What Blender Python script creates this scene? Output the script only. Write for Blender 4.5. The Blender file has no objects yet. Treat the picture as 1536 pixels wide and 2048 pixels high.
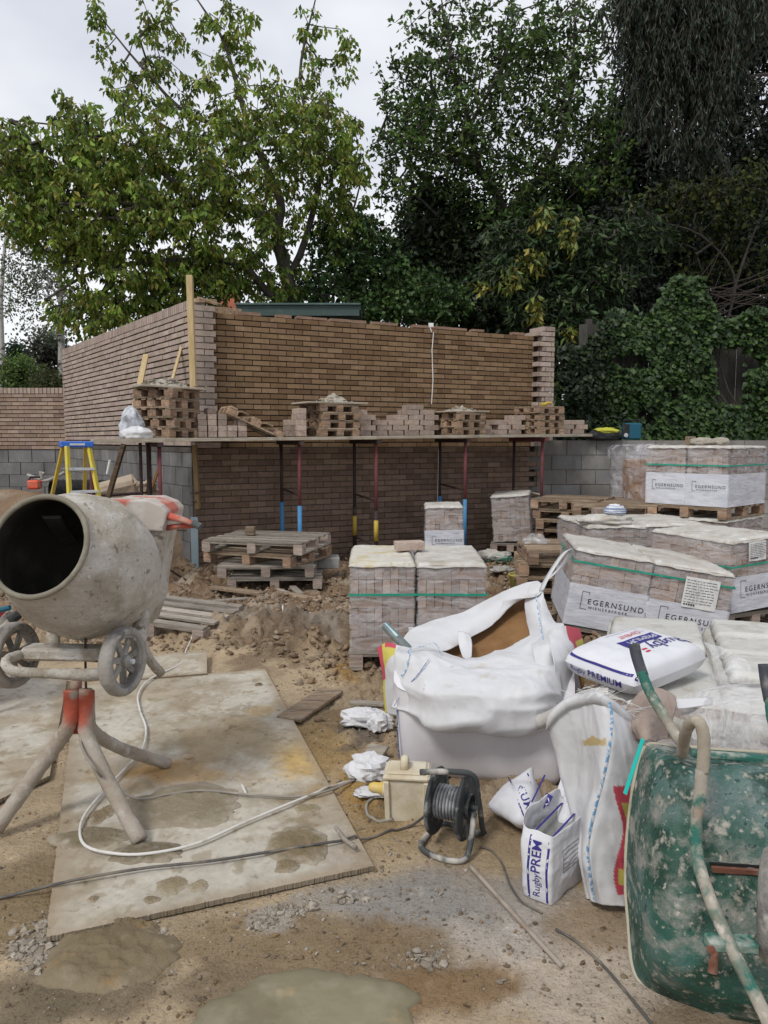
import bpy, math, random
import numpy as np
from mathutils import Vector, Matrix
from mathutils.bvhtree import BVHTree
random.seed(7); rng = np.random.default_rng(7)
S = bpy.context.scene
R = math.radians
# ---------------------------------------------------------------- camera
H = 1.6
PITCH = math.atan(144/1536)
cd = bpy.data.cameras.new('camera'); cam = bpy.data.objects.new('camera', cd)
S.collection.objects.link(cam)
cam.location = (0, 0, H); cam.rotation_euler = (math.pi/2-PITCH, 0, 0)
cd.sensor_fit = 'VERTICAL'; cd.sensor_height = 36; cd.lens = 27
cd.clip_start = 0.05; cd.clip_end = 2000
S.camera = cam
# ---------------------------------------------------------------- sky: overcast
SUN_EL, SUN_AZ = R(50), R(215)
W = bpy.data.worlds.new('World'); S.world = W; W.use_nodes = True
wn = W.node_tree; wn.nodes.clear()
out = wn.nodes.new('ShaderNodeOutputWorld'); bg = wn.nodes.new('ShaderNodeBackground')
bg.inputs['Strength'].default_value = 0.1
sky = wn.nodes.new('ShaderNodeTexSky'); sky.sky_type = 'NISHITA'; sky.sun_disc = False
sky.sun_elevation = SUN_EL; sky.sun_rotation = SUN_AZ
tc = wn.nodes.new('ShaderNodeTexCoord'); mp = wn.nodes.new('ShaderNodeMapping')
mp.inputs['Scale'].default_value = (1, 1, 2.0); mp.inputs['Location'].default_value = (0.35, 0.1, 0.2)
nz = wn.nodes.new('ShaderNodeTexNoise'); nz.inputs['Scale'].default_value = 1.5; nz.inputs['Detail'].default_value = 5
cr = wn.nodes.new('ShaderNodeValToRGB')
cr.color_ramp.elements[0].position = 0.40; cr.color_ramp.elements[0].color = (4.4, 4.7, 5.5, 1)
cr.color_ramp.elements[1].position = 0.64; cr.color_ramp.elements[1].color = (7.7, 7.8, 8.0, 1)
mx = wn.nodes.new('ShaderNodeMix'); mx.data_type = 'RGBA'; mx.inputs[0].default_value = 0.93
L = wn.links.new
L(tc.outputs['Generated'], mp.inputs[0]); L(mp.outputs[0], nz.inputs['Vector']); L(nz.outputs[0], cr.inputs[0])
L(sky.outputs[0], mx.inputs[6]); L(cr.outputs[0], mx.inputs[7]); L(mx.outputs[2], bg.inputs[0]); L(bg.outputs[0], out.inputs[0])
sd = bpy.data.lights.new('sun', 'SUN'); sd.energy = 1.5; sd.angle = R(14); sd.color = (1, .97, .92)
so = bpy.data.objects.new('sun', sd); S.collection.objects.link(so)
sdir = Vector((math.sin(SUN_AZ)*math.cos(SUN_EL), math.cos(SUN_AZ)*math.cos(SUN_EL), math.sin(SUN_EL)))
so.rotation_euler = sdir.to_track_quat('Z', 'Y').to_euler(); so.location = (0, 0, 20)
S.view_settings.view_transform = 'Standard'; S.view_settings.look = 'None'
S.view_settings.exposure = 0.4; S.view_settings.gamma = 1
S.cycles.transparent_max_bounces = 24; S.cycles.max_bounces = 6
# ---------------------------------------------------------------- maths
cp, sp = math.cos(PITCH), math.sin(PITCH)
def dirv(px, py):
    u = (px-768)/1536; v = (1024-py)/1536
    return Vector((u, cp+v*sp, -sp+v*cp))
def P(px, py, Y):
    d = dirv(px, py); return Vector((0, 0, H)) + d*(Y/d.y)
def G(px, py, z=0.0):
    d = dirv(px, py); return Vector((0, 0, H)) + d*((z-H)/d.z)
def hsh(i, j, k, s):
    h = (i*374761393 + j*668265263 + k*2147483647 + s*144665) & 0xffffffff
    h = ((h ^ (h >> 13))*1274126177) & 0xffffffff
    h = ((h ^ (h >> 16))*2246822519) & 0xffffffff
    return ((h ^ (h >> 15)) & 0xffffff)/float(0xffffff)
def vn(p, s=0):
    p = np.asarray(p, float); i = np.floor(p).astype(np.int64); f = p-i; f = f*f*(3-2*f)
    r = 0
    for a in (0, 1):
        for b in (0, 1):
            for c in (0, 1):
                w = (f[..., 0] if a else 1-f[..., 0])*(f[..., 1] if b else 1-f[..., 1])*(f[..., 2] if c else 1-f[..., 2])
                r = r + w*hsh(i[..., 0]+a, i[..., 1]+b, i[..., 2]+c, s)
    return r
def fbm(p, oct=4, s=0, gain=.5):
    p = np.asarray(p, float); r = 0; a = 1; t = 0
    for o in range(oct):
        r = r+a*vn(p, s+o*17); t += a; a *= gain; p = p*2.03+11.3
    return r/t
def ridge(p, oct=3, s=0):
    p = np.asarray(p, float); r = 0; a = 1; t = 0
    for o in range(oct):
        r = r+a*(1-np.abs(2*vn(p, s+o*13)-1)); t += a; a *= .5; p = p*2.1+5.7
    return r/t
def sst(a, b, x):
    t = np.clip((x-a)/(b-a), 0, 1); return t*t*(3-2*t)
def crs(pts, n, closed=False):
    """Catmull-Rom resample to n points, roughly even arc length"""
    p = np.array([tuple(q) for q in pts], float); m = len(p)
    if closed: ext = np.vstack([p[-1:], p, p[:2]]); segs = m
    else: ext = np.vstack([2*p[0]-p[1], p, 2*p[-1]-p[-2]]); segs = m-1
    o = []
    for i in range(segs):
        a, b, c, d = ext[i:i+4]
        t = np.linspace(0, 1, 16, endpoint=False)[:, None]
        o.append(.5*((2*b)+(-a+c)*t+(2*a-5*b+4*c-d)*t*t+(-a+3*b-3*c+d)*t**3))
    o = np.vstack(o+[p[:1] if closed else p[-1:]])
    l = np.r_[0, np.cumsum(np.linalg.norm(np.diff(o, axis=0), axis=1))]
    q = np.linspace(0, l[-1], n+1 if closed else n)
    r = np.stack([np.interp(q, l, o[:, k]) for k in range(p.shape[1])], 1)
    return r[:-1] if closed else r
# ---------------------------------------------------------------- materials
class NT:
    def __init__(s, name):
        s.m = bpy.data.materials.new(name); s.m.use_nodes = True; s.t = s.m.node_tree
        s.b = s.t.nodes['Principled BSDF']; s.o = s.t.nodes['Material Output']
    def n(s, ty, **kw):
        nd = s.t.nodes.new('ShaderNode'+ty)
        for k, v in kw.items():
            if k in nd.inputs: nd.inputs[k].default_value = v
            else: setattr(nd, k, v)
        return nd
    def l(s, a, b): s.t.links.new(a, b)
MATS = {}
def mat(name, base, layers=(), rough=.85, bump=(), metal=0, tint=True, rnd=0.0, spec=.3, coord='Object', trans=0, alpha=None, sheen=0):
    """layers: (colour, scale, lo, hi[, stretch xyz]); bump: (scale, strength, dist[, stretch]); tint: multiplies by the mesh attribute when present"""
    if name in MATS: return MATS[name]
    N = NT(name); co = N.n('TexCoord').outputs[coord]
    if rnd or rnd == 0:
        oi = N.n('ObjectInfo'); ad = N.n('VectorMath', operation='ADD'); sc = N.n('VectorMath', operation='SCALE'); sc.inputs['Scale'].default_value = 37.0
        N.l(oi.outputs['Random'], sc.inputs[0]); N.l(co, ad.inputs[0]); N.l(sc.outputs[0], ad.inputs[1]); co = ad.outputs[0]
    def noise(scale, stretch=None, det=5, rgh=.6):
        c = co
        if stretch:
            m = N.n('Mapping'); m.inputs['Scale'].default_value = stretch; N.l(c, m.inputs[0]); c = m.outputs[0]
        z = N.n('TexNoise', Scale=scale, Detail=det, Roughness=rgh); N.l(c, z.inputs['Vector']); return z.outputs[0]
    cur = None
    rgb = N.n('RGB'); rgb.outputs[0].default_value = (*base, 1); cur = rgb.outputs[0]
    for ly in layers:
        mr = N.n('MapRange'); mr.inputs[1].default_value = ly[2]; mr.inputs[2].default_value = ly[3]
        N.l(noise(ly[1], ly[4] if len(ly) > 4 else None), mr.inputs[0])
        x = N.n('Mix', data_type='RGBA'); N.l(mr.outputs[0], x.inputs[0]); N.l(cur, x.inputs[6]); x.inputs[7].default_value = (*ly[0], 1); cur = x.outputs[2]
    if tint:
        at = N.n('Attribute'); at.attribute_name = 'tint'
        x = N.n('Mix', data_type='RGBA', blend_type='MULTIPLY'); x.inputs[0].default_value = 1
        N.l(cur, x.inputs[6]); N.l(at.outputs['Color'], x.inputs[7]); cur = x.outputs[2]
    if rnd:
        mr = N.n('MapRange'); mr.inputs[3].default_value = 1-rnd; mr.inputs[4].default_value = 1+rnd
        N.l(oi.outputs['Random'], mr.inputs[0])
        x = N.n('VectorMath', operation='SCALE'); N.l(cur, x.inputs[0]); N.l(mr.outputs[0], x.inputs['Scale']); cur = x.outputs[0]
    N.l(cur, N.b.inputs['Base Color'])
    N.b.inputs['Roughness'].default_value = rough; N.b.inputs['Metallic'].default_value = metal
    N.b.inputs['Specular IOR Level'].default_value = spec
    if trans:
        tr = N.n('BsdfTranslucent'); N.l(cur, tr.inputs[0]); ms = N.n('MixShader'); ms.inputs[0].default_value = trans
        N.l(N.b.outputs[0], ms.inputs[1]); N.l(tr.outputs[0], ms.inputs[2]); N.l(ms.outputs[0], N.o.inputs[0])
    last = None
    for bz in bump:
        bn = N.n('Bump'); bn.inputs['Strength'].default_value = bz[1]; bn.inputs['Distance'].default_value = bz[2]
        N.l(noise(bz[0], bz[3] if len(bz) > 3 else None, 6, .65), bn.inputs['Height'])
        if last: N.l(last, bn.inputs['Normal'])
        last = bn.outputs[0]
    if last: N.l(last, N.b.inputs['Normal'])
    MATS[name] = N.m
    return N.m
def plastic(name, cover, colr=(.75, .76, .78), scale=6, stretch=(1, 1, 1), bumpd=.02, lo=.35, hi=.75, rough=.22):
    """thin film: mostly clear with milky creases; cover = how milky overall"""
    if name in MATS: return MATS[name]
    N = NT(name); co = N.n('TexCoord').outputs['Object']
    m = N.n('Mapping'); m.inputs['Scale'].default_value = stretch; N.l(co, m.inputs[0])
    z = N.n('TexNoise', Scale=scale, Detail=6, Roughness=.65, Distortion=1.2); N.l(m.outputs[0], z.inputs['Vector'])
    mr = N.n('MapRange'); mr.inputs[1].default_value = lo; mr.inputs[2].default_value = hi; mr.inputs[3].default_value = max(0, cover-.3); mr.inputs[4].default_value = min(1, cover+.35)
    N.l(z.outputs[0], mr.inputs[0])
    N.b.inputs['Base Color'].default_value = (*colr, 1); N.b.inputs['Roughness'].default_value = rough
    bn = N.n('Bump'); bn.inputs['Strength'].default_value = .8; bn.inputs['Distance'].default_value = bumpd
    N.l(z.outputs[0], bn.inputs['Height']); N.l(bn.outputs[0], N.b.inputs['Normal'])
    N.l(mr.outputs[0], N.b.inputs['Alpha'])
    MATS[name] = N.m; return N.m
# ---------------------------------------------------------------- mesh builder
def frame(d):
    d = Vector(d).normalized(); up = Vector((0, 0, 1)) if abs(d.z) < .95 else Vector((1, 0, 0))
    a = d.cross(up).normalized(); b = a.cross(d).normalized(); return a, b
class MB:
    def __init__(s): s.v = []; s.f = []; s.c = []; s.mi = []; s.cm = 0
    def add(s, vs, fs, tint=(1, 1, 1)):
        o = len(s.v); s.v += [tuple(p) for p in vs]; s.f += [tuple(o+i for i in f) for f in fs]
        s.mi += [s.cm]*len(fs)
        if isinstance(tint, tuple): s.c += [tint]*len(vs)
        else: s.c += [tuple(t) for t in tint]
        return s
    def box(s, c, d, rot=None, tint=(1, 1, 1), jit=0, bev=0):
        hx, hy, hz = d[0]/2, d[1]/2, d[2]/2; c = Vector(c)
        if bev:
            vs = []
            b = min(bev, hx*.9, hy*.9, hz*.9)
            for z, k in ((-hz, b), (-hz+b, 0), (hz-b, 0), (hz, b)):
                x, y = hx-k, hy-k; bb = b if k == 0 else b*.5
                vs += [(-x, -y+bb, z), (-x+bb, -y, z), (x-bb, -y, z), (x, -y+bb, z), (x, y-bb, z), (x-bb, y, z), (-x+bb, y, z), (-x, y-bb, z)]
            fs = [tuple(range(7, -1, -1)), tuple(range(24, 32))]
            for r in range(3):
                for i in range(8): fs.append((r*8+i, r*8+(i+1) % 8, r*8+8+(i+1) % 8, r*8+8+i))
        else:
            vs = [(x, y, z) for z in (-hz, hz) for x, y in ((-hx, -hy), (hx, -hy), (hx, hy), (-hx, hy))]
            fs = [(3, 2, 1, 0), (4, 5, 6, 7), (0, 1, 5, 4), (1, 2, 6, 5), (2, 3, 7, 6), (3, 0, 4, 7)]
        o = []
        for p in vs:
            p = Vector(p)
            if jit: p += Vector([random.uniform(-jit, jit) for _ in range(3)])
            if rot is not None: p = rot @ p
            o.append(p+c)
        return s.add(o, fs, tint)
    def beam(s, a, b, w, h, tint=(1, 1, 1), bev=0, roll=0, jit=0):
        a, b = Vector(a), Vector(b); d = b-a; x, y = frame(d)
        if roll: q = Matrix.Rotation(roll, 3, d.normalized()); x = q @ x; y = q @ y
        m = Matrix((d.normalized(), x, y)).transposed()
        return s.box((a+b)/2, (d.length, w, h), m, tint, bev=bev, jit=jit)
    def tube(s, pts, r, n=8, tint=(1, 1, 1), cap=True, noise=0, flat=1):
        pts = [Vector(p) for p in pts]; m = len(pts)
        rr = r if hasattr(r, '__len__') else [r]*m
        a = None; vs = []
        for i, p in enumerate(pts):
            d = (pts[min(i+1, m-1)]-pts[max(i-1, 0)])
            if d.length < 1e-9: d = Vector((0, 0, 1))
            d.normalize()
            if a is None: a, b = frame(d)
            else:
                a = (a-d*a.dot(d)).normalized(); b = a.cross(d).normalized()
            for k in range(n):
                t = 2*math.pi*k/n; q = rr[i]*(1+(random.uniform(-noise, noise) if noise else 0))
                vs.append(p+a*(math.cos(t)*q)+b*(math.sin(t)*q*flat))
        fs = [(i*n+k, i*n+(k+1) % n, (i+1)*n+(k+1) % n, (i+1)*n+k) for i in range(m-1) for k in range(n)]
        if cap: fs += [tuple(range(n-1, -1, -1)), tuple(range((m-1)*n, m*n))]
        return s.add(vs, fs, tint)
    def lathe(s, prof, org, ax, n=32, tint=(1, 1, 1), a0=0, noise=None):
        """prof: (radius, distance along axis)"""
        ax = Vector(ax).normalized(); a, b = frame(ax); org = Vector(org); vs = []
        for r, h in prof:
            for k in range(n):
                t = 2*math.pi*k/n; vs.append(org+ax*h+(a*math.cos(t)+b*math.sin(t))*r)
        m = len(prof)
        fs = [(i*n+k, i*n+(k+1) % n, (i+1)*n+(k+1) % n, (i+1)*n+k) for i in range(m-1) for k in range(n)]
        return s.add(vs, fs, tint)
    def grid(s, A, tint=(1, 1, 1), cu=False, cv=False):
        """A: (nu, nv, 3) array of points"""
        A = np.asarray(A); nu, nv = A.shape[:2]; fs = []
        for i in range(nu if cu else nu-1):
            for j in range(nv if cv else nv-1):
                i2, j2 = (i+1) % nu, (j+1) % nv; fs.append((i*nv+j, i2*nv+j, i2*nv+j2, i*nv+j2))
        if not isinstance(tint, tuple): tint = np.asarray(tint).reshape(-1, 3)
        return s.add(A.reshape(-1, 3).tolist(), fs, tint)
    def build(s, name, mt, parent=None, smooth=False, loc=None, rot=None, solid=0, sub=0, link=True, mats=None):
        me = bpy.data.meshes.new(name); me.from_pydata(s.v, [], s.f)
        if mats:
            for x in mats: me.materials.append(x)
            me.polygons.foreach_set('material_index', s.mi)
        elif mt: me.materials.append(mt)
        at = me.attributes.new('tint', 'FLOAT_COLOR', 'POINT')
        c = np.ones((len(s.v), 4), np.float32); c[:, :3] = np.array(s.c, np.float32).reshape(-1, 3); at.data.foreach_set('color', c.ravel())
        if smooth: me.polygons.foreach_set('use_smooth', [True]*len(s.f))
        me.update()
        o = bpy.data.objects.new(name, me); S.collection.objects.link(o)
        if parent: o.parent = parent
        if loc is not None: o.location = loc
        if rot is not None: o.rotation_euler = rot
        if solid:
            q = o.modifiers.new('solid', 'SOLIDIFY'); q.thickness = solid; q.offset = 0
        if sub:
            q = o.modifiers.new('sub', 'SUBSURF'); q.levels = sub; q.render_levels = sub
        return o
def rawmesh(name, v, f, mt, tint=None, parent=None, smooth=False):
    """fast path for numpy arrays; f: (n, k) ints"""
    v = np.ascontiguousarray(v, np.float32); f = np.ascontiguousarray(f, np.int32); k = f.shape[1]
    me = bpy.data.meshes.new(name); me.vertices.add(len(v)); me.vertices.foreach_set('co', v.ravel())
    me.loops.add(f.size); me.loops.foreach_set('vertex_index', f.ravel())
    me.polygons.add(len(f)); me.polygons.foreach_set('loop_start', np.arange(0, f.size, k, dtype=np.int32))
    me.polygons.foreach_set('loop_total', np.full(len(f), k, np.int32))
    if smooth: me.polygons.foreach_set('use_smooth', np.ones(len(f), bool))
    c = np.ones((len(v), 4), np.float32)
    if tint is not None: c[:, :3] = tint
    at = me.attributes.new('tint', 'FLOAT_COLOR', 'POINT'); at.data.foreach_set('color', c.ravel())
    me.materials.append(mt); me.update(calc_edges=True); me.validate()
    o = bpy.data.objects.new(name, me); S.collection.objects.link(o)
    if parent: o.parent = parent
    return o
def tag(o, label, cat, group=None):
    o['label'] = label; o['category'] = cat
    if group: o['group'] = group
    return o
def thing(name, label, cat, loc=(0, 0, 0), rz=0, group=None, rot=None):
    o = bpy.data.objects.new(name, None); S.collection.objects.link(o); o.location = loc
    o.rotation_euler = rot if rot is not None else (0, 0, rz); o.empty_display_size = .1
    return tag(o, label, cat, group)
def kids(o): return [c for c in bpy.data.objects if c.parent == o]
def dup(o, loc=None, rot=None, label=None, group=None, parent=None, scale=None):
    ch = kids(o); c = o.copy(); S.collection.objects.link(c)
    if parent is not None: c.parent = parent
    if loc is not None: c.location = loc
    if rot is not None: c.rotation_euler = rot
    if scale is not None: c.scale = scale
    if label: c['label'] = label
    if group: c['group'] = group
    for k in ch: dup(k, parent=c)
    return c
def text_mesh(s, size, spacing=1.0, bold=0):
    cu = bpy.data.curves.new('t', 'FONT'); cu.body = s; cu.size = size; cu.space_character = spacing; cu.offset = bold
    cu.resolution_u = 3
    ob = bpy.data.objects.new('t', cu); S.collection.objects.link(ob)
    dg = bpy.context.evaluated_depsgraph_get(); me = bpy.data.meshes.new_from_object(ob.evaluated_get(dg))
    v = [tuple(p.co) for p in me.vertices]; f = [tuple(q.vertices) for q in me.polygons]
    bpy.data.objects.remove(ob); bpy.data.curves.remove(cu); bpy.data.meshes.remove(me)
    return v, f
def bvh_of(o):
    me = o.data; return BVHTree.FromPolygons([v.co.copy() for v in me.vertices], [tuple(p.vertices) for p in me.polygons])
def onto(tree, v, off=.002, org=None, X=None, Y=None, n=None, far=1.0):
    """lay flat (x, y) vertices on a surface: origin org, axes X and Y, cast along -n"""
    o = []
    org, X, Y, n = Vector(org), Vector(X).normalized(), Vector(Y).normalized(), Vector(n).normalized()
    for p in v:
        q = org+X*p[0]+Y*p[1]; h = tree.ray_cast(q+n*far, -n)
        o.append((h[0] if h[0] is not None else q)+n*off)
    return o
def patch(x0, y0, x1, y1, nx, ny):
    v = [(x0+(x1-x0)*i/nx, y0+(y1-y0)*j/ny, 0) for i in range(nx+1) for j in range(ny+1)]
    f = [(i*(ny+1)+j, (i+1)*(ny+1)+j, (i+1)*(ny+1)+j+1, i*(ny+1)+j+1) for i in range(nx) for j in range(ny)]
    return v, f
# ================================================================ GROUND
def inpoly(x, y, poly):
    c = np.zeros(x.shape, bool); n = len(poly)
    for i in range(n):
        (x1, y1), (x2, y2) = poly[i], poly[(i+1) % n]
        c ^= ((y1 > y) != (y2 > y)) & (x < (x2-x1)*(y-y1)/(y2-y1+1e-12)+x1)
    return c
def distpoly(x, y, poly):
    d = np.full(x.shape, 9e9); n = len(poly)
    for i in range(n):
        ax, ay = poly[i]; bx, by = poly[(i+1) % n]; dx, dy = bx-ax, by-ay
        t = np.clip(((x-ax)*dx+(y-ay)*dy)/(dx*dx+dy*dy+1e-12), 0, 1); d = np.minimum(d, np.hypot(x-ax-t*dx, y-ay-t*dy))
    return np.where(inpoly(x, y, poly), -d, d)
PLY1 = [tuple(G(*p).xy) for p in ((93, 1888), (748, 1742), (530, 1346), (152, 1376))]
PLY2 = [tuple(G(*p).xy) for p in ((-150, 1680), (100, 1560), (135, 1362), (-130, 1352))]
PLY3 = [tuple(G(*p).xy) for p in ((262, 1368), (414, 1358), (414, 1318), (290, 1322))]
FLATP = [tuple(G(*p).xy) for p in ((-900, 2600), (2700, 2600), (2100, 1650), (760, 1640), (700, 1560), (640, 1330), (420, 1300), (-600, 1300))]
def worley(x, y, seed):
    ix, iy = np.floor(x).astype(np.int64), np.floor(y).astype(np.int64); f1 = np.full(x.shape, 9.); f2 = f1.copy(); idv = np.zeros(x.shape)
    for a in (-1, 0, 1):
        for b in (-1, 0, 1):
            cx, cy_ = ix+a, iy+b; px = cx+hsh(cx, cy_, 1, seed); py = cy_+hsh(cx, cy_, 2, seed); d = np.hypot(x-px, y-py); v = hsh(cx, cy_, 3, seed)
            nf = d < f1; f2 = np.where(nf, f1, np.minimum(f2, d)); idv = np.where(nf, v, idv); f1 = np.where(nf, d, f1)
    return f1, f2, idv
def gh(x, y):
    x = np.asarray(x, float); y = np.asarray(y, float); p = np.stack([x, y, x*0], -1)
    fd = distpoly(x, y, FLATP); mud = sst(-.30, .55, fd)*(1-sst(11, 20, y)*.7)
    wx, wy = x+.10*(fbm(p*4, 3, 51)-.5)*2, y+.10*(fbm(p*4+9, 3, 52)-.5)*2; a1, b1_, v1 = worley(wx*5.5, wy*5.5, 3); a2, b2_, v2 = worley(wx*13, wy*13, 4); a3, b3_, v3 = worley(wx*29, wy*29, 5)
    cl = .060*(v1-.5)*sst(0, .25, b1_-a1)+.030*(sst(0, .22, b1_-a1)-1)+(.045*(v2-.5)*sst(0, .3, b2_-a2)+.022*(sst(0, .3, b2_-a2)-1)-.012*a2)*(.4+fbm(p*2, 2, 55))+.014*(v3-.5)*sst(0, .3, b3_-a3)-.006*a3
    h = .012*(fbm(p*2.2, 3, 1)-.5)+.006*(ridge(p*9, 2, 2)-.6)
    h = h+mud*(.20*(fbm(p*1.3, 3, 3)-.47)+.10*(ridge(p*3.1, 3, 4)-.62)+.07*(fbm(p*8, 4, 5, .66)-.5)+cl+.05*(np.abs(fbm(p*5+7, 3, 6)-.5)*4-.35))
    h = h+.80*np.exp(-(((x+6.2)/1.9)**2+((y-12.2)/1.3)**2))+.35*np.exp(-(((x+4.6)/1.2)**2+((y-9.8)/1.0)**2))
    h = h+.16*np.exp(-(((x+.9)/.7)**2+((y-6.3)/.6)**2))+.10*np.exp(-(((x-.45)/.5)**2+((y-6.8)/.5)**2))
    h = np.where(distpoly(x, y, PLY1) < .05, np.minimum(h, .0)-.002, h); h = np.where(distpoly(x, y, PLY2) < .03, -.006, h); h = np.where(distpoly(x, y, PLY3) < .05, -.006, h)
    return h
def gz(x, y): return float(gh(np.array([x]), np.array([y]))[0])
def axis(segs):
    o = [segs[0][0]]
    for a, b, s0, s1 in segs:
        x = a
        while x < b: t = (x-a)/(b-a); x += s0+(s1-s0)*t; o.append(min(x, b))
    return np.unique(np.round(o, 5))
gx = axis([(-400, -8, 60, 1.0), (-8, -3, .25, .05), (-3, 3, .018, .018), (3, 7, .04, .2), (7, 400, .5, 60)])
gy = axis([(-6, .8, .6, .1), (.8, 4.6, .018, .018), (4.6, 8.2, .0165, .022), (8.2, 10, .022, .05), (10, 16, .1, .5), (16, 700, 2, 80)])
X, Y = np.meshgrid(gx, gy, indexing='ij'); Z = gh(X, Y)
STAINS = [  # (px, py, width px, height px, colour, strength, soft)
    (1130, 1930, 420, 150, (.58, .49, .39), .9, .4), (930, 1850, 200, 60, (.54, .48, .42), .8, .4), (1010, 1800, 160, 60, (.55, .49, .43), .8, .5), (900, 1790, 190, 60, (.34, .31, .27), .8, .6), (830, 1800, 160, 50, (.33, .31, .28), .7, .5),
    (480, 1890, 330, 60, (.31, .225, .13), .9, .4), (800, 1905, 150, 60, (.28, .20, .115), .9, .4), (900, 1985, 150, 60, (.27, .17, .08), .9, .35), (230, 1960, 200, 80, (.25, .19, .12), .9, .35), (420, 1985, 160, 60, (.24, .18, .11), .8, .4),
    (60, 1790, 120, 90, (.26, .19, .11), .8, .4), (60, 1990, 160, 90, (.20, .16, .10), .8, .4), (70, 1900, 70, 30, (.42, .37, .31), .8, .3), (130, 1870, 60, 26, (.45, .40, .35), .8, .3), (540, 1835, 40, 22, (.45, .40, .34), .8, .3), (660, 1800, 80, 20, (.40, .37, .33), .7, .3),
    (640, 1480, 70, 60, (.33, .22, .10), .8, .4), (700, 1590, 60, 60, (.42, .26, .09), .95, .5), (650, 1480, 90, 70, (.40, .27, .12), .8, .5), (60, 1830, 120, 90, (.30, .22, .12), .8, .5), (760, 1660, 90, 50, (.36, .25, .12), .8, .5), (690, 1340, 40, 20, (.38, .23, .08), .9, .4), (690, 1440, 70, 40, (.24, .17, .10), .7, .4), (720, 1470, 50, 30, (.14, .12, .10), .8, .3),
    (1000, 1690, 120, 60, (.36, .26, .15), .7, .5), (1200, 1850, 110, 50, (.32, .22, .12), .7, .5), (620, 1260, 90, 30, (.34, .30, .25), .7, .4), (500, 1240, 120, 24, (.36, .31, .25), .6, .4), (560, 1290, 90, 50, (.17, .115, .07), .7, .4), (1450, 2040, 200, 60, (.22, .15, .08), .7, .5)]
cb = np.array([.50, .385, .25]); pp = np.stack([X, Y, X*0], -1)
n1 = fbm(pp*1.7, 4, 21)[..., None]; n2 = fbm(pp*14, 3, 22)[..., None]; n3 = fbm(pp*5, 3, 23)[..., None]
far = sst(-.1, .7, distpoly(X, Y, FLATP))[..., None]
col = cb*(.78+.5*n1)*(.85+.3*n2)
mudc = np.array([.27, .185, .115])*(.65+.7*n1)*(.75+.5*n2); dry = np.array([.46, .385, .30]); mudc = mudc+(dry-mudc)*sst(.5, .7, n3)*.75
col = col*(1-far)+mudc*far
wob = (fbm(pp*5, 5, 31, .6)-.5)*1.5
for px, py, w, h, c, st_, sf in STAINS:
    w *= 1.7; h *= 1.8; a = G(px, py); ax = abs(G(px+w/2, py).x-a.x)*1.0+.001; ay = (G(px, py-h/2).y-G(px, py+h/2).y)/2+.001
    d = np.sqrt(((X-a.x)/(2*ax))**2+((Y-a.y)/(2*ay))**2)*2+wob*1.5
    k = (st_*(1-sst(1-sf, 1+sf, d)))[..., None]; col = col*(1-k)+np.array(c)*(.85+.3*n2)*k
green = sst(14, 26, Y)[..., None]; col = col*(1-green)+np.array([.06, .08, .03])*green
spk = vn(np.stack([X*60, Y*60, X*0], -1), 40)[..., None]; col = np.where(spk > .93, col*1.25+.03, col); col = np.where(spk < .05, col*.75, col)
nx, ny = len(gx), len(gy); i = (np.arange(nx-1)[:, None]*ny+np.arange(ny-1)[None]).reshape(-1, 1)
GM = mat('soil', (1, 1, 1), [((.88, .85, .82), 22, .48, .7), ((.60, .56, .50), 60, .58, .70), ((1.22, 1.2, 1.16), 95, .60, .70)], .95, [(14, .8, .05), (48, .9, .022), (150, .8, .006)])
gr = rawmesh('ground', np.stack([X, Y, Z], -1).reshape(-1, 3), i+np.array([[0, ny, ny+1, 1]]), GM, col.reshape(-1, 3), smooth=False); gr['kind'] = 'structure'
# raised garden ground behind the retaining walls
m = MB(); zt = 1.53
m.add([(2.35, 11.95, zt), (60, 11.95, zt), (60, 70, zt), (-60, 70, zt), (-60, 17, zt), (1.5, 17, zt), (2.35, 11.95, -.3), (60, 11.95, -.3), (1.5, 17, -.3), (-60, 17, -.3)], [(0, 1, 2, 3, 5), (5, 3, 4), (0, 6, 7, 1), (5, 8, 6, 0), (4, 9, 8, 5)], (.05, .055, .03))
o = m.build('raised_ground', GM); o['kind'] = 'structure'
# clods
def ico():
    t = (1+5**.5)/2; v = np.array([(-1, t, 0), (1, t, 0), (-1, -t, 0), (1, -t, 0), (0, -1, t), (0, 1, t), (0, -1, -t), (0, 1, -t), (t, 0, -1), (t, 0, 1), (-t, 0, -1), (-t, 0, 1)]); v /= np.linalg.norm(v[0])
    f = [(0, 11, 5), (0, 5, 1), (0, 1, 7), (0, 7, 10), (0, 10, 11), (1, 5, 9), (5, 11, 4), (11, 10, 2), (10, 7, 6), (7, 1, 8), (3, 9, 4), (3, 4, 2), (3, 2, 6), (3, 6, 8), (3, 8, 9), (4, 9, 5), (2, 4, 11), (6, 2, 10), (8, 6, 7), (9, 8, 1)]
    v = [tuple(p) for p in v]; mid = {}; nf = []
    def md(a, b):
        k = (min(a, b), max(a, b))
        if k not in mid:
            q = np.array(v[a])+np.array(v[b]); q /= np.linalg.norm(q); v.append(tuple(q)); mid[k] = len(v)-1
        return mid[k]
    for a, b, c in f: x, y, z = md(a, b), md(b, c), md(c, a); nf += [(a, x, z), (b, y, x), (c, z, y), (x, y, z)]
    return np.array(v), np.array(nf)
IV, IF = ico()
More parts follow.
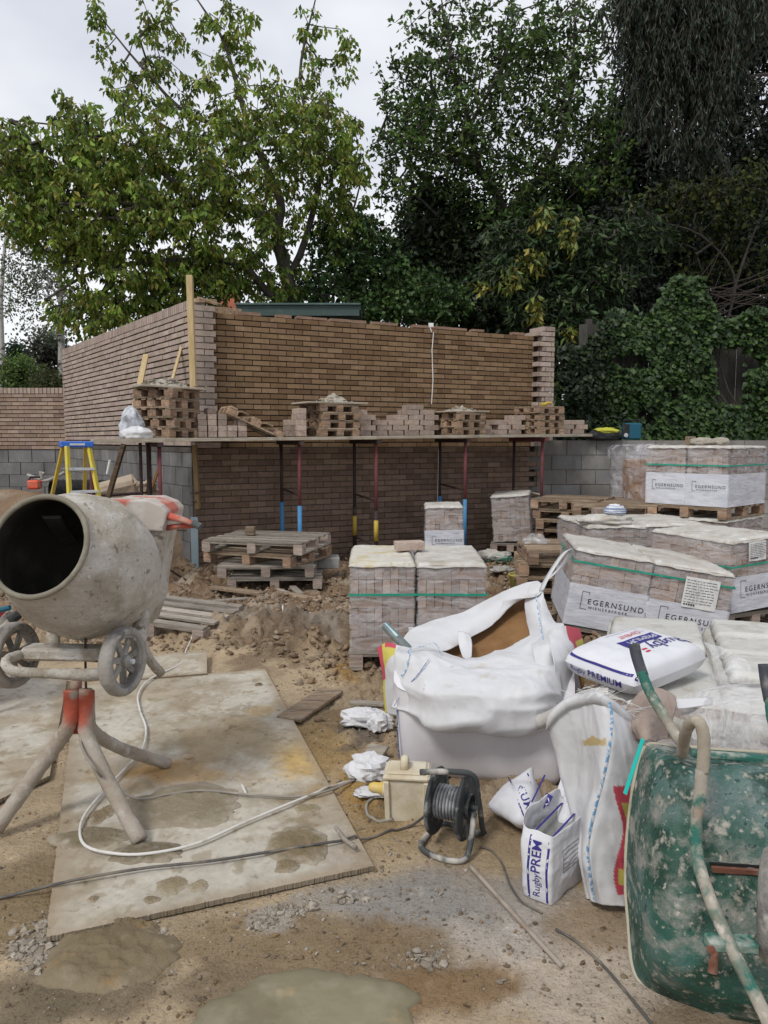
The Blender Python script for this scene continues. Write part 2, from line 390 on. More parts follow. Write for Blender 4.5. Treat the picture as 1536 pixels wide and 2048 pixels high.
def lumps(xy, size, cols, seed, flat=.65, zoff=None, ang=.55, sink=.25):
    r = np.random.default_rng(seed); n = len(xy); nv = len(IV); z = gh(xy[:, 0], xy[:, 1]) if zoff is None else zoff
    s = size[:, None, None]*np.stack([r.uniform(.7, 1.7, n), r.uniform(.7, 1.4, n), flat*r.uniform(.6, 1.3, n)], 1)[:, None, :]
    pn = r.normal(size=(n, 6, 3)); pn /= np.linalg.norm(pn, axis=2, keepdims=True); pd = r.uniform(.18, .80, (n, 6)); dt = np.einsum('vk,npk->nvp', IV, pn)
    rad = np.minimum(1.0, np.min(np.where(dt > .05, pd[:, None, :]/np.maximum(dt, .05), 9), axis=2)); V = IV[None]*rad[..., None]*(1+r.uniform(-.10, .10, (n, nv, 1)))
    V = V*s; q = r.uniform(-.9, .9, (n, 1)); cq, sq = np.cos(q), np.sin(q); V = np.stack([V[..., 0], V[..., 1]*cq-V[..., 2]*sq, V[..., 1]*sq+V[..., 2]*cq], -1)
    a = r.uniform(0, 6.28, n); ca, sa = np.cos(a)[:, None], np.sin(a)[:, None]
    V = np.stack([V[..., 0]*ca-V[..., 1]*sa, V[..., 0]*sa+V[..., 1]*ca, V[..., 2]], -1)
    V += np.stack([xy[:, 0], xy[:, 1], z+size*flat*(1-sink*2)], 1)[:, None, :]
    F = (np.arange(n)[:, None, None]*nv+IF[None]).reshape(-1, 3); c = np.asarray(cols)[r.integers(0, len(cols), n)]*r.uniform(.75, 1.2, (n, 1))
    return V.reshape(-1, 3), F, np.repeat(c, nv, 0)
r = np.random.default_rng(2); n = 70000
xy = np.stack([r.uniform(-4.5, 3.6, n), 4.2+6.2*r.uniform(0, 1, n)**1.2], 1); dn = fbm(np.stack([xy[:, 0]*1.1, xy[:, 1]*1.1, xy[:, 0]*0], 1), 3, 8)
ok = (distpoly(xy[:, 0], xy[:, 1], FLATP) > .05+.3*r.uniform(-1, 1, n)) & (dn > .38+.16*r.uniform(0, 1, n)); xy = xy[ok]
size = .004+.016*r.pareto(2.0, len(xy)).clip(0, 3.4)*.6
CLC = [(.33, .24, .165), (.29, .20, .13), (.39, .305, .22), (.24, .165, .105), (.33, .22, .13)]
v, f, c = lumps(xy, size, CLC, 5, flat=.75, sink=.30); o = rawmesh('soil_clods', v, f, GM, c, smooth=False); o['kind'] = 'stuff'; o['label'] = 'broken clods of dug clay across the middle of the site'; o['category'] = 'soil'
n = 30000; xy = np.stack([r.uniform(-2.2, 2.2, n), 1.6+3.4*r.uniform(0, 1, n)], 1); dn = fbm(np.stack([xy[:, 0]*2, xy[:, 1]*2, xy[:, 0]*0], 1), 3, 18)
xy = xy[(dn > .40+.12*r.uniform(0, 1, len(dn))) & (distpoly(xy[:, 0], xy[:, 1], PLY1) > .0)]; size = .0012+.0030*r.pareto(2.2, len(xy)).clip(0, 3)
v, f, c = lumps(xy, size, [(.40, .33, .26), (.28, .21, .14), (.50, .45, .38), (.22, .16, .11), (.33, .26, .18), (.33, .22, .11)], 6, sink=.35); o = rawmesh('gravel_crumbs', v, f, GM, c); o['kind'] = 'stuff'; o['label'] = 'small stones and crumbs on the trampled foreground'; o['category'] = 'gravel'
# pale plaster crumbs broken over the ground
r = np.random.default_rng(12); XYs = []
for px, py, w, h, k in ((110, 1855, 90, 40, 420), (60, 1895, 80, 40, 300), (150, 1845, 60, 20, 200), (90, 1925, 60, 40, 150), (560, 1824, 90, 18, 350), (600, 1815, 60, 18, 250), (300, 1868, 60, 20, 150), (700, 1795, 70, 20, 120), (860, 1915, 80, 30, 120), (530, 1845, 40, 26, 260)):
    a = G(px, py); sx = abs(G(px+w/2, py).x-a.x)*.6; sy = (G(px, py-h/2).y-G(px, py+h/2).y)*.3; XYs.append(np.array([a.x, a.y])+r.normal(size=(k, 2))*np.array([sx, sy]))
XYs = np.vstack(XYs); XYs = XYs[(distpoly(XYs[:, 0], XYs[:, 1], PLY1) > .004)]; sz_ = .0015+.005*r.pareto(2.2, len(XYs)).clip(0, 3.5)
v, f, c = lumps(XYs, sz_, [(.48, .42, .34), (.54, .48, .40), (.42, .36, .28)], 9, flat=.5, sink=.35); o = rawmesh('plaster_crumbs', v, f, GM, c); o['kind'] = 'stuff'; o['label'] = 'pale crumbled plaster around the plywood edge'; o['category'] = 'plaster'
# plywood sheets
PLYM = mat('plywood', (1, 1, 1), [((1.12, 1.12, 1.12), 2.2, .42, .6), ((.80, .76, .68), 5.0, .5, .68), ((.58, .52, .44), 14, .62, .72), ((.66, .62, .56), 46, .64, .74)], .9, [(5, .3, .02), (24, .35, .006), (90, .4, .003)], coord='Object')
PSTAIN = [(690, 1735, 150, 60, (.36, .31, .25), .9), (330, 1545, 110, 40, (.40, .22, .07), .9), (400, 1520, 90, 40, (.34, .20, .08), .8), (490, 1460, 110, 46, (.30, .235, .15), .8), (600, 1530, 130, 80, (.46, .31, .12), .95), (360, 1560, 220, 36, (.40, .25, .10), .8), (450, 1480, 160, 60, (.36, .27, .15), .8), (640, 1590, 90, 60, (.42, .29, .12), .8), (520, 1430, 60, 20, (.40, .28, .14), .7), (580, 1410, 60, 26, (.36, .27, .16), .7), (280, 1580, 90, 30, (.34, .23, .11), .7), (200, 1560, 60, 30, (.36, .27, .15), .6), (290, 1640, 120, 40, (.26, .20, .13), .6),
          (450, 1500, 260, 90, (.36, .29, .19), .5), (640, 1650, 100, 40, (.33, .29, .22), .6), (500, 1600, 120, 30, (.38, .33, .25), .5), (180, 1850, 260, 26, (.30, .26, .19), .5), (400, 1800, 300, 20, (.32, .28, .2), .4), (40, 1540, 120, 40, (.33, .27, .2), .5), (300, 1400, 180, 40, (.40, .36, .28), .6), (120, 1660, 60, 40, (.24, .19, .12), .8)]
def sheet_board(poly, label, z=.0, th=.018, lift=(0, 0, 0, 0)):
    b = Vector((*poly[0], z)); N = 240; p = [np.array([*q, 0.]) for q in poly]
    u, w = np.meshgrid(np.linspace(0, 1, N), np.linspace(0, 1, N), indexing='ij'); u = u[..., None]; w = w[..., None]
    A = (p[0]*(1-u)+p[1]*u)*(1-w)+(p[3]*(1-u)+p[2]*u)*w; A[..., 2] = z+((lift[0]*(1-u)+lift[1]*u)*(1-w)+(lift[3]*(1-u)+lift[2]*u)*w)[..., 0]
    X_, Y_ = A[..., 0].copy(), A[..., 1].copy(); pw = np.stack([X_*5, Y_*5, X_*0], -1); wb = (fbm(pw, 6, 31, .62)-.5)*1.2; n2_ = fbm(pw*9, 3, 35)[..., None]
    C = np.ones(A.shape)*np.array([.43, .395, .33])*(.82+.36*n2_)
    for px, py, ww, hh, c, st_ in PSTAIN:
        a = G(px, py); ax_ = abs(G(px+ww/2, py).x-a.x); ay_ = (G(px, py-hh/2).y-G(px, py+hh/2).y)/2
        d = np.sqrt(((X_-a.x)/ax_)**2+((Y_-a.y)/ay_)**2)+wb*1.8; k = (st_*(1-sst(.4, 1.4, d)))[..., None]; C = C*(1-k)+np.array(c)*(.8+.4*n2_)*k
    ks = (.6*sst(.60, .68, fbm(pw*2.6+90, 5, 78, .66)))[..., None]; C = C*(1-ks)+np.array([.25, .20, .13])*ks; kd = (.50*sst(.48, .64, fbm(pw*.55+40, 7, 77, .66)))[..., None]; C = C*(1-kd)+np.array([.27, .205, .125])*kd; ke = (.7*sst(.08, .0, np.minimum(-distpoly(X_, Y_, poly), .5)+.05*wb))[..., None]; C = C*(1-ke)+np.array([.30, .235, .16])*ke
    A[..., 2] += .003*(fbm(pw*.4, 2, 3)-.5); A[0, :, :2] += rng.normal(size=(N, 2))*.0012; A[:, 0, :2] += rng.normal(size=(N, 2))*.0015
    A -= np.array(b); m = MB(); m.grid(A, C); Bq = A.copy(); Bq[..., 2] -= th
    bd = [(i, 0) for i in range(N)]+[(N-1, j) for j in range(1, N)]+[(i, N-1) for i in range(N-2, -1, -1)]+[(0, j) for j in range(N-2, 0, -1)]
    k = len(bd); m.add([tuple(A[a]) for a in bd]+[tuple(Bq[a]) for a in bd], [(i, (i+1) % k, k+(i+1) % k, k+i) for i in range(k)], (.22, .18, .13))
    o = m.build('plywood_sheet', PLYM, loc=b); return tag(o, label, 'plywood')
sheet_board(PLY1, 'large muddy plywood sheet under the right foot of the cement mixer', .020, lift=(.004, .0, .01, 0))
sheet_board(PLY2, 'plywood sheet at the left edge under the left foot of the mixer', .022)
sheet_board(PLY3, 'small pale board on the mud behind the mixer wheel', .03, lift=(0, .01, .03, .01))
# ================================================================ MATERIALS used widely
BRICK = mat('brick', (.37, .305, .262), [((.31, .24, .20), 7, .45, .7), ((.45, .40, .365), 19, .55, .75), ((.22, .17, .14), 40, .66, .8)], .92, [(60, .5, .006)])
MORTAR = mat('mortar_joint', (.20, .175, .15), [((.12, .10, .085), 14, .4, .7)], .98, [(90, .6, .005)])
BLOCK = mat('concrete_block', (.25, .245, .235), [((.33, .32, .30), 3.5, .45, .7), ((.15, .145, .135), 2.2, .5, .72, (1, 1, .5)), ((.36, .34, .31), 30, .62, .8)], .95, [(120, .6, .006)])
WOOD = mat('pallet_wood', (.29, .205, .13), [((.18, .13, .09), 5, .42, .62, (1, 5, 5)), ((.38, .32, .25), 9, .5, .7, (.5, 5, 5)), ((.09, .065, .045), 14, .58, .7, (1, 5, 5))], .9, [(30, .5, .006, (.6, 6, 6))], rnd=.2)
GREYWOOD = mat('weathered_wood', (.33, .29, .24), [((.21, .18, .15), 6, .4, .7, (1, 6, 6)), ((.45, .41, .36), 12, .5, .75, (.5, 5, 5)), ((.12, .10, .08), 20, .6, .75)], .92, [(30, .5, .006, (.6, 6, 6))], rnd=.15)
TIMBER = mat('fresh_timber', (.50, .38, .20), [((.40, .29, .14), 5, .4, .7, (6, 6, 1)), ((.58, .48, .30), 9, .5, .8, (6, 6, .7))], .8, [(20, .4, .004, (6, 6, .8))])
CEM = mat('dry_mortar', (.40, .365, .30), [((.30, .26, .20), 8, .4, .7), ((.50, .47, .42), 25, .5, .8)], .97, [(35, .9, .02), (120, .5, .006)])
# ================================================================ BRICK WALLS
def brickrun(mb, org, d, nrm, L0, L1, z0, nc, th=.10, c=.075, bl=.225, tints=((1, 1, 1),), teeth=(0, 0), joint=.011, jit=.002, off=0, var=.18, hole=None, hj=None):
    """courses of bricks along d, faces at org, thickness away from nrm"""
    d = Vector(d); nrm = Vector(nrm); rot = Matrix((d, -nrm, Vector((0, 0, 1)))).transposed()
    for k in range(nc):
        z = z0+k*c; sh = (k % 2)*bl/2; a = L0; b = L1
        if k % 2: a += teeth[0]; b -= teeth[1]
        x = math.floor((a-sh)/bl)*bl+sh
        while x < b-.01:
            p, q = max(x, a), min(x+bl, b); x += bl
            if q-p < .03: continue
            if hole and hole((p+q)/2, z): continue
            t = random.choice(tints); f = 1+random.uniform(-var, var); g = random.uniform(-.04, .04)
            o = Vector(org)+d*((p+q)/2)-nrm*(th/2+random.uniform(-jit, jit)+off); o.z = z+c/2+random.uniform(-.001, .001)
            mb.box(o, (q-p-(hj or joint), th, c-joint), rot, tint=(t[0]*f, t[1]*(f+g*.3), t[2]*(f-g)), bev=0)
C0 = P(388, 885, 9.4); C0.z = 0
E0 = P(1106, 885, 11.8); E0.z = 0
FD = (E0-C0).normalized(); FN = Vector((FD.y, -FD.x, 0)); FL = (E0-C0).length
S1 = P(130, 880, 14.6); S1.z = 0
SD = (S1-C0).normalized(); SN = Vector((-SD.y, SD.x, 0)); SL = (S1-C0).length
if SN.x > 0: SN = -SN
FR = Matrix((FD, -FN, Vector((0, 0, 1)))).transposed()
SR = Matrix((SD, -SN, Vector((0, 0, 1)))).transposed()
def slab(mb, org, d, nrm, L0, L1, z0, z1, off, th, **k):
    rot = Matrix((Vector(d), -Vector(nrm), Vector((0, 0, 1)))).transposed()
    o = Vector(org)+Vector(d)*((L0+L1)/2)-Vector(nrm)*(off+th/2); o.z = (z0+z1)/2
    mb.box(o, (L1-L0, th, z1-z0), rot, **k)
bt = thing('brick_building', 'half-built brick front wall with a recessed brown panel above the boards, pale toothed ends', 'brick wall', (0, 0, 0))
PB = ((.60, .47, .31), (.54, .42, .27), (.47, .355, .22), (.63, .505, .34), (.42, .31, .195))
GB = ((1.0, .99, .97), (1.08, 1.07, 1.05), (.92, .89, .86), (1.02, .98, .95))
m = MB(); brickrun(m, C0, FD, FN, .0, FL-.33, -.15, 22, th=.10, tints=((.56, .48, .41), (.50, .42, .36), (.62, .53, .46)), teeth=(0, .11), hj=.006); m.build('lower_brickwork', BRICK, bt)
m = MB(); slab(m, C0, FD, FN, .012, FL-.45, -.2, 1.49, .013, .2, tint=(.42, .40, .38)); m.build('mortar', MORTAR, bt)
m = MB(); brickrun(m, C0, FD, FN, .26, FL-.30, 1.5, 24, th=.10, c=.0692, off=.12, tints=PB, joint=.014, hj=.010, var=.12, jit=.003)
for i in range(24):  # loose bricks left along the top
    x = random.uniform(.5, FL-.5); o = C0+FD*x-FN*.17; o.z = 3.15+.03
    m.box(o, (.2, .1, .035), FR, tint=(.7, .55, .45), jit=.004)
m.build('inner_brickwork', BRICK, bt)
m = MB(); slab(m, C0, FD, FN, .2, FL-.1, 1.5, 3.14, .132, .2, tint=(.20, .155, .11)); m.build('mortar', MORTAR, bt)
m = MB()
brickrun(m, C0, FD, FN, 0, .335, 1.5, 6, th=.10, tints=GB, teeth=(0, .11), bl=.335, joint=.012, jit=.006)
brickrun(m, C0, FD, FN, 0, .30, 1.95, 17, th=.118, tints=GB, teeth=(0, .03), bl=.30, joint=.012, jit=.006)
m.build('toothed_corner', BRICK, bt)
m = MB(); slab(m, C0, FD, FN, .01, .215, 1.5, 3.22, .012, .1); m.build('mortar', MORTAR, bt)
m = MB(); brickrun(m, C0, FD, FN, FL-.33, FL, 1.5, 24, th=.33, tints=GB, teeth=(.10, 0), bl=.225, joint=.012, jit=.006)
brickrun(m, C0, FD, FN, FL-.33, FL, -.15, 22, th=.3, off=.02, tints=((.5, .45, .4),), teeth=(.11, 0))
m.build('brick_pier', BRICK, bt)
# side wall
st = thing('side_brick_wall', 'tall pale brick side wall with dark joints, running back to the left', 'brick wall')
m = MB(); brickrun(m, C0, SD, SN, .10, SL, 1.52, 22, tints=GB, joint=.019, jit=.005, var=.10, hj=.006); m.build('brickwork', BRICK, st)
m = MB(); slab(m, C0, SD, SN, .11, SL, 1.45, 3.16, .032, .2, tint=(.10, .085, .07)); slab(m, C0, SD, SN, .1, SL+.0, 1.45, 1.51, -.001, .1, tint=(.5, .5, .5)); m.build('mortar', MORTAR, st)
m = MB(); x = .12
while x < SL-.03:
    o = C0+SD*x-SN*.105; o.z = 3.17+.055+random.uniform(-.003, .003); f = random.uniform(.82, 1.15)
    m.box(o, (.062, .215, .11), SR, tint=(f, f*.97, f*.95)); x += .075
m.build('coping', BRICK, st)
m = MB(); x = 0
for k in range(7):
    z = -.15+k*.235; x = -(k % 2)*.225
    while x < SL:
        p, q = max(x, .105), min(x+.44, SL); x += .45
        if q-p > .05:
            o = C0+SD*((p+q)/2)-SN*.06; o.z = z+.115; f = random.uniform(.5, .72)
            m.box(o, (q-p-.006, .1, .226), SR, tint=(f, f, f*1.02))
slab(m, C0, SD, SN, .11, SL, -.2, 1.5, .02, .15, tint=(.4, .4, .4))
m.build('blockwork', BLOCK, st)
# back garden wall far left
gt = thing('boundary_brick_wall', 'lower brick wall on a grey block base at the far left, beyond the stepladder', 'brick wall')
BW = Vector((S1.x+.25, S1.y, 0)); BD = Vector((-1, .02, 0)).normalized(); BN = Vector((-.02, -1, 0)).normalized()
BR_ = Matrix((BD, -BN, Vector((0, 0, 1)))).transposed()
m = MB(); brickrun(m, BW, BD, BN, 0, 7, 1.42, 14, tints=((.80, .71, .63), (.90, .80, .72), (.72, .62, .56), (.92, .86, .80)), joint=.015, jit=.003, hj=.007); m.build('brickwork', BRICK, gt)
m = MB(); slab(m, BW, BD, BN, 0, 7, 1.4, 2.47, .022, .15, tint=(.28, .24, .21)); m.build('mortar', MORTAR, gt)
m = MB(); x = 0
while x < 7:
    o = BW+BD*x-BN*.1; o.z = 2.47+.055; f = random.uniform(.9, 1.15); m.box(o, (.062, .215, .105), BR_, tint=(f, f*.97, f*.93)); x += .075
m.build('coping', BRICK, gt)
m = MB()
for k in range(7):
    x = -(k % 2)*.225
    while x < 7:
        o = BW+BD*(x+.22)-BN*.05; o.z = -.2+k*.232+.1; f = random.uniform(.52, .72); m.box(o, (.434, .12, .224), BR_, tint=(f, f*1.01, f*1.05)); x += .45
slab(m, BW, BD, BN, -.2, 7, -.3, 1.42, .02, .1, tint=(.45, .45, .45))
m.build('blockwork', BLOCK, gt)
# right block wall
rt = thing('block_retaining_wall', 'grey concrete block wall on the right below the ivy hedge', 'block wall')
m = MB(); RY = 11.72
for k in range(8):
    x = E0.x-.25-(k % 2)*.225; z = 1.6-(k+1)*.225
    while x < 10:
        f = random.uniform(.72, .90); g = random.uniform(-.02, .04)
        m.box((x+.22, RY+.11+random.uniform(-.003, .003), z+.11), (.439, .215, .214), tint=(f*(1+g), f, f*(1-g))); x += .45
m.build('blockwork', BLOCK, rt)
m = MB(); m.box((6.3, RY+.115, .7), (8.0, .2, 1.79), tint=(.9, .92, .95)); m.build('mortar', MORTAR, rt)
# ================================================================ behind: shed, houses
GRN = mat('green_cladding', (.05, .08, .07), [((.12, .17, .15), 3, .5, .8)], .5, [(8, .2, .01)])
sh = thing('garden_shed', 'low shed with a green metal fascia just above the brown brick wall', 'shed', P(600, 880, 14.5).xy.to_3d())
m = MB(); m.box((0, 1.2, 1.8), (2.0, 2.2, 3.7), tint=(.6, .6, .6)); m.build('wall', GRN, sh)
m = MB(); z = P(600, 620, 14.5).z
m.box((0, -.1, z-.02), (2.25, .03, .2)); m.box((0, -.13, z+.085), (2.3, .08, .03), tint=(1.5, 1.5, 1.5)); m.build('fascia', GRN, sh)
m = MB(); m.box((0, 1.2, z+.03), (2.3, 2.55, .08), tint=(1.3, 1.3, 1.3)); m.build('roof', GRN, sh)
BRK2 = mat('far_brick', (.30, .12, .08), [((.22, .10, .07), 4, .4, .7)], .95)
ROOF = mat('roof_tile', (.14, .13, .125), [((.2, .18, .17), 6, .4, .7, (1, 1, 6))], .9)
GLASS = mat('dark_glass', (.05, .06, .07), (), .15, spec=.6); WHT = mat('white_paint', (.7, .7, .7), (), .6)
def house(name, label, px, pt, Y, w, ridge_h, wallc=(1, 1, 1), chim=0, rz=0):
    b = P(px, 880, Y); t = thing(name, label, 'house', (b.x, Y, 0), rz); z = P(px, pt, Y).z
    m = MB(); m.box((0, 3, (z-ridge_h)/2), (w, 6, z-ridge_h), tint=wallc); m.build('wall', BRK2, t)
    m = MB(); e = z-ridge_h
    m.add([(-w/2-.2, -.3, e-.1), (w/2+.2, -.3, e-.1), (w/2+.2, 3, z), (-w/2-.2, 3, z), (w/2+.2, 6.3, e-.1), (-w/2-.2, 6.3, e-.1)], [(0, 1, 2, 3), (3, 2, 4, 5), (0, 3, 5), (1, 4, 2), (0, 5, 4, 1)]); r = m.build('roof', ROOF, t)
    for x in (-w*.28, w*.28):
        m = MB(); m.box((x, -.03, e-1.0), (1.3, .08, 1.1)); wd = m.build('window', WHT, t)
        m = MB(); m.box((x, -.09, e-1.0), (1.15, .05, .95)); m.build('pane', GLASS, wd)
    if chim:
        m = MB(); m.box((chim, 3, z+.3), (1.0, .7, 1.6), tint=(1.5, 1.2, 1.1)); m.box((chim, 3, z+1.12), (1.1, .8, .12)); ch = m.build('chimney', BRK2, r)
        m = MB()
        for q in (-.25, .25): m.tube([(chim+q, 3, z+1.15), (chim+q, 3, z+1.5)], .12, 8, tint=(2, 1.2, .9))
        m.build('chimney_pot', BRK2, ch)
house('house', 'house with a red brick chimney showing just above the corner of the brick wall', 505, 606, 40, 7, 2.2, chim=-1.6)
house('house', 'distant dark roofed house between the birch and the side wall', 88, 735, 48, 3.6, 1.8, (.5, .45, .45), chim=.8)
# ================================================================ timber at the corner
def stick(name, label, cat, a, b, w, h, mt=TIMBER, tint=(1, 1, 1), group=None, roll=0, bev=.004):
    a, b = Vector(a), Vector(b); m = MB(); m.beam(Vector((0, 0, 0)), b-a, w, h, tint=tint, bev=bev, roll=roll, jit=.001)
    return tag(m.build(name, mt, loc=a), label, cat, group)
stick('timber_post', 'tall pale profile post standing at the brick corner above the boards', 'post', P(387, 785, 9.25), P(379, 551, 9.25), .07, .07)
stick('timber_post', 'timber post tied to the wall corner below the scaffold boards', 'post', P(396, 1018, 9.2), P(389, 890, 9.2), .07, .05, tint=(.6, .55, .5))
LB = mat('insulation_board', (.42, .60, .68), [((.6, .68, .7), 4, .4, .7)], .7)
stick('insulation_strip', 'pale blue board strip standing against the foot of the wall corner', 'board', G(393, 1138)+Vector((0, -.05, 0)), P(388, 1035, 9.2), .02, .085, LB)
stick('timber_prop', 'thick plank leaning on the side wall behind the left pallet stack', 'plank', P(262, 852, 8.9), P(292, 710, 10.1), .07, .04)
stick('timber_prop', 'thin batten leaning on the side wall near the brick corner', 'plank', P(335, 795, 9.0), P(364, 690, 9.75), .035, .03)
stick('timber_plank', 'flat plank lying on top of the wall corner beside the green fascia', 'plank', P(391, 618, 9.65), P(480, 626, 10.0), .12, .08, WOOD, (1.1, 1.05, 1))
stick('timber_plank', 'short timber offcut on top of the wall corner, above the longer plank', 'plank', P(392, 601, 9.5), P(428, 604, 9.8), .1, .05, WOOD, (1.5, 1.5, 1.4))
stick('timber_plank', 'brown offcut lying askew across the top of the wall corner', 'plank', P(398, 596, 9.7), P(440, 610, 9.5), .08, .03, WOOD, (.8, .75, .7))
stick('timber_prop', 'dark plank leaning under the left end of the boards behind the stepladder', 'plank', P(215, 1000, 8.9), P(248, 888, 8.9), .07, .05, WOOD, (.45, .42, .4))
stick('timber_prop', 'thin orange-brown batten leaning in the shade of the left trestle', 'plank', P(293, 1005, 9.3), P(320, 930, 9.3), .04, .03, TIMBER, (.6, .4, .25))
WS = mat('white_plastic', (.72, .72, .70), [((.5, .48, .45), 12, .5, .8)], .5)
m = MB(); a = P(866, 680, 11.0)
m.tube([P(863, 808, 10.85), P(866, 760, 10.86), P(864, 700, 10.87), P(867, 665, 10.9)], .006, 5); m.beam(P(863, 664, 10.9), P(858, 648, 10.9), .05, .01)
m.box(P(862, 650, 10.9), (.07, .01, .05), jit=.004)
tag(m.build('wall_tie_strip', WS), 'white strip hanging down the middle of the brown brick panel', 'strip')
m = MB(); m.tube([P(877, 900, 10.6), P(875, 1010, 10.55)], .003, 4)
tag(m.build('string_line', WS), 'thin string hanging below the boards near the fourth trestle', 'string')
RST = mat('rusty_steel', (.10, .07, .055), [((.2, .1, .06), 10, .45, .7)], .8)
for a, b in (((383, 986), (452, 982)), ((385, 1004), (392, 1003)), ((335, 1059), (372, 1061))):
    m = MB(); m.tube([P(*a, 9.15), P(*b, 9.05)], .012, 6); tag(m.build('steel_rod', RST), {383: 'rusty rod sticking out of the wall corner beside the lower post', 385: 'short rod tying the lower post to the wall', 335: 'rusty rod on the grey blockwork left of the corner'}[a[0]], 'rod')
# ================================================================ TREES
BARK = mat('bark', (.075, .065, .055), [((.12, .105, .09), 6, .45, .7, (1, 1, .3))], .95, [(12, .6, .02, (1, 1, .3))])
BIRCH = mat('birch_bark', (.45, .43, .40), [((.08, .07, .06), 7, .55, .62, (.3, .3, 1))], .9)
def leafmat(name, trans=.35, rough=.55, spec=.35): return mat(name, (1, 1, 1), (), rough, spec=spec, trans=trans)
LEAF = leafmat('leaf'); DLEAF = leafmat('dark_leaf', .2, .5)
def leaves(pos, dirn, size, asp, cols, wvar=.3, nrm=None, fold=.18, seed=1):
    r = np.random.default_rng(seed); n = len(pos); d = dirn/np.linalg.norm(dirn, axis=1, keepdims=True)
    q = r.normal(size=(n, 3)) if nrm is None else nrm+r.normal(size=(n, 3))*.35
    w = np.cross(d, q); w /= np.linalg.norm(w, axis=1, keepdims=True)+1e-9; nn = np.cross(w, d)
    s = size*(1+r.uniform(-wvar, wvar, n))[:, None]
    b = pos; t = pos+d*s; mid = pos+d*s*.45-nn*s*fold; wd = w*s*asp*.5
    v = np.stack([b, mid+wd, t, mid-wd], 1).reshape(-1, 3); i = np.arange(n)[:, None]*4
    f = np.vstack([i+np.array([[0, 1, 2]]), i+np.array([[0, 2, 3]])])
    cols = np.asarray(cols, float); ci = r.integers(0, len(cols), n); c = cols[ci]*(1+r.uniform(-.22, .22, n))[:, None]
    return v, f, np.repeat(c, 4, 0)
def merge(parts):
    V, F, C = [], [], []; o = 0
    for v, f, c in parts: V.append(v); F.append(f+o); C.append(c); o += len(v)
    return np.vstack(V), np.vstack(F), np.vstack(C)
def grow(limbs, targets, seed=1, r0=.006, step=.3, lift=.12, jit=.06):
    """limbs: [(points, radius0, radius1)]; twigs reach each target from the nearest wood. Returns MB and end directions"""
    r = np.random.default_rng(seed); N = []; par = []; rad = []; base = []
    for pts, ra, rb in limbs:
        ln = sum((Vector(pts[i+1])-Vector(pts[i])).length for i in range(len(pts)-1)); q = crs(pts, max(4, int(ln/.3)))
        q[1:-1] += r.normal(size=(len(q)-2, 3))*.03
        for i, p in enumerate(q):
            N.append(p); par.append(len(N)-2 if i else -1); base.append(ra+(rb-ra)*i/(len(q)-1))
    nl = len(N); N = [np.array(p) for p in N]; T = np.asarray(targets)
    A = np.zeros((nl+len(T)*16, 3)); A[:nl] = N; cnt = nl; par = par+[0]*(len(A)-nl)
    d0 = np.array([np.min(np.sum((A[:nl]-t)**2, 1)) for t in T]); order = np.argsort(d0); ends = np.zeros((len(T), 3))
    for ti in order:
        t = T[ti]; k = int(np.argmin(np.sum((A[:cnt]-t)**2, 1)+(0)))
        p = A[k].copy(); L_ = np.linalg.norm(t-p); n = max(1, min(14, int(L_/step))); prev = k
        for j in range(1, n+1):
            s = j/n; q = p+(t-p)*s; q[2] += lift*L_*math.sin(math.pi*s)*.5
            if j < n: q = q+r.normal(size=3)*jit*min(1, L_)
            A[cnt] = q; par[cnt] = prev; prev = cnt; cnt += 1
        ends[ti] = (t-A[par[cnt-1]])
    num = np.zeros(cnt); num[nl:] = 1
    for i in range(cnt-1, nl-1, -1):
        if par[i] >= 0: num[par[i]] += num[i]
    V, F = [], []; m = MB()
    rr = np.minimum(r0*np.sqrt(np.maximum(num, 1))*.7+r0*.3, .09)
    idx = np.arange(nl, cnt); a = A[[par[i] for i in idx]]; b = A[idx]; d = b-a; d /= np.linalg.norm(d, axis=1, keepdims=True)+1e-9
    up = np.where(np.abs(d[:, 2:3]) > .9, np.array([[1., 0, 0]]), np.array([[0, 0, 1.]])); x = np.cross(d, up); x /= np.linalg.norm(x, axis=1, keepdims=True); y = np.cross(x, d)
    rb = rr[idx][:, None]; ra = np.minimum(rr[[par[i] for i in idx]], rr[idx]*1.5)[:, None]; vs = []
    for k in range(3):
        t = 2*math.pi*k/3; o = x*math.cos(t)+y*math.sin(t); vs.append((a+o*ra, b+o*rb))
    v = np.stack([vs[0][0], vs[1][0], vs[2][0], vs[0][1], vs[1][1], vs[2][1]], 1).reshape(-1, 3); i = np.arange(len(idx))[:, None]*6
    f = np.vstack([i+np.array([[k, (k+1) % 3, 3+(k+1) % 3, 3+k]]) for k in range(3)])
    return (v, f), ends
def limbmesh(name, limbs, mt, root, noise=.08):
    m = MB()
    for pts, ra, rb in limbs:
        q = crs(pts, 22); m.tube([tuple(p) for p in q], [ra+(rb-ra)*(i/21) for i in range(22)], 9, noise=noise)
    return m.build(name, mt, root, smooth=True)
def ell(specs, seed=3):
    """specs: (px, py, rx, ry, Y, dY, n) ellipsoids given where they stand; returns world points"""
    r = np.random.default_rng(seed); o = []
    for px, py, rx, ry, Y, dY, n in specs:
        c = P(px, py, Y); sx = rx*Y/1536; sz = ry*Y/1536
        q = r.normal(size=(n, 3)); q /= np.linalg.norm(q, axis=1, keepdims=True); q *= r.uniform(.0, 1, (n, 1))**(1/2.4)
        o.append(np.array(c)+q*np.array([sx, dY, sz]))
    return np.vstack(o)
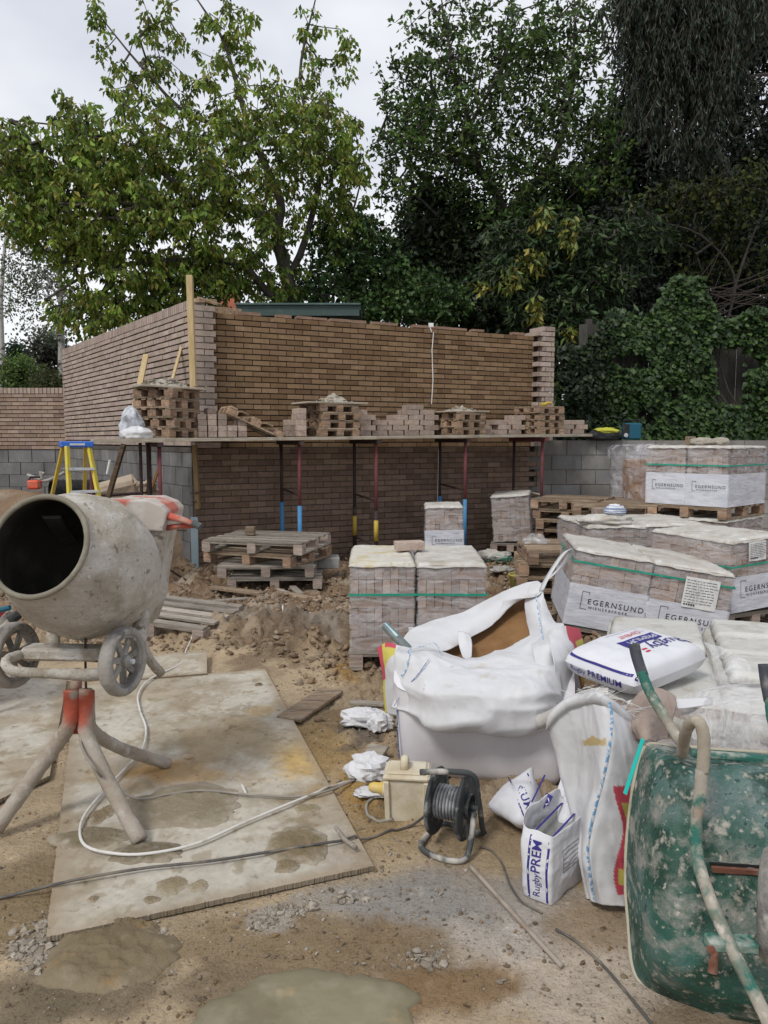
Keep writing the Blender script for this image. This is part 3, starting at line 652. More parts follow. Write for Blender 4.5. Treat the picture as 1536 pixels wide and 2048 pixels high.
def tree(name, label, limbs, targets, kper, rc, size, asp, cols, seed=1, droop=.8, spread=.7, bark=BARK, lm=None, r0=.006, lift=.12, extra=None, cat='tree', root=None, group=None, umbel=True):
    lm = lm or LEAF
    L3 = [([Vector(p) for p in pts], a, b) for pts, a, b in limbs]
    base = L3[0][0][0]; t = thing(name, label, cat, base, group=group); off = np.array(base)
    L3 = [([p-base for p in pts], a, b) for pts, a, b in L3]; T = np.asarray(targets)-off
    (tv, tf), ends = grow(L3, T, seed, r0, lift=lift)
    limbmesh('trunk', L3, bark, t)
    rawmesh('twigs', tv, tf, bark, parent=t)
    r = np.random.default_rng(seed+5); n = len(T)*kper; c = np.repeat(T, kper, 0)+r.normal(size=(n, 3))*rc*.5
    d = r.normal(size=(n, 3)); d /= np.linalg.norm(d, axis=1, keepdims=True); d = d*spread+np.array([0, 0, -droop])
    if umbel: c = np.repeat(T, kper, 0)+d*rc*.35*r.uniform(.2, 1.6, (n, 1))+r.normal(size=(n, 3))*rc*.22
    v, f, col = leaves(c, d, size, asp, cols, seed=seed); cv = np.clip(r.normal(1, .30, len(T)), .45, 1.7); cg = r.uniform(.9, 1.12, len(T)); col = col*np.repeat(np.repeat(np.stack([cv*cg, cv, cv], 1), kper, 0), 4, 0)
    if extra: v, f, col = merge([(v, f, col)]+extra)
    rawmesh('crown', v, f, lm, col, t)
    return t
Q = lambda *a: [P(*p) for p in a]
# --- cherry, left
cy = 16.0
cher = [(Q((612, 880, 16.5), (600, 650, 16.5), (575, 560, 16.3), (548, 450, 16)), .24, .12),
        (Q((548, 450, 16), (500, 420, 15.6), (400, 408, 15), (290, 412, 14.5), (190, 395, 14)), .11, .02),
        (Q((552, 460, 16), (560, 400, 16), (500, 260, 15.8), (450, 90, 15.5), (395, 0, 15.2)), .10, .015),
        (Q((575, 560, 16.3), (610, 480, 16.2), (640, 330, 16.2), (600, 160, 16), (635, -20, 16)), .08, .012),
        (Q((590, 620, 16.5), (540, 590, 16), (480, 530, 15.5), (370, 520, 15), (200, 540, 14.6), (90, 600, 14.4)), .09, .02),
        (Q((500, 260, 15.8), (380, 230, 15.3), (280, 130, 15), (190, 20, 15)), .05, .008),
        (Q((400, 408, 15), (300, 330, 14.6), (150, 260, 14.2), (20, 240, 14)), .05, .008),
        (Q((600, 640, 16.5), (650, 560, 16.6), (700, 440, 16.6), (730, 330, 16.6)), .06, .01)]
sp1 = [(330, 330, 190, 110, 15, 1.8, 400), (560, 330, 170, 130, 15.8, 1.8, 380), (150, 330, 150, 90, 14.5, 1.5, 260), (230, 430, 210, 90, 14.6, 1.5, 330), (430, 460, 160, 90, 15.3, 1.5, 210), (300, 560, 180, 60, 15, 1.3, 240), (200, 620, 110, 45, 14.6, 1, 95),
       (480, 200, 130, 70, 15.6, 1.2, 80), (440, 70, 50, 100, 15.4, .7, 26), (320, 80, 50, 100, 15.3, .8, 40), (250, 130, 50, 80, 15, .8, 24), (195, 60, 14, 70, 15, .4, 12), (140, 215, 45, 30, 14.5, .6, 20), (620, 110, 36, 130, 16, .5, 26), (690, 110, 34, 60, 16, .5, 16), (650, 260, 90, 70, 16, 1.2, 95),
       (40, 290, 70, 50, 14.2, .8, 55), (60, 380, 90, 70, 14.3, 1, 90), (170, 480, 110, 50, 14.5, 1, 90), (60, 440, 60, 40, 14.3, .8, 32), (690, 400, 60, 120, 16.4, 1, 85), (480, 50, 40, 60, 15.5, .6, 16), (540, 560, 80, 50, 16, 1, 60), (430, 545, 60, 50, 15.3, 1, 70), (370, 610, 110, 22, 15.2, .8, 50)]
CH = [(.175, .25, .036), (.14, .215, .033), (.22, .29, .042), (.095, .16, .028), (.25, .24, .052), (.19, .275, .042)]
tree('cherry_tree', 'large spreading cherry tree with drooping light green leaves behind the tall side wall', cher, ell([(a, b, c, d, e, f, int(n*(.78 if n > 100 else 1))) for a, b, c, d, e, f, n in sp1], 11), 16, .18, .122, .5, CH, 3, droop=.9, spread=.75)
# --- twiggy hawthorn, centre
haw = [(Q((1030, 880, 18.5), (1020, 600, 18.5), (1010, 430, 18.3), (960, 340, 18)), .22, .09),
       (Q((1010, 430, 18.3), (1100, 330, 18), (1140, 200, 17.8), (1150, 20, 17.6)), .11, .015),
       (Q((960, 340, 18), (930, 220, 17.8), (900, 100, 17.5), (880, -20, 17.4)), .07, .012),
       (Q((960, 340, 18), (880, 310, 17.7), (810, 290, 17.5), (760, 260, 17.3)), .06, .01),
       (Q((1020, 500, 18.4), (900, 450, 18), (830, 390, 17.6), (770, 370, 17.4)), .06, .01),
       (Q((940, 250, 17.8), (1000, 140, 17.6), (1040, 20, 17.5)), .05, .008),
       (Q((1020, 480, 18.4), (1150, 420, 18), (1230, 300, 18)), .07, .01)]
sp2 = [(960, 180, 160, 160, 17.8, 1.6, 430), (850, 200, 70, 120, 17.5, 1.2, 140), (1110, 230, 130, 180, 17.9, 1.6, 420), (900, 310, 130, 90, 17.8, 1.3, 180), (1060, 400, 190, 80, 18, 1.4, 330), (800, 330, 60, 110, 17.4, .9, 90), (880, 60, 90, 80, 17.6, 1.2, 90), (1150, 60, 90, 90, 17.7, 1.2, 150), (770, 170, 22, 60, 17.3, .5, 16), (1040, 60, 90, 80, 17.6, 1.2, 120), (1200, 330, 60, 130, 18, 1.2, 150)]
HW = [(.085, .145, .03), (.06, .11, .026), (.12, .19, .036), (.04, .075, .02), (.055, .09, .026)]
tree('hawthorn_tree', 'twiggy tree with small bright leaf tufts and many bare twigs against the white sky', haw, ell([(a, b, c, d, e, f, int(n*(.5 if b < 150 else .75 if b < 260 else 1.0))) for a, b, c, d, e, f, n in sp2], 21), 10, .17, .135, .50, HW, 8, droop=.05, spread=1, r0=.0075, lift=.25)
# --- ivy clad tree and evergreen mass behind the wall
ivt = [(Q((800, 880, 17), (790, 640, 17), (760, 560, 17), (720, 520, 17)), .2, .06), (Q((790, 660, 16.6), (720, 645, 16.2), (650, 640, 16)), .07, .02)]
sp3 = [(700, 500, 95, 80, 16.8, 1.0, 190), (660, 570, 70, 45, 16.6, .8, 80), (760, 570, 90, 70, 16.8, .9, 170), (850, 600, 90, 55, 16.4, .8, 160), (740, 620, 80, 25, 16.2, .5, 60)]
tree('ivy_clad_tree', 'small tree smothered in mid green ivy between the cherry and the dark evergreens', ivt, ell(sp3, 31), 15, .26, .11, .7, [(.04, .085, .022), (.06, .115, .028), (.028, .058, .018), (.08, .14, .035)], 12, droop=.4, spread=1, lm=DLEAF)
dk = [(Q((930, 880, 19), (930, 600, 19), (920, 450, 19), (900, 380, 19)), .2, .05), (Q((930, 700, 19), (1000, 560, 18.5), (1060, 480, 18)), .1, .02), (Q((930, 620, 19), (860, 520, 18.6), (820, 470, 18.4)), .08, .02)]
DK = [(.018, .032, .012), (.026, .044, .015), (.013, .024, .01), (.034, .052, .018)]
sp4 = [(880, 460, 80, 110, 18.6, .9, 260), (960, 520, 130, 110, 18.6, 1.0, 430), (900, 600, 110, 60, 18.2, .8, 220), (1020, 620, 110, 90, 17, .8, 260), (830, 530, 60, 90, 18.3, .8, 120), (1080, 520, 90, 90, 18, .9, 240)]
tree('holly_tree', 'black-green holly behind the right part of the brown brick panel', dk, ell(sp4, 41), 20, .34, .14, .6, DK, 17, droop=.3, spread=1, lm=DLEAF)
lau = [(Q((1120, 880, 14.5), (1110, 720, 14.5), (1120, 600, 14.4), (1150, 480, 14.4)), .1, .04), (Q((1120, 600, 14.4), (1060, 560, 14.1), (1000, 560, 14)), .05, .01), (Q((1120, 640, 14.4), (1080, 620, 14), (1060, 650, 13.8)), .04, .01), (Q((1130, 560, 14.4), (1090, 470, 14), (1060, 440, 13.8)), .04, .01)]
sp5 = [(1060, 470, 90, 50, 14, .6, 70), (1010, 545, 60, 45, 13.9, .5, 50), (1080, 560, 80, 60, 14, .6, 80), (1150, 490, 80, 60, 14.2, .6, 80), (1190, 560, 80, 60, 14.3, .6, 70), (1130, 640, 60, 70, 14, .5, 60), (1050, 620, 50, 60, 13.8, .4, 26), (1250, 470, 90, 60, 14.4, .6, 60), (1150, 760, 45, 110, 13.9, .4, 90), (1185, 680, 60, 60, 14, .4, 60)]
ex = []
r = np.random.default_rng(5); yp = ell([(1085, 440, 18, 30, 13.6, .2, 60), (1140, 470, 18, 40, 13.6, .2, 70), (1065, 520, 30, 30, 13.6, .2, 90), (1020, 555, 30, 30, 13.5, .2, 60), (1072, 620, 18, 30, 13.5, .2, 60), (1140, 665, 14, 18, 13.5, .15, 26), (960, 570, 20, 14, 13.5, .2, 20)], 6)
d = r.normal(size=yp.shape); d[:, 2] = -np.abs(d[:, 2])-.5
ex.append(leaves(yp-np.array(P(1120, 880, 14.5)), d, .17, .38, [(.25, .24, .04), (.16, .2, .04), (.3, .26, .06), (.12, .17, .04)], seed=9))
tree('laurel_tree', 'laurel with long leaves turning yellow, hanging over the right end of the brick wall', lau, ell(sp5, 51), 11, .25, .16, .36, [(.03, .055, .02), (.045, .075, .025), (.022, .04, .015), (.06, .1, .03)], 19, droop=.5, spread=.9, lm=DLEAF, extra=ex)
# --- dark conifer and eucalyptus, right
con = [(Q((1500, 880, 19), (1490, 500, 19), (1470, 200, 19), (1460, -60, 19)), .3, .1)] + [(Q((1480, y, 19), (1480-s*120, y-30, 18.5), (1480-s*230, y+20, 18)), .07, .02) for y, s in ((560, 1), (480, -1), (430, 1), (360, -1), (300, 1), (220, -1), (160, 1), (90, 1), (60, -1))]
sp6 = [(1500, 90, 180, 130, 18.6, 1.2, 330), (1360, 100, 130, 130, 18.4, 1.1, 200), (1520, 300, 140, 110, 18.6, 1.2, 220), (1500, 400, 190, 80, 18.5, 1.2, 330), (1350, 360, 150, 90, 18.4, 1.1, 230), (1300, 240, 90, 110, 18.3, 1.0, 120), (1480, 500, 200, 70, 17.6, 1.2, 340), (1300, 520, 150, 90, 17.6, 1.1, 300), (1450, 600, 200, 70, 17.2, 1, 280), (1230, 620, 110, 110, 16.5, 1, 280), (1220, 470, 100, 80, 17.6, 1, 200), (1130, 420, 110, 80, 18.6, 1, 200), (1240, 330, 70, 120, 18.8, 1, 160)]
tree('cypress_tree', 'tall black-green conifer filling the right side behind the hanging eucalyptus', con, ell(sp6, 61), 22, .36, .15, .45, [(.014, .022, .013), (.02, .03, .017), (.01, .016, .01)], 23, droop=.5, spread=1, lm=DLEAF)
shr = [(Q((1440, 880, 15.5), (1440, 700, 15.5), (1470, 560, 15.5), (1400, 470, 15.4), (1300, 440, 15.3)), .045, .01), (Q((1460, 600, 15.5), (1510, 460, 15.5), (1560, 380, 15.5)), .035, .01)]
sp7 = [(1400, 390, 110, 35, 15.6, .6, 70), (1500, 370, 80, 45, 15.6, .6, 60), (1460, 440, 120, 30, 15.6, .6, 50), (1300, 420, 60, 30, 15.5, .5, 26), (1440, 520, 120, 60, 15.8, .5, 60)]
tree('hazel_shrub', 'yellow-green leafy branches glowing under the dark conifer at the right', shr, ell(sp7, 71), 10, .26, .12, .6, [(.06, .08, .02), (.035, .05, .015), (.12, .13, .03), (.02, .03, .012)], 27, droop=.4, spread=1)
# eucalyptus strands
et = thing('eucalyptus_tree', 'grey-green eucalyptus with long hanging strands at the top right', 'tree', P(1640, 880, 13.8)); eo = np.array(et.location)
EL = [(Q((1640, 880, 13.8), (1630, 500, 13.8), (1600, 200, 13.6), (1540, -60, 13.4), (1400, -200, 13)), .17, .08), (Q((1420, 30, 13.3), (1340, -20, 12.8), (1260, 10, 12.5)), .06, .02), (Q((1400, -60, 13.2), (1480, -80, 12.8), (1560, -40, 12.6)), .06, .02), (Q((1560, 20, 13.4), (1420, 60, 12.9), (1300, 100, 12.6)), .05, .015), (Q((1600, 200, 13.6), (1540, 150, 13), (1440, 170, 12.8)), .05, .01)]
EL = [([p-et.location for p in a], b, c) for a, b, c in EL]; limbmesh('trunk', EL, BARK, et)
r = np.random.default_rng(77); pos = []; dd = []; tw = MB()
for (px, py, rx, ry, n, lo, hi) in ((1330, 40, 85, 90, 210, .6, 1.3), (1310, 180, 50, 90, 50, .4, 1.0), (1400, 60, 80, 130, 150, .6, 1.4), (1500, 20, 70, 60, 70, .4, .9), (1395, 270, 26, 60, 46, .4, .8), (1270, 20, 30, 60, 34, .4, .9), (1440, 160, 50, 60, 34, .4, .8)):
    for i in range(n):
        a = P(px+r.uniform(-rx, rx), py+r.uniform(-ry, ry)-70, 12.7+r.uniform(-.6, .6)); ln = r.uniform(lo, hi); p = np.array(a)-eo; q = p.copy(); pts = [tuple(p)]
        sw = r.normal()*.12
        for k in range(7):
            q = q+np.array([sw*.3+r.normal()*.015, r.normal()*.02, -ln/7]); pts.append(tuple(q))
            for w in range(5): pos.append(q+r.normal(size=3)*.03); dd.append(np.array([r.normal()*.35, r.normal()*.35, -1.0]))
        tw.tube(pts, .004, 3, cap=False)
tw.build('twigs', BARK, et)
v, f, c = leaves(np.array(pos), np.array(dd), .135, .12, [(.028, .046, .024), (.02, .033, .017), (.055, .075, .045), (.04, .034, .02), (.014, .022, .012)], seed=4)
rawmesh('crown', v, f, DLEAF, c, et)
# --- fence with ivy
FW = mat('fence_wood', (.075, .07, .06), [((.045, .042, .036), 5, .4, .7, (6, 6, 1))], .9, [(12, .4, .01, (6, 6, 1))])
fe = thing('wooden_fence', 'dark vertical board fence mostly buried in ivy behind the block wall', 'fence', (P(1150, 880, 13.3).x, 13.3, 1.5))
m = MB(); x = .1
while x < 6.6: m.box((x, random.uniform(-.008, .008), .95), (.145, .02, 2.2+random.uniform(-.02, .02)), tint=(random.uniform(.8, 1.3),)*3); x += .15
m.build('board', FW, fe)
m = MB()
for x in (.2, 1.8, 3.6, 5.4): m.box((x, .06, 1.0), (.1, .1, 2.3))
m.build('post', FW, fe)
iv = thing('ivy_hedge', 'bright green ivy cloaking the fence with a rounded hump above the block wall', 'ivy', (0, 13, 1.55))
r = np.random.default_rng(15); pts = []
def sheet(px0, px1, y0, y1, Y, n, hump=0):
    px = r.uniform(px0, px1, n); py = r.uniform(y0, y1, n); q = np.array([tuple(P(a, b, Y)) for a, b in zip(px, py)])
    q[:, 1] += -.25*fbm(np.stack([q[:, 0]*1.6, q[:, 2]*1.6, q[:, 1]*0], 1), 3, 5)*1.6+r.uniform(0, .22, n)+hump; return q, px, py
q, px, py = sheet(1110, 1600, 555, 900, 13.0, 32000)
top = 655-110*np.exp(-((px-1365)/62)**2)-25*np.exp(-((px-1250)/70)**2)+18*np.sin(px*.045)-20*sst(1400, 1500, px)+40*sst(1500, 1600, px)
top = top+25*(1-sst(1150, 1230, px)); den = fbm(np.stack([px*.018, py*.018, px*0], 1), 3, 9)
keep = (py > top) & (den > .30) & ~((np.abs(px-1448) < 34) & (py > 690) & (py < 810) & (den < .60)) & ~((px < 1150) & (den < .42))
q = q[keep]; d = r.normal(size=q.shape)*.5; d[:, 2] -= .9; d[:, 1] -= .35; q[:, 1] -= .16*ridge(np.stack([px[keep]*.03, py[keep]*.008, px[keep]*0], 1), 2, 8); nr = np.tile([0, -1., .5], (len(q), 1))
v, f, c = leaves(q-np.array([0, 13, 1.55]), d, .095, .85, [(.038, .075, .018), (.026, .055, .014), (.06, .11, .025), (.018, .04, .012)], nrm=nr, seed=8); c = c*np.repeat(.35+.65*sst(1170, 1270, px[keep]), 4)[:, None]; rawmesh('leaves', v, f, DLEAF, c, iv)  # leaf colour fades darker to the left: shade of that end painted in
m = MB()
for i in range(26):
    a = P(random.uniform(1180, 1520), 880, 13.1); b = P(random.uniform(1200, 1500), random.uniform(620, 720), 13.1); m.tube([tuple(p-Vector((0, 13, 1.55))) for p in (a, (a+b)/2+Vector((random.uniform(-.2, .2), 0, 0)), b)], [.02, .015, .008], 5)
m.build('stem', BARK, iv)
# bare twigs right of the hump
m = MB()
for i in range(22):
    a = P(random.uniform(1380, 1440), random.uniform(560, 640), 14.2); b = a+Vector((random.uniform(.2, 1.6), random.uniform(-.3, .3), random.uniform(-.3, .8))); m.tube([a, (a+b)/2+Vector((0, 0, random.uniform(-.1, .15))), b], [.012, .008, .003], 4)
o = m.build('dead_brushwood', mat('dead_twig', (.09, .07, .055), (), .9)); tag(o, 'bare dead twigs above the ivy at the right edge', 'twigs')
# --- left: birch, bushes
bir = [(Q((122, 880, 22), (123, 700, 22), (120, 560, 22), (110, 420, 22), (100, 330, 22)), .12, .03), (Q((120, 600, 22), (70, 520, 22), (20, 440, 22)), .04, .01), (Q((5, 880, 24), (4, 720, 24), (2, 600, 24), (15, 430, 24)), .14, .03)]
sp8 = [(60, 480, 80, 120, 22, 1.5, 220), (30, 400, 60, 70, 22, 1.2, 90), (110, 560, 60, 90, 22, 1.2, 110), (30, 590, 50, 60, 22, 1, 60), (100, 660, 50, 30, 22, 1, 50)]
tree('birch_tree', 'pale airy birch with a white trunk at the far left edge', bir, ell(sp8, 81), 9, .42, .085, .7, [(.10, .13, .075), (.08, .11, .06), (.13, .15, .09)], 33, droop=.5, spread=.8, bark=BIRCH, r0=.005)
def bush(name, label, spec, size, cols, kper=16, seed=1, rc=.4):
    b = P(spec[0][0], 880, spec[0][4]); b.z = 0
    lim = [([b, P(spec[0][0], spec[0][1], spec[0][4])], .06, .02)]
    return tree(name, label, lim, ell(spec, seed), kper, rc, size, .5, cols, seed, droop=.2, spread=1, cat='bush')
bush('garden_bush', 'fresh light green bush over the far left wall', [(40, 760, 34, 45, 24, .8, 160)], .14, [(.13, .20, .05), (.10, .16, .04), (.17, .24, .07)], seed=91)
bush('garden_bush', 'olive green bush beside the end of the tall side wall', [(105, 772, 32, 28, 22, .8, 110)], .12, [(.09, .10, .035), (.07, .085, .03)], seed=92)
bush('conifer', 'small dark pointed conifer beyond the light green bush', [(30, 712, 10, 26, 30, .5, 90), (45, 725, 12, 20, 30, .5, 60)], .12, [(.03, .06, .03), (.02, .045, .022)], seed=93)
bush('garden_bush', 'dark purple-brown tree crown right of the birch above the bushes', [(95, 705, 40, 45, 34, 1, 120)], .2, [(.045, .04, .035), (.05, .055, .035)], seed=94, rc=.6)
# far wood closing the view to the horizon
r = np.random.default_rng(3); n = 26000; a = r.uniform(-1.35, 1.35, n); Y = r.uniform(62, 72, n); hh = 2.2+2.2*fbm(np.stack([a*9, Y*0, a*0], 1), 3, 4)
q = np.stack([np.tan(a*.75)*Y, Y, r.uniform(0, 1, n)**.8*hh], 1); d = r.normal(size=q.shape)
v, f, c = leaves(q, d, .9, .7, [(.04, .06, .03), (.06, .08, .04), (.03, .045, .025)], seed=3); o = rawmesh('far_wood', v, f, DLEAF, c); o['kind'] = 'stuff'; o['label'] = 'far belt of trees on the horizon'; o['category'] = 'trees'
# ================================================================ SCAFFOLD BOARDS + TRESTLES
def onF(px, off):
    """point on the line parallel to the front wall, off metres in front of it, standing behind column px"""
    k = (px-768)/1536/1.0044; o = C0+FN*off; t = (k*o.y-o.x)/(FD.x-k*FD.y); return o+FD*t, t
PZ = lambda t: 1.625+.011*t       # top of the boards
BRDM = mat('scaffold_board', (.33, .28, .21), [((.45, .41, .35), 8, .45, .7, (1, 5, 5)), ((.2, .17, .13), 6, .55, .75)], .93, [(30, .5, .006, (.6, 6, 6))], rnd=.12)
tL = onF(176, .85)[1]; tR = onF(1176, .85)[1]; ba = math.atan2(FD.y, FD.x)
for r_ in range(4):
    for a, b in ((tL+random.uniform(0, .1)+(.0 if r_ == 3 else .25*(3-r_)), tL+3.3), (tL+3.25, tR-random.uniform(0, .1)-(3-r_)*.12)):
        o = C0+FN*(.13+.235*r_)+FD*((a+b)/2); o.z = PZ((a+b)/2)-.02+(.04 if a > tL+2 and r_ < 2 else 0)*0+(.0385 if (a > tL+2) else 0)*.0
        m = MB(); m.box((0, 0, 0), (b-a, .226, .038), bev=.003, jit=.001); q = m.build('scaffold_board', BRDM, loc=o, rot=(0, -.011, ba))
        if a > tL+2: q.location.z += .004
        tag(q, ('left' if a < tL+2 else 'right')+' scaffold board, '+['nearest the brick wall', 'second out from the wall', 'third out from the wall', 'along the outer edge'][r_], 'scaffold board', 'scaffold boards on the trestles')
MARO = mat('maroon_paint', (.16, .045, .05), [((.06, .035, .035), 10, .5, .7), ((.35, .3, .27), 25, .66, .74)], .7)
BLUP = mat('blue_paint', (.06, .22, .42), [((.3, .3, .28), 14, .62, .74)], .6); YELP = mat('yellow_paint', (.5, .36, .06), [((.2, .15, .08), 14, .55, .72)], .6)
DARK = mat('dark_steel', (.045, .03, .028), [((.12, .08, .06), 12, .55, .75)], .75)
for i, (px, fr, rr, lo, lab) in enumerate(((318, MARO, DARK, DARK, 'maroon trestle at the left end by the stepladder'), (598, MARO, DARK, BLUP, 'trestle with bright blue lower legs behind the mid pallet stack'), (752, MARO, DARK, YELP, 'trestle with short yellow lower sleeves in the middle of the run'),
                                      (931, MARO, DARK, BLUP, 'trestle with blue lower legs behind the small upright brick packs'), (1085, MARO, DARK, MARO, 'all-maroon trestle at the right end against the block wall'))):
    p, t = onF(px, .84); zt = PZ(t)-.045; g = thing('trestle', lab, 'trestle', (p.x, p.y, 0), ba, 'trestles under the scaffold boards')
    zf = gz(p.x, p.y)-.02; split = .72+.1*(i % 2)
    for y, mt in ((0, fr), (.66, rr)):
        m = MB(); m.tube([(0, y, split-.1), (0, y, zt-.05)], .021, 10); m.build('upper_tube', mt, g, smooth=True)
        m = MB(); m.tube([(0, y, .12+zf), (0, y, split)], .027, 10); m.build('lower_tube', lo if i != 2 else DARK, g, smooth=True)
        if i == 2: m = MB(); m.tube([(0, y, split-.38), (0, y, split-.12)], .029, 10); m.build('sleeve', YELP, g, smooth=True)
        m = MB(); m.tube([(-.26, y, zf), (-.2, y, zf+.05), (0, y, zf+.2), (.2, y, zf+.05), (.26, y, zf)], .015, 6); m.build('foot', lo if i in (4,) else DARK, g)
    m = MB(); m.box((0, .33, zt-.025), (.06, .86, .05), bev=.004); m.build('head_beam', MARO if i == 4 else DARK, g)
    m = MB(); m.tube([(0, 0, split+.12), (0, .66, split+.17)], .013, 7); m.build('cross_brace', DARK if i != 4 else CEM, g)
    if i in (0, 2): m = MB(); m.tube([(0, 0, zf+.28), (0, .66, zf+.32)], .013, 7); m.build('cross_brace', DARK, g)
m = MB(); a = P(128, 996, 8.9); b = P(285, 986, 9.3); m.tube([a, b], .018, 8); tag(m.build('scaffold_tube', DARK), 'dark horizontal tube below the boards behind the stepladder', 'tube')
for px, lab in ((145, 'thin dark post behind the stepladder'), (280, 'dark post left of the first maroon trestle'), (295, 'dark post just beside the maroon trestle')):
    p, t = onF(px+(35 if px == 145 else 0), .35); m = MB(); zt = PZ(t)-.05; m.tube([(0, 0, 0), (0, 0, zt)], .02, 8); tag(m.build('scaffold_post', MARO if px == 145 else DARK, loc=(p.x, p.y, 0)), lab, 'post')
# ================================================================ PALLETS
def pallet(label, loc, w=1.0, d=1.0, h=.125, n=7, rz=0, rot=None, mt=None, group=None, name='pallet'):
    mt = mt or WOOD; t = thing(name, label, 'pallet', loc, rz, group, rot)
    tb = .018; bh = h-2*tb-.002
    m = MB(); bw = min(.1, d/n*.7)
    for i in range(n):
        y = -d/2+bw/2+(d-bw)*i/(n-1); f = random.uniform(.65, 1.3)
        m.box((random.uniform(-.012, .012), y+random.uniform(-.01, .01)*(0 < i < n-1), h-tb/2), (w+random.uniform(-.03, .02), bw*random.uniform(.8, 1.0), tb), Matrix.Rotation(random.uniform(-.008, .008), 3, 'Z'), tint=(f,)*3, jit=.002)
    m.build('top_deck', mt, t)
    for x in (-w/2+.05, 0, w/2-.05):
        m = MB(); f = random.uniform(.8, 1.1)
        for y in (-d/2+.06, 0, d/2-.06): m.box((x, y, tb+bh/2), (.095, .12, bh), tint=(f*1.1, f, f), jit=.001)
        m.box((x, 0, tb/2), (.09, d, tb), tint=(f,)*3, jit=.002); m.build('bearer', mt, t)
    m = MB()
    for y in (-d/2+.05, 0, d/2-.05): m.box((0, y, h-tb*1.5-.001), (w-.02, .085, tb), tint=(.8,)*3, jit=.001)
    m.build('cross_board', mt, t)
    return t
def pstack(labels, x, y, z, hs=.127, jit=.03, rz=0, group=None, **k):
    src = None; k.setdefault('h', .125)
    for i, lb in enumerate(labels):
        L_ = (x+random.uniform(-jit, jit), y+random.uniform(-jit, jit), z+i*(k['h']+.002)); a = rz+random.uniform(-.07, .07)*(jit > 0)
        src = pallet(lb, L_, rz=a, group=group, **k)
    return z+len(labels)*(k['h']+.002)
ORD = ['bottom', 'second', 'third', 'fourth', 'fifth', 'sixth', 'top']
def ords(n, what): return [('topmost' if i == n-1 else 'bottom' if i == 0 else ORD[i]+' up')+' '+what for i in range(n)]
# stacks used as mortar tables on the boards
MUD = mat('wet_mortar', (.285, .235, .155), [((.21, .165, .10), 6, .45, .7), ((.37, .325, .25), 18, .55, .75), ((.36, .24, .11), 9, .62, .75)], .8, [(18, .7, .02), (70, .6, .006)])
def heap(name, label, loc, rx, ry, h, mt=MUD, seed=1, cat='mortar', tint=(1, 1, 1), rough=.35, n=40, flat=0):
    A = np.zeros((n, n//2, 3)); th = np.linspace(0, 2*math.pi, n, endpoint=False); rr_ = np.linspace(0, 1, n//2)
    T_, Rr = np.meshgrid(th, rr_, indexing='ij'); e = 1+.42*(fbm(np.stack([np.cos(T_)*1.3+seed*7, np.sin(T_)*1.3, T_*0], -1), 4, seed)-.5)*2+.28*(fbm(np.stack([np.cos(T_)*5+seed*3, np.sin(T_)*5, T_*0], -1), 4, seed+9, .65)-.5)*(Rr > .5)*sst(.5, 1, Rr)
    x = np.cos(T_)*Rr*e*rx; y = np.sin(T_)*Rr*e*ry; p = np.stack([x/max(rx, ry)*3+seed, y/max(rx, ry)*3, x*0], -1)
    prof = (1-Rr**2) if not flat else (1-Rr**flat)
    z = h*prof*(1-rough+rough*2*fbm(p, 4, seed+3))+h*rough*.5*(ridge(p*2.4, 3, seed)-.5)*(1-Rr**4); z[:, -1] = -.01
    if flat:
        k = (sst(.55, 1, Rr+.5*(fbm(p*3, 3, seed+5)-.5))*.75)[..., None]; tint = np.array(tint)*(1-k)+np.array((1.25, 1.3, 1.5) if flat == 3 else (.82, .80, .78))*k
    m = MB(); m.grid(np.stack([x, y, z], -1), tint, cu=True); o = m.build(name, mt, loc=loc, smooth=True); return tag(o, label, cat)
def rubble_heap(label, loc, rx, ry, h, n, sz, cols, seed, name='mortar_heap', cat='mortar'):
    r = np.random.default_rng(seed); q = r.normal(size=(n, 2))*.42; d = np.hypot(q[:, 0], q[:, 1]); z = h*np.clip(1-d, 0, 1)*r.uniform(.3, 1, n)
    v, f, c = lumps(q*np.array([rx, ry]), sz*r.uniform(.5, 1.5, n), cols, seed, zoff=z, sink=.1, flat=.6); o = rawmesh(name, v, f, GM, c); o.location = loc; return tag(o, label, cat)
BD = mat('mortar_board', (.38, .33, .25), [((.48, .44, .37), 5, .45, .7), ((.24, .2, .15), 8, .58, .75)], .93, [(30, .5, .006)])
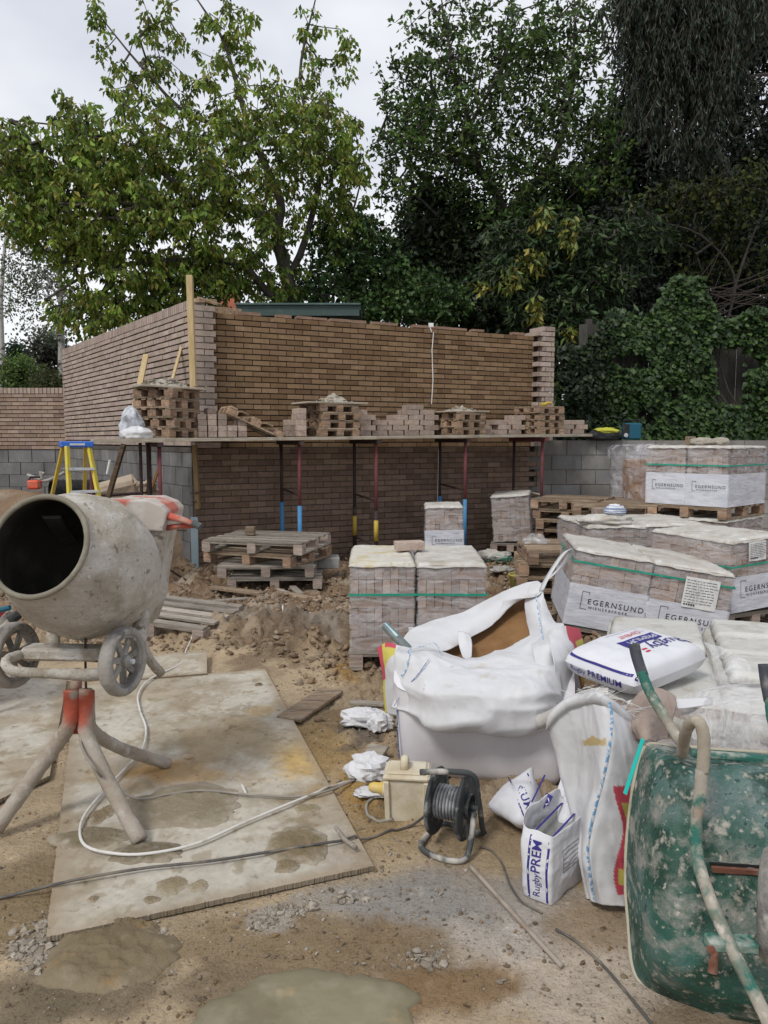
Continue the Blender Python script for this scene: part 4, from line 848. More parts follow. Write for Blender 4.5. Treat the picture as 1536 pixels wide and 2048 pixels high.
for px0, px1, yb, n, off, h, bw, nm, seed in ((283, 392, 868, 5, .45, .108, .72, 'left pallet stack on the boards, by the wall corner', 1), (614, 706, 866, 4, .42, .098, .80, 'second pallet stack on the boards, under a wide mortar board', 2), (876, 956, 864, 3, .42, .1, .66, 'third pallet stack on the boards, right of the brick piles', 3), (1042, 1112, 862, 4, .42, .096, 0, 'right-hand pallet stack on the boards, under a yellow tool', 4)):
    pm, t = onF((px0+px1)/2, off); w = (px1-px0)/1536*pm.y; z0 = PZ(t)+.004; s = w*.78
    zt = pstack(ords(n, 'in the '+nm.split(',')[0].replace('pallet stack on the boards', 'small pallet stack on the boards')), pm.x, pm.y, z0, jit=.015, rz=ba+R((38, 8, 12, 6)[seed-1]), w=s if seed == 1 else w*.93, d=.55, h=h, n=5, group='small pallets stacked as mortar tables', name='pallet')
    if bw:
        m = MB(); m.box((0, 0, .009), (bw, .55, .018), bev=.003, jit=.002); tag(m.build('mortar_board', BD, loc=(pm.x, pm.y, zt), rot=(0, R((2, 0, -1)[seed-1]), ba+R(5))), 'board lying on the '+nm, 'board')
        heap('mortar_heap', 'heap of drying mortar on the '+nm.split(',')[0], (pm.x+(-.03, .05, .03)[seed-1], pm.y, zt+.02), (.30, .19, .2)[seed-1], .19, (.07, .07, .03)[seed-1], CEM, seed, rough=.9)
        rubble_heap('dried mortar lumps on the '+nm.split(',')[0], (pm.x+(-.03, .05, .03)[seed-1], pm.y-.02, zt+.02), (.34, .2, .2)[seed-1], .2, (.11, .09, .05)[seed-1], (150, 110, 60)[seed-1], .022, [(.42, .37, .30), (.33, .28, .21), (.48, .44, .37)], seed+70, 'mortar_lumps')
    else: TZ = (pm.x, pm.y, zt)
t = thing('brick_trowel', 'yellow-handled tool on the right-hand pallet stack of the boards', 'tool', (TZ[0]+.05, TZ[1]-.1, TZ[2]+.003), .4)
m = MB(); m.tube([(0, 0, .02), (.05, 0, .05), (.13, 0, .05)], [.018, .022, .016], 8); m.box((.02, .03, .03), (.1, .06, .05), bev=.01); m.build('handle', YELP, t); m = MB(); m.box((-.12, 0, .006), (.16, .09, .003)); m.build('blade', DARK, t)
# leaning pallet on the boards
p, tt = onF(500, .45); q = pallet('narrow pallet leaning flat against bricks on the boards, beside the wall corner', (p.x, p.y, PZ(tt)+.20), w=.45, d=.72, h=.1, n=5, rot=(0, 0, 0)); q.rotation_euler = (Matrix.Rotation(ba, 3, 'Z') @ Matrix.Rotation(R(24), 3, 'Y') @ Matrix.Rotation(R(90), 3, 'Z')).to_euler(); q.location.z = PZ(tt)+.13
# ---- loose bricks on the boards
BRSRC = []
for k in range(4):
    m = MB(); m.box((0, 0, .033), (.215, .1025, .066), bev=.004, jit=.0015); o = m.build('brick', mat('loose_brick', (.36, .285, .235), [((.27, .19, .145), 14, .45, .7), ((.47, .42, .38), 30, .55, .75)], .92, [(60, .5, .006)], rnd=.22)); BRSRC.append(o)
used = [0]
def brick(loc, rz, label, group='loose bricks stacked on the scaffold boards'):
    k = random.randrange(4)
    o = BRSRC[k] if k >= used[0] and k == used[0] and used[0] < 4 else None
    if o is None:
        o = BRSRC[k].copy(); S.collection.objects.link(o)
    else: used[0] += 1
    o.location = loc; o.rotation_euler = (0, 0, rz); return tag(o, label, 'brick', group)
for px0, px1, off, prof, end, nm in ((392, 452, .5, (5, 5, 5, 4, 4), 1, 'pile against the wall corner'), (452, 491, .55, (3, 3, 3), 1, 'low pile left of the leaning pallet'), (556, 606, .5, (2, 3, 4, 4), 1, 'pile right of the leaning pallet'), (592, 608, .6, (5, 5), 1, 'narrow upright pile left of the second pallet stack'),
                                (705, 745, .45, (5, 3, 2), 0, 'pile right of the second pallet stack'), (742, 868, .4, (3, 4, 6, 5, 3), 0, 'long stepped pile in the middle of the boards'), (955, 1042, .42, (2, 3, 4, 2), 0, 'low pile left of the right-hand pallet stack'), (1112, 1168, .42, (3, 3, 2), 0, 'pile at the right end of the boards')):
    p0, t0 = onF(px0, off); p1, t1 = onF(px1, off); L_ = t1-t0; st_ = .108 if end else .222; n = max(1, int(round(L_/st_)))
    for row in range(2 if end == 0 else 1):
        for i in range(n):
            hgt = prof[min(len(prof)-1, int(i*len(prof)/n))]-(row == 0 and random.random() < .3)
            for k in range(hgt):
                t_ = t0+(i+.5)*L_/n+(.5*st_ if (k % 2 and not end) else 0)*.6; o = C0+FD*t_+FN*(off-row*.115-.02); o.z = PZ(t_)+.006+k*.0672
                brick(o, ba+(math.pi/2 if end else 0)+random.uniform(-.06, .06), 'loose brick in the '+nm)
# silver sack, tool bag, radio
def crumple(name, label, cat, loc, size, mt, seed=1, amp=.35, freq=2.2, n=40, tint=(1, 1, 1), rz=0, flatz=True, tag_=True, parent=None, smooth=True):
    A = np.zeros((n, n//2, 3)); u = np.linspace(0, 2*math.pi, n, endpoint=False); v = np.linspace(0.001, math.pi-.001, n//2); U, V = np.meshgrid(u, v, indexing='ij')
    D = np.stack([np.cos(U)*np.sin(V), np.sin(U)*np.sin(V), np.cos(V)], -1); rr_ = 1+amp*(ridge(D*freq+seed*9.1, 3, seed)-.6)*1.3+amp*.8*(fbm(D*1.3+seed*3, 2, seed+4)-.5)
    A = D*rr_[..., None]*np.array(size)/2
    if flatz: A[..., 2] = np.maximum(A[..., 2], -size[2]*.32)+size[2]*.32
    m = MB(); m.grid(A, tint, cu=True); o = m.build(name, mt, loc=loc, rot=(0, 0, rz), smooth=smooth, parent=parent)
    return tag(o, label, cat) if tag_ else o
SACK = mat('white_sack', (.62, .62, .63), [((.45, .43, .40), 5, .5, .8), ((.7, .7, .72), 14, .5, .8)], .5, [(9, .6, .02), (30, .4, .006)], spec=.4)
SILV = mat('silver_sack', (.55, .57, .6), [((.25, .26, .28), 8, .5, .65)], .35, [(14, .8, .02)])
p, t = onF(262, .5); crumple('torn_sack', 'crumpled silvery sack at the left end of the scaffold boards', 'sack', (p.x, p.y, PZ(t)), (.24, .22, .40), SILV, 3, amp=.5)
crumple('torn_sack', 'flat grey-white sack scrap under the silvery one on the boards', 'sack', (p.x+.13, p.y-.2, PZ(t)), (.3, .2, .16), SACK, 4, amp=.5)
YB = mat('dayglo_yellow', (.45, .45, .05), (), .6); BLK = mat('black_fabric', (.02, .02, .022), [((.05, .05, .05), 20, .5, .7)], .8)
p = P(1213, 878, 11.55); t = thing('tool_bag', 'black tool bag with yellow top on the block wall beside the boards', 'bag', (p.x, RY-.02, 1.6))
crumple('bag', '', '', (0, 0, 0), (.5, .3, .2), BLK, 5, amp=.25, tag_=False, parent=t); crumple('flap', '', '', (.02, -.05, .1), (.34, .2, .1), YB, 6, amp=.5, tag_=False, parent=t)
RBL = mat('radio_blue', (.01, .09, .14), (), .4)
t = thing('site_radio', 'blue and black site radio standing on the block wall in front of the ivy', 'radio', (P(1262, 878, 11.75).x, 11.8, 1.602))
m = MB(); m.box((.02, 0, .13), (.26, .16, .25), bev=.02); m.build('case', RBL, t); m = MB(); m.box((-.09, -.085, .14), (.10, .012, .2), bev=.004); m.build('front_panel', BLK, t)
m = MB(); m.lathe([(.0, .012), (.03, .01), (.034, 0)], (-.09, -.092, .07), (0, -1, 0), 14); m.build('dial', SILV, t); m = MB(); m.tube([(-.1, 0, .25), (-.1, 0, .3), (.14, 0, .3), (.14, 0, .25)], .012, 6); m.build('handle', BLK, t)
m = MB(); m.tube([(-.02, -.07, .05), (-.02, -.07, .24)], .008, 6); m.build('guard_bar', BLK, t)
# ================================================================ STEPLADDER, MOUND THINGS
LY = mat('ladder_yellow', (.62, .50, .06), [((.45, .38, .12), 12, .5, .75), ((.6, .58, .5), 30, .62, .75)], .55); LBL = mat('ladder_blue', (.03, .13, .50), [((.3, .35, .45), 20, .62, .7)], .45); ALU = mat('aluminium', (.55, .57, .6), [((.4, .4, .38), 15, .5, .7)], .45, metal=.3)
lb = P(150, 1180, 7.8); lb.z = 0; t = thing('stepladder', 'yellow fibreglass stepladder with a blue top cap behind the cement mixer', 'ladder', lb)
def lrel(v): return v-lb
fa0, fa1 = P(134, 893, 7.6), P(150, 1212, 7.3); fb0, fb1 = P(178, 893, 7.75), P(238, 1205, 7.45); ra0, ra1 = P(126, 893, 7.75), P(64, 1170, 8.3); rb0, rb1 = P(171, 893, 7.9), P(166, 1160, 8.5)
for a, b in ((fa0, fa1), (fb0, fb1)): m = MB(); m.beam(lrel(a), lrel(b), .055, .028, bev=.003, roll=.2); m.build('front_rail', LY, t)
for a, b in ((ra0, ra1), (rb0, rb1)): m = MB(); m.beam(lrel(a), lrel(b), .035, .025, tint=(.85, .75, .8), bev=.003); m.build('rear_rail', LY, t)
for k in range(1, 7):
    s = k*.145; m = MB(); m.beam(lrel(fa0.lerp(fa1, s)), lrel(fb0.lerp(fb1, s)), .085, .022, roll=0); m.build('step', ALU, t)
for s in (.15, .5, .85): m = MB(); m.tube([lrel(ra0.lerp(ra1, s)), lrel(rb0.lerp(rb1, s))], .009, 6); m.build('rear_brace', ALU, t)
m = MB(); c = (fa0+fb0+ra0+rb0)/4; m.box(lrel(c)+Vector((0, 0, .022)), (.31, .2, .06), Matrix.Rotation(R(28), 3, 'Z'), bev=.01); cap = m.build('top_cap', LBL, t)
m = MB(); m.box(lrel(c)+Matrix.Rotation(R(28), 3, 'Z') @ Vector((0, -.102, .022)), (.14, .003, .02), Matrix.Rotation(R(28), 3, 'Z')); m.build('badge', ALU, cap)
p = P(103, 985, 10.6); m = MB(); rr_ = []
for k in range(40): rr_ += [.155+(.012 if k % 2 else 0)]
rt_ = [tuple(Vector((.9*k/39, .75*k/39, -.05*k/39))) for k in range(40)]
m.tube(rt_, rr_, 20, cap=False); v0 = len(m.v); m.tube(rt_, [.135]*40, 20, cap=False)
tag(m.build('drain_pipe', BLK, loc=(p.x, p.y, p.z+.02), smooth=True), 'wide black drainage pipe end on the soil mound beside the stepladder', 'pipe')
GREYP = mat('grey_plastic', (.33, .31, .28), [((.2, .18, .16), 9, .5, .7)], .8)
m = MB(); m.tube([tuple(p) for p in crs([P(56, 950, 10.5), P(70, 955, 10.4), P(88, 962, 10.4), P(110, 955, 10.4), P(128, 945, 10.5)], 14)], .022, 8); m.tube([P(84, 958, 10.4), P(82, 944, 10.4), P(88, 948, 10.4)], .03, 7); tag(m.build('bent_pipe', GREYP), 'bent dusty grey pipe over the black drain pipe', 'pipe')
ORG = mat('orange_paint', (.62, .085, .04), [((.5, .22, .16), 5, .5, .68), ((.36, .32, .27), 7, .53, .64), ((.48, .45, .40), 3, .56, .68)], .7, [(30, .4, .004)])
t = thing('cut_off_saw', 'small orange power saw on the soil mound left of the black pipe', 'saw', P(70, 975, 10.3)); m = MB(); m.box((0, 0, .04), (.16, .14, .12), bev=.02, jit=.005); m.build('body', ORG, t); m = MB(); m.tube([(-.08, 0, .09), (-.05, 0, .14), (.07, 0, .14)], .014, 7); m.build('handle', BLK, t)
SLB = mat('broken_slab', (.42, .34, .26), [((.32, .24, .17), 6, .45, .7), ((.5, .46, .4), 15, .6, .8)], .95, [(25, .7, .02)])
for i, (px, py, w, h, d, rx, rz, nm) in enumerate(((238, 985, .5, .34, .35, .25, .3, 'largest tan broken slab behind the stepladder'), (275, 975, .42, .12, .3, -.2, -.2, 'flat broken slab on top of the rubble by the leaning plank'), (300, 998, .32, .2, .3, .4, .6, 'dark rubble block beside the thin dark posts'), (215, 1012, .35, .18, .3, .1, .1, 'tan rubble block right of the stepladder foot'), (262, 1010, .3, .2, .25, -.3, .8, 'small jagged rubble block under the leaning plank'))):
    p = P(px, py, 9.9+i*.05); m = MB(); m.box((0, 0, 0), (w, d, h), bev=.03, jit=.025); tag(m.build('broken_slab', SLB, loc=p, rot=(rx, .1*i-.2, rz)), nm, 'rubble')
heap('soil_heap', 'low heap of tan spoil under the broken slabs by the side wall', (P(255, 1050, 10).x, 10.1, gz(P(255, 1050, 10).x, 10.1)-.05), 1.0, .6, .72, GM, 5, 'soil', (.30, .22, .15), rough=.4)
m = MB(); m.tube([P(214, 948, 10.2), P(220, 920, 10.2)], .015, 6); tag(m.build('white_tube', WS), 'short thin white tube upright behind the rubble', 'tube')
# ================================================================ PALLETS ON THE MUD
x, y = G(530, 1180).xy; y = 8.45
for i, (dx, dz, w, d, rz, mt, lb) in enumerate(((.06, .03, 1.0, .9, .05, GREYWOOD, 'bottom pallet of the mid stack, dark and half in the mud'), (-.02, .155, 1.02, .9, .02, GREYWOOD, 'second pallet of the mid stack, showing two wide dark gaps'), (-.04, .285, 1.1, .9, -.42, WOOD, 'third pallet of the mid stack, turned with a corner forward'), (-.04, .415, 1.14, .95, -.25, GREYWOOD, 'topmost pallet of the mid stack with a wood offcut on it'))):
    p = P(542, 880, y); pallet(lb, (p.x+dx, y, dz), w, d, .125, 6, rz, mt=mt, group='pallets in the mid stack before the brick wall')
p = P(504, 1075, y+.2); m = MB(); m.box((0, 0, .045), (.1, .1, .09), bev=.004, jit=.003); tag(m.build('wood_block', WOOD, loc=(p.x, y+.1, .543)), 'small square wood block on top of the mid pallet stack', 'wood')
p = P(622, 1124, 8.6); m = MB(); m.box((0, 0, 0), (.42, .3, .12), bev=.01, jit=.006); tag(m.build('stone_lintel', BLOCK, loc=(p.x+.1, 8.7, .22), rot=(0, .03, .1)), 'pale concrete block lying at the right side of the mid pallet stack', 'block')
p = P(335, 1245, 6.2); pallet('single grey pallet lying on the mud behind the mixer wheel', (p.x, 6.35, gz(p.x, 6.3)-.01), .95, .75, .125, 5, R(-8), mt=GREYWOOD, rot=(R(3), R(4), R(-14)))
for (a, b, w, h, mt, lb) in (((424, 1170), (524, 1186), .1, .03, WOOD, 'brown plank in front of the mid pallet stack, at its left'), ((388, 1193), (502, 1183), .06, .02, GREYWOOD, 'long thin grey lath on the mud before the brown plank'), ((560, 1180), (640, 1190), .1, .03, WOOD, 'broken brown plank in front of the mid stack, at its right'), ((556, 1178), (640, 1188), .04, .02, GREYWOOD, 'pale lath under the broken brown plank'), ((585, 1172), (602, 1180), .07, .03, GREYWOOD, 'small slanting offcut right of centre below the mid stack'), ((618, 1170), (640, 1182), .07, .03, WOOD, 'small slanting offcut at the right foot of the mid stack'),
                             ((577, 1424), (664, 1368), .16, .02, WOOD, 'short muddy plank lying at the corner of the large plywood sheet'), ((625, 1238), (700, 1230), .2, .03, GREYWOOD, 'pale board half buried left of the strapped brick packs'), ((300, 1196), (390, 1190), .05, .02, GREYWOOD, 'thin lath on the mud right of the mixer drum'), ((1085, 1236), (1135, 1222), .1, .06, WOOD, 'brown wood piece under the edge of the printed brick packs'), ((700, 1392), (770, 1400), .05, .02, GREYWOOD, 'sunken lath beside the bulk bag'), ((722, 1520), (760, 1490), .1, .02, GREYWOOD, 'flat stone-grey offcut beside the bulk bag foot')):
    pa, pb = G(*a, .07), G(*b, .07); pa.z = gz(pa.x, pa.y)+h*.5+.02; pb.z = gz(pb.x, pb.y)+h*.5+.02; stick('timber_offcut', lb, 'wood', pa, pb, w, h, mt)
ppx = P(1152, 880, 9.3); pstack(ords(7, 'pallet of the tall stack left of the torn brick pack'), ppx.x, 9.3, gz(ppx.x, 9.3), jit=.04, rz=R(-28), w=.8, d=.8, h=.118, group='pallets by the block wall')
ppx = P(1225, 880, 8.9); pstack(ords(7, 'pallet of the wide stack behind the printed packs'), ppx.x, 8.9, .0, jit=.03, rz=R(-8), w=.9, d=.9, h=.125, group='pallets by the block wall')
ppx = P(1120, 880, 7.5); pstack(ords(5, 'pallet of the low stack beside the yellow bucket'), ppx.x, 7.5, gz(ppx.x, 7.5)-.02, jit=.03, rz=R(-6), w=.75, d=.8, h=.122, group='pallets beside the bucket')
# ================================================================ BRICK PACKS
FILM = plastic('stretch_film', .29, (.72, .72, .74), 5, (1, 1, 3.2), .006, .38, .72)
PRINT = mat('printed_film', (.55, .56, .61), [((.66, .66, .69), 7, .45, .7, (1, 1, 3)), ((.40, .40, .43), 10, .58, .72, (1, 1, 4))], .38, [(8, .5, .012, (1, 1, 4))], spec=.5)
TOPM = mat('top_sheet', (.50, .475, .43), [((.37, .33, .27), 5, .48, .7), ((.66, .65, .62), 11, .5, .75)], .6, [(8, .6, .02), (30, .5, .006)])
DTOP = mat('dusty_top_sheet', (.55, .52, .45), [((.50, .38, .14), 5, .52, .68), ((.66, .62, .52), 12, .5, .75), ((.3, .27, .22), 20, .6, .75)], .8, [(12, .8, .02), (40, .6, .008)])
STRAP = mat('green_strap', (.02, .28, .19), [((.05, .4, .3), 9, .5, .7)], .4); INK = mat('black_ink', (.03, .03, .04), (), .6); DGAP = mat('dark_gap', (.02, .02, .02), (), .9)
def shell(w, d, z0, z1, g, nz, amp, seed, n=28, slant=1.0, top=False):
    """rounded box ring loft around [0,w]x[0,d]"""
    per = []
    for i in range(n): per.append((i/n*w, 0, 0, -1))
    for i in range(n): per.append((w, i/n*d, 1, 0))
    for i in range(n): per.append((w-i/n*w, d, 0, 1))
    for i in range(n): per.append((0, d-i/n*d, -1, 0))
    per = np.array(per); cx, cy_ = w/2, d/2; A = []
    zs = np.linspace(z0, z1, nz)
    for z in zs:
        p3 = np.stack([per[:, 0]*3+z*slant*3, per[:, 1]*3+z*slant*3, z*14+per[:, 0]*slant*4], 1)+seed*5.3
        o = g+amp*(ridge(p3, 3, seed)-.45)
        dx = per[:, 0]-cx; dy = per[:, 1]-cy_; sx = 1+2*o/w; sy = 1+2*o/d
        A.append(np.stack([cx+dx*sx, cy_+dy*sy, np.full(len(per), z)], 1))
    if top:
        for k in np.linspace(.97, 0.0, 14):
            z = z1+g+amp*.8*(ridge(np.stack([per[:, 0]*k*5+k*3, per[:, 1]*k*5, per[:, 0]*0+seed], 1), 3, seed+2)-.4)*(1-(k/.97)**8*.8)
            A.append(np.stack([cx+(per[:, 0]-cx)*k*(1+2*g/w), cy_+(per[:, 1]-cy_)*k*(1+2*g/d), z], 1))
    return np.array(A)
def pack(label, loc, w=.44, d=.9, nl=6, lh=.1, rot=(0, 0, 0), seed=1, printed=0, print_h=(.0, .27), topm=None, strap=None, film=True, tints=((1, 1, 1),), ncol=8, group='wrapped brick packs', sticker=None, logo=True, filmat=None, overhang=.010):
    t = thing('brick_pack', label, 'brick pack', loc, group=group, rot=rot); r = random.Random(seed); m = MB(); m2 = MB(); rows = max(2, int(round(d/.222)))
    for k in range(nl):
        stretch = (k+seed) % 3 == 2 and nl > 3
        z = k*lh+lh/2
        if stretch:
            nc = max(2, int(round(w/.222))); nr = int(round(d/.105))
            for i in range(nc):
                for j in range(nr):
                    if 0 < j < nr-1 and 0 < i < nc-1 and k < nl-1: continue
                    f = r.uniform(.84, 1.14); c = r.choice(tints); m.box(((i+.5)*w/nc+r.uniform(-.003, .003), (j+.5)*d/nr, z), (w/nc-.004, d/nr-.004, lh-.004), tint=(c[0]*f, c[1]*f, c[2]*f), jit=.002)
        else:
            for i in range(ncol):
                for j in range(rows):
                    if 0 < j < rows-1 and 0 < i < ncol-1 and k < nl-1: continue
                    f = r.uniform(.82, 1.16); c = r.choice(tints); m.box(((i+.5)*w/ncol, (j+.5)*d/rows+r.uniform(-.004, .004), z), (w/ncol-.003, d/rows-.004, lh-.004), tint=(c[0]*f, c[1]*f, c[2]*f), jit=.002)
    m.build('bricks', BRICK, t); Hh = nl*lh
    if film:
        m = MB(); A = shell(w, d, .0, Hh-.005, .006, 26, .012, seed, top=topm is None); m.grid(A, cv=True); m.build('stretch_film', filmat or FILM, t, smooth=True)
    if printed:
        m = MB(); A = shell(w, d, print_h[0], print_h[1], .012, 12, .010, seed+7); m.grid(A, cv=True); pf = m.build('printed_film', PRINT, t, smooth=True); tr = bvh_of(pf)
        if logo:
            for face in (['f']+(['r'] if printed > 1 else [])):
                X, Yv, N_, L0 = ((1, 0, 0), (0, 0, 1), (0, -1, 0), w) if face == 'f' else ((0, 1, 0), (0, 0, 1), (1, 0, 0), d)
                org = Vector((0, 0, 0)) if face == 'f' else Vector((w, 0, 0)); s = L0*.105; zb = print_h[0]+(print_h[1]-print_h[0])*.56
                lm = MB()
                v, f = text_mesh('EGERNSUND', s, 1.32); v = [(p[0]+L0*.24, p[1]+zb, 0) for p in v]; lm.add(onto(tr, v, .003, org, X, Yv, N_), f)
                v, f = text_mesh('WIENERBERGER', s*.5, 1.5); v = [(p[0]+L0*.26, p[1]+zb-s*.62, 0) for p in v]; lm.add(onto(tr, v, .003, org, X, Yv, N_), f)
                bx, by = L0*.155, zb-s*.75; hh = s*2.3; ww = L0*.1; th_ = .0035
                for (x0, y0, x1, y1) in ((bx, by, bx+th_, by+hh), (bx, by+hh-th_, bx+ww, by+hh), (bx, by, bx+ww*.9, by+th_), (bx+ww-th_, by+hh*.86, bx+ww, by+hh)):
                    v, f = patch(x0, y0, x1, y1, 5, 5); lm.add(onto(tr, v, .003, org, X, Yv, N_), f)
                lm.build('logo', INK, pf)
    if topm:
        nn = 26; g = overhang; xs = np.linspace(-g, w+g, nn); ys = np.linspace(-g, d+g, nn); XX, YY = np.meshgrid(xs, ys, indexing='ij')
        ex = np.maximum(np.maximum(-XX, XX-w), np.maximum(-YY, YY-d)).clip(0); pp_ = np.stack([XX*6+seed, YY*6, XX*0], -1)
        Z_ = Hh+.012+.013*(ridge(pp_*1.3, 3, seed)-.5)+.010*(fbm(pp_*4, 3, seed)-.5)-ex*2.6*(1+.8*(fbm(pp_*1.5, 2, seed+1)-.5))
        XX = XX.clip(-.012, w+.012)+np.sign(XX-w/2)*.006*(ex > 0); YY = YY.clip(-.012, d+.012)+np.sign(YY-d/2)*.006*(ex > 0)
        m = MB(); m.grid(np.stack([XX, YY, Z_], -1)); m.build('top_sheet', topm, t, smooth=True, solid=.002)
    if strap is not None:
        m = MB(); q = .014
        z = strap
        m.grid(shell(w, d, z, z+.016, .016, 2, .002, seed, n=4), cv=True); m.build('strap', STRAP, t, solid=.001)
    if sticker:
        x0, z0, sw, shh = sticker; m = MB(); v, f = patch(x0, z0, x0+sw, z0+shh, 6, 6); m.add([(p[0], -.024+.004*math.sin(p[0]*40), p[1]) for p in v], f); sk = m.build('sticker', WS, t)
        m = MB(); rs = random.Random(4)
        for k in range(9):
            z = z0+shh*(.9-k*.09); x = x0+.012
            while x < x0+sw*.85:
                l = rs.uniform(.01, .04); m.box((x+l/2, -.029, z), (l, .001, .0035)); x += l+.007
        for k in range(5): m.box((x0+.02+k*.018, -.029, z0+.025), (.012, .001, .012))
        m.build('small_print', INK, sk)
    return t
TB = ((.92, .88, .86), (1.05, 1.0, .98), (.8, .74, .72)); TBR = ((1.1, .85, .62), (1.2, .98, .75), (1.0, .75, .55))
c = P(702, 1303, 5.2); c.z = .145
pack('left of the two green-strapped brick packs, its top sheet crusted with yellow dirt', c, .435, .92, 6, .1, (0, 0, R(1)), 11, topm=DTOP, strap=.39, tints=TB, sticker=None)
pack('right of the two green-strapped brick packs, with a clean milky top sheet', c+Vector((.462, .01, 0)), .46, .92, 6, .1, (0, 0, R(-1)), 12, topm=TOPM, strap=.39, tints=TB)
pallet('pallet under the two green-strapped brick packs', (c.x+.45, c.y+.46, .012), .93, .93, .13, 7, 0, mt=GREYWOOD)
m = MB(); m.box((0, 0, 0), (.035, .02, .3)); tag(m.build('cardboard_strip', WS, loc=(c.x+.415, c.y-.03, .17)), 'narrow white strip between the two green-strapped packs', 'strip')
brick((c.x+.42, c.y+.55, .775), .3, 'single orange-brown brick on top between the two green-strapped packs', 'odd bricks')
c2 = P(853, 1110, 9.0); c2.z = .21
pack('small upright pack with a printed label, behind the strapped packs and by the blue trestle', c2, .43, .6, 6, .1, (0, R(-1), R(-2)), 21, printed=1, print_h=(.02, .33), topm=TOPM, tints=TB)
c3 = P(988, 1083, 10.5); c3.z = .2
pack('small leaning pack standing alone against the shaded brick wall', c3, .5, .5, 6, .105, (R(3), R(-4), R(-14)), 22, topm=TOPM, tints=TB)
pallet('half pallet under the small leaning pack', (c3.x+.28, c3.y+.2, .07), .55, .55, .12, 5, R(-14), mt=GREYWOOD)
pallet('half pallet under the small printed pack', (c2.x+.22, c2.y+.3, .08), .5, .6, .12, 5, 0, mt=GREYWOOD)
# near printed pair, leaning
cN = P(1129, 1246, 6.0); RN = (Matrix.Rotation(R(-7), 3, 'Z') @ Matrix.Rotation(R(9), 3, 'Y')); rn = RN.to_euler()
pack('leaning printed brick pack under a green strap, left of the near pair', cN, .585, 1.0, 6, .1, rn, 31, printed=1, print_h=(.0, .335), topm=TOPM, strap=.50, tints=TB, ncol=9)
pack('leaning printed pack with a white paper sheet stuck on, right of the near pair', cN+RN @ Vector((.60, 0, 0)), .6, 1.0, 6, .1, rn, 32, printed=1, print_h=(.0, .32), topm=TOPM, strap=.50, tints=TB, ncol=9, sticker=(.24, .3, .26, .24))
p = pallet('tilted pallet under the near pair of printed packs', cN+RN @ Vector((.6, .5, -.135)), 1.18, 1.0, .125, 7, rot=rn, mt=GREYWOOD)
cO = P(1462, 1216, 6.3); cO.z = .16
pack('printed brick pack at the right edge with a paper sheet on its upper corner', cO, .6, .9, 6, .1, (0, R(-3), R(24)), 33, printed=1, print_h=(.0, .30), topm=TOPM, strap=.38, tints=TB, ncol=9, sticker=(.18, .42, .2, .16))
pallet('pallet under the printed pack at the right edge', (cO.x+.1, cO.y+.55, .02), .7, .9, .125, 6, R(24), mt=GREYWOOD)
# second row
cM = P(1172, 1200, 7.35); cM.z = .17
pack('dusty film-wrapped brick pack behind the near printed pair, left one', cM, .57, 1.0, 6, .1, (0, R(1), R(4)), 34, topm=TOPM, tints=TB, ncol=9)
pack('dusty film-wrapped brick pack behind the near printed pair, right one', cM+Vector((.59, .04, 0)), .57, 1.0, 6, .1, (0, R(-1), R(4)), 35, topm=TOPM, tints=TB, ncol=9)
pallet('pallet under the second row of brick packs', (cM.x+.55, cM.y+.55, .03), 1.15, 1.0, .125, 7, R(4), mt=WOOD)
crumple('film_scrap', 'milky plastic scrap with a blue-striped cloth on top of the second-row packs', 'plastic sheet', (cM.x+.2, cM.y+.15, .775), (.5, .25, .12), TOPM, 8, amp=.5)
STR = mat('blue_stripe', (.12, .18, .32), [((.7, .7, .7), 14, .45, .5, (.1, .1, 6))], .8)
crumple('striped_cloth', 'small blue and white striped cloth on the second-row packs', 'cloth', (P(1230, 1035, 7.5).x, 7.5, .87), (.2, .15, .12), STR, 9, amp=.4)
brick((P(1208, 1025, 7.6).x, 7.62, .86), .2, 'brick lying on the second-row packs by the striped cloth', 'odd bricks')
# upper printed stack, turned corner on
aG = R(-48); XG = Vector((math.cos(aG), math.sin(aG), 0)); nc = P(1453, 1000, 7.9); nc.z = 0; oG = nc-XG*.89
for lev, z in ((0, .14), (1, .905)):
    pos = 'upper' if lev else 'lower'
    pack(pos+' turned brick pack by the ivy, far-left of its pair'+(' with a printed front' if lev else ', mostly hidden'), oG+Vector((0, 0, z)), .435, .92, 6, .103, (0, 0, aG), 41+lev, printed=lev, print_h=(0, .34), topm=TOPM, strap=.42 if lev else None, tints=TB)
    pack(pos+' turned brick pack by the ivy, near-right of its pair'+(' with plain brick side showing' if lev else ', mostly hidden'), oG+XG*.455+Vector((0, 0, z)), .435, .92, 6, .103, (0, 0, aG), 44+lev, printed=lev, print_h=(0, .34) , topm=TOPM, strap=.42 if lev else None, tints=TB)
    YG = Vector((-math.sin(aG), math.cos(aG), 0)); cc = oG+XG*.445+YG*.46; pallet('pallet under the '+pos+' turned brick packs', (cc.x, cc.y, z-.132), .92, .95, .128, 7, aG, mt=WOOD)
for i, (px, w) in enumerate(((1405, .25), (1440, .18))): p = P(px, 890, 8.3); crumple('brick_lump', ('larger' if i == 0 else 'smaller')+' dry mortar lump on top of the upper turned packs', 'rubble', (p.x, 8.3, 1.545), (w, .2, .1), CEM, 20+i, amp=.3)
p = P(1377, 885, 8.5); stick('wood_block', 'upright wood offcut on top of the upper turned packs', 'wood', (p.x, 8.45, 1.54), (p.x, 8.45, 1.64), .1, .08, WOOD)
cF = P(1268, 1003, 9.5); cF.z = .86
pack('brown brick pack in torn clear film, standing high against the block wall', cF, .5, .6, 5, .098, (0, 0, R(-3)), 51, tints=TBR, film=False)
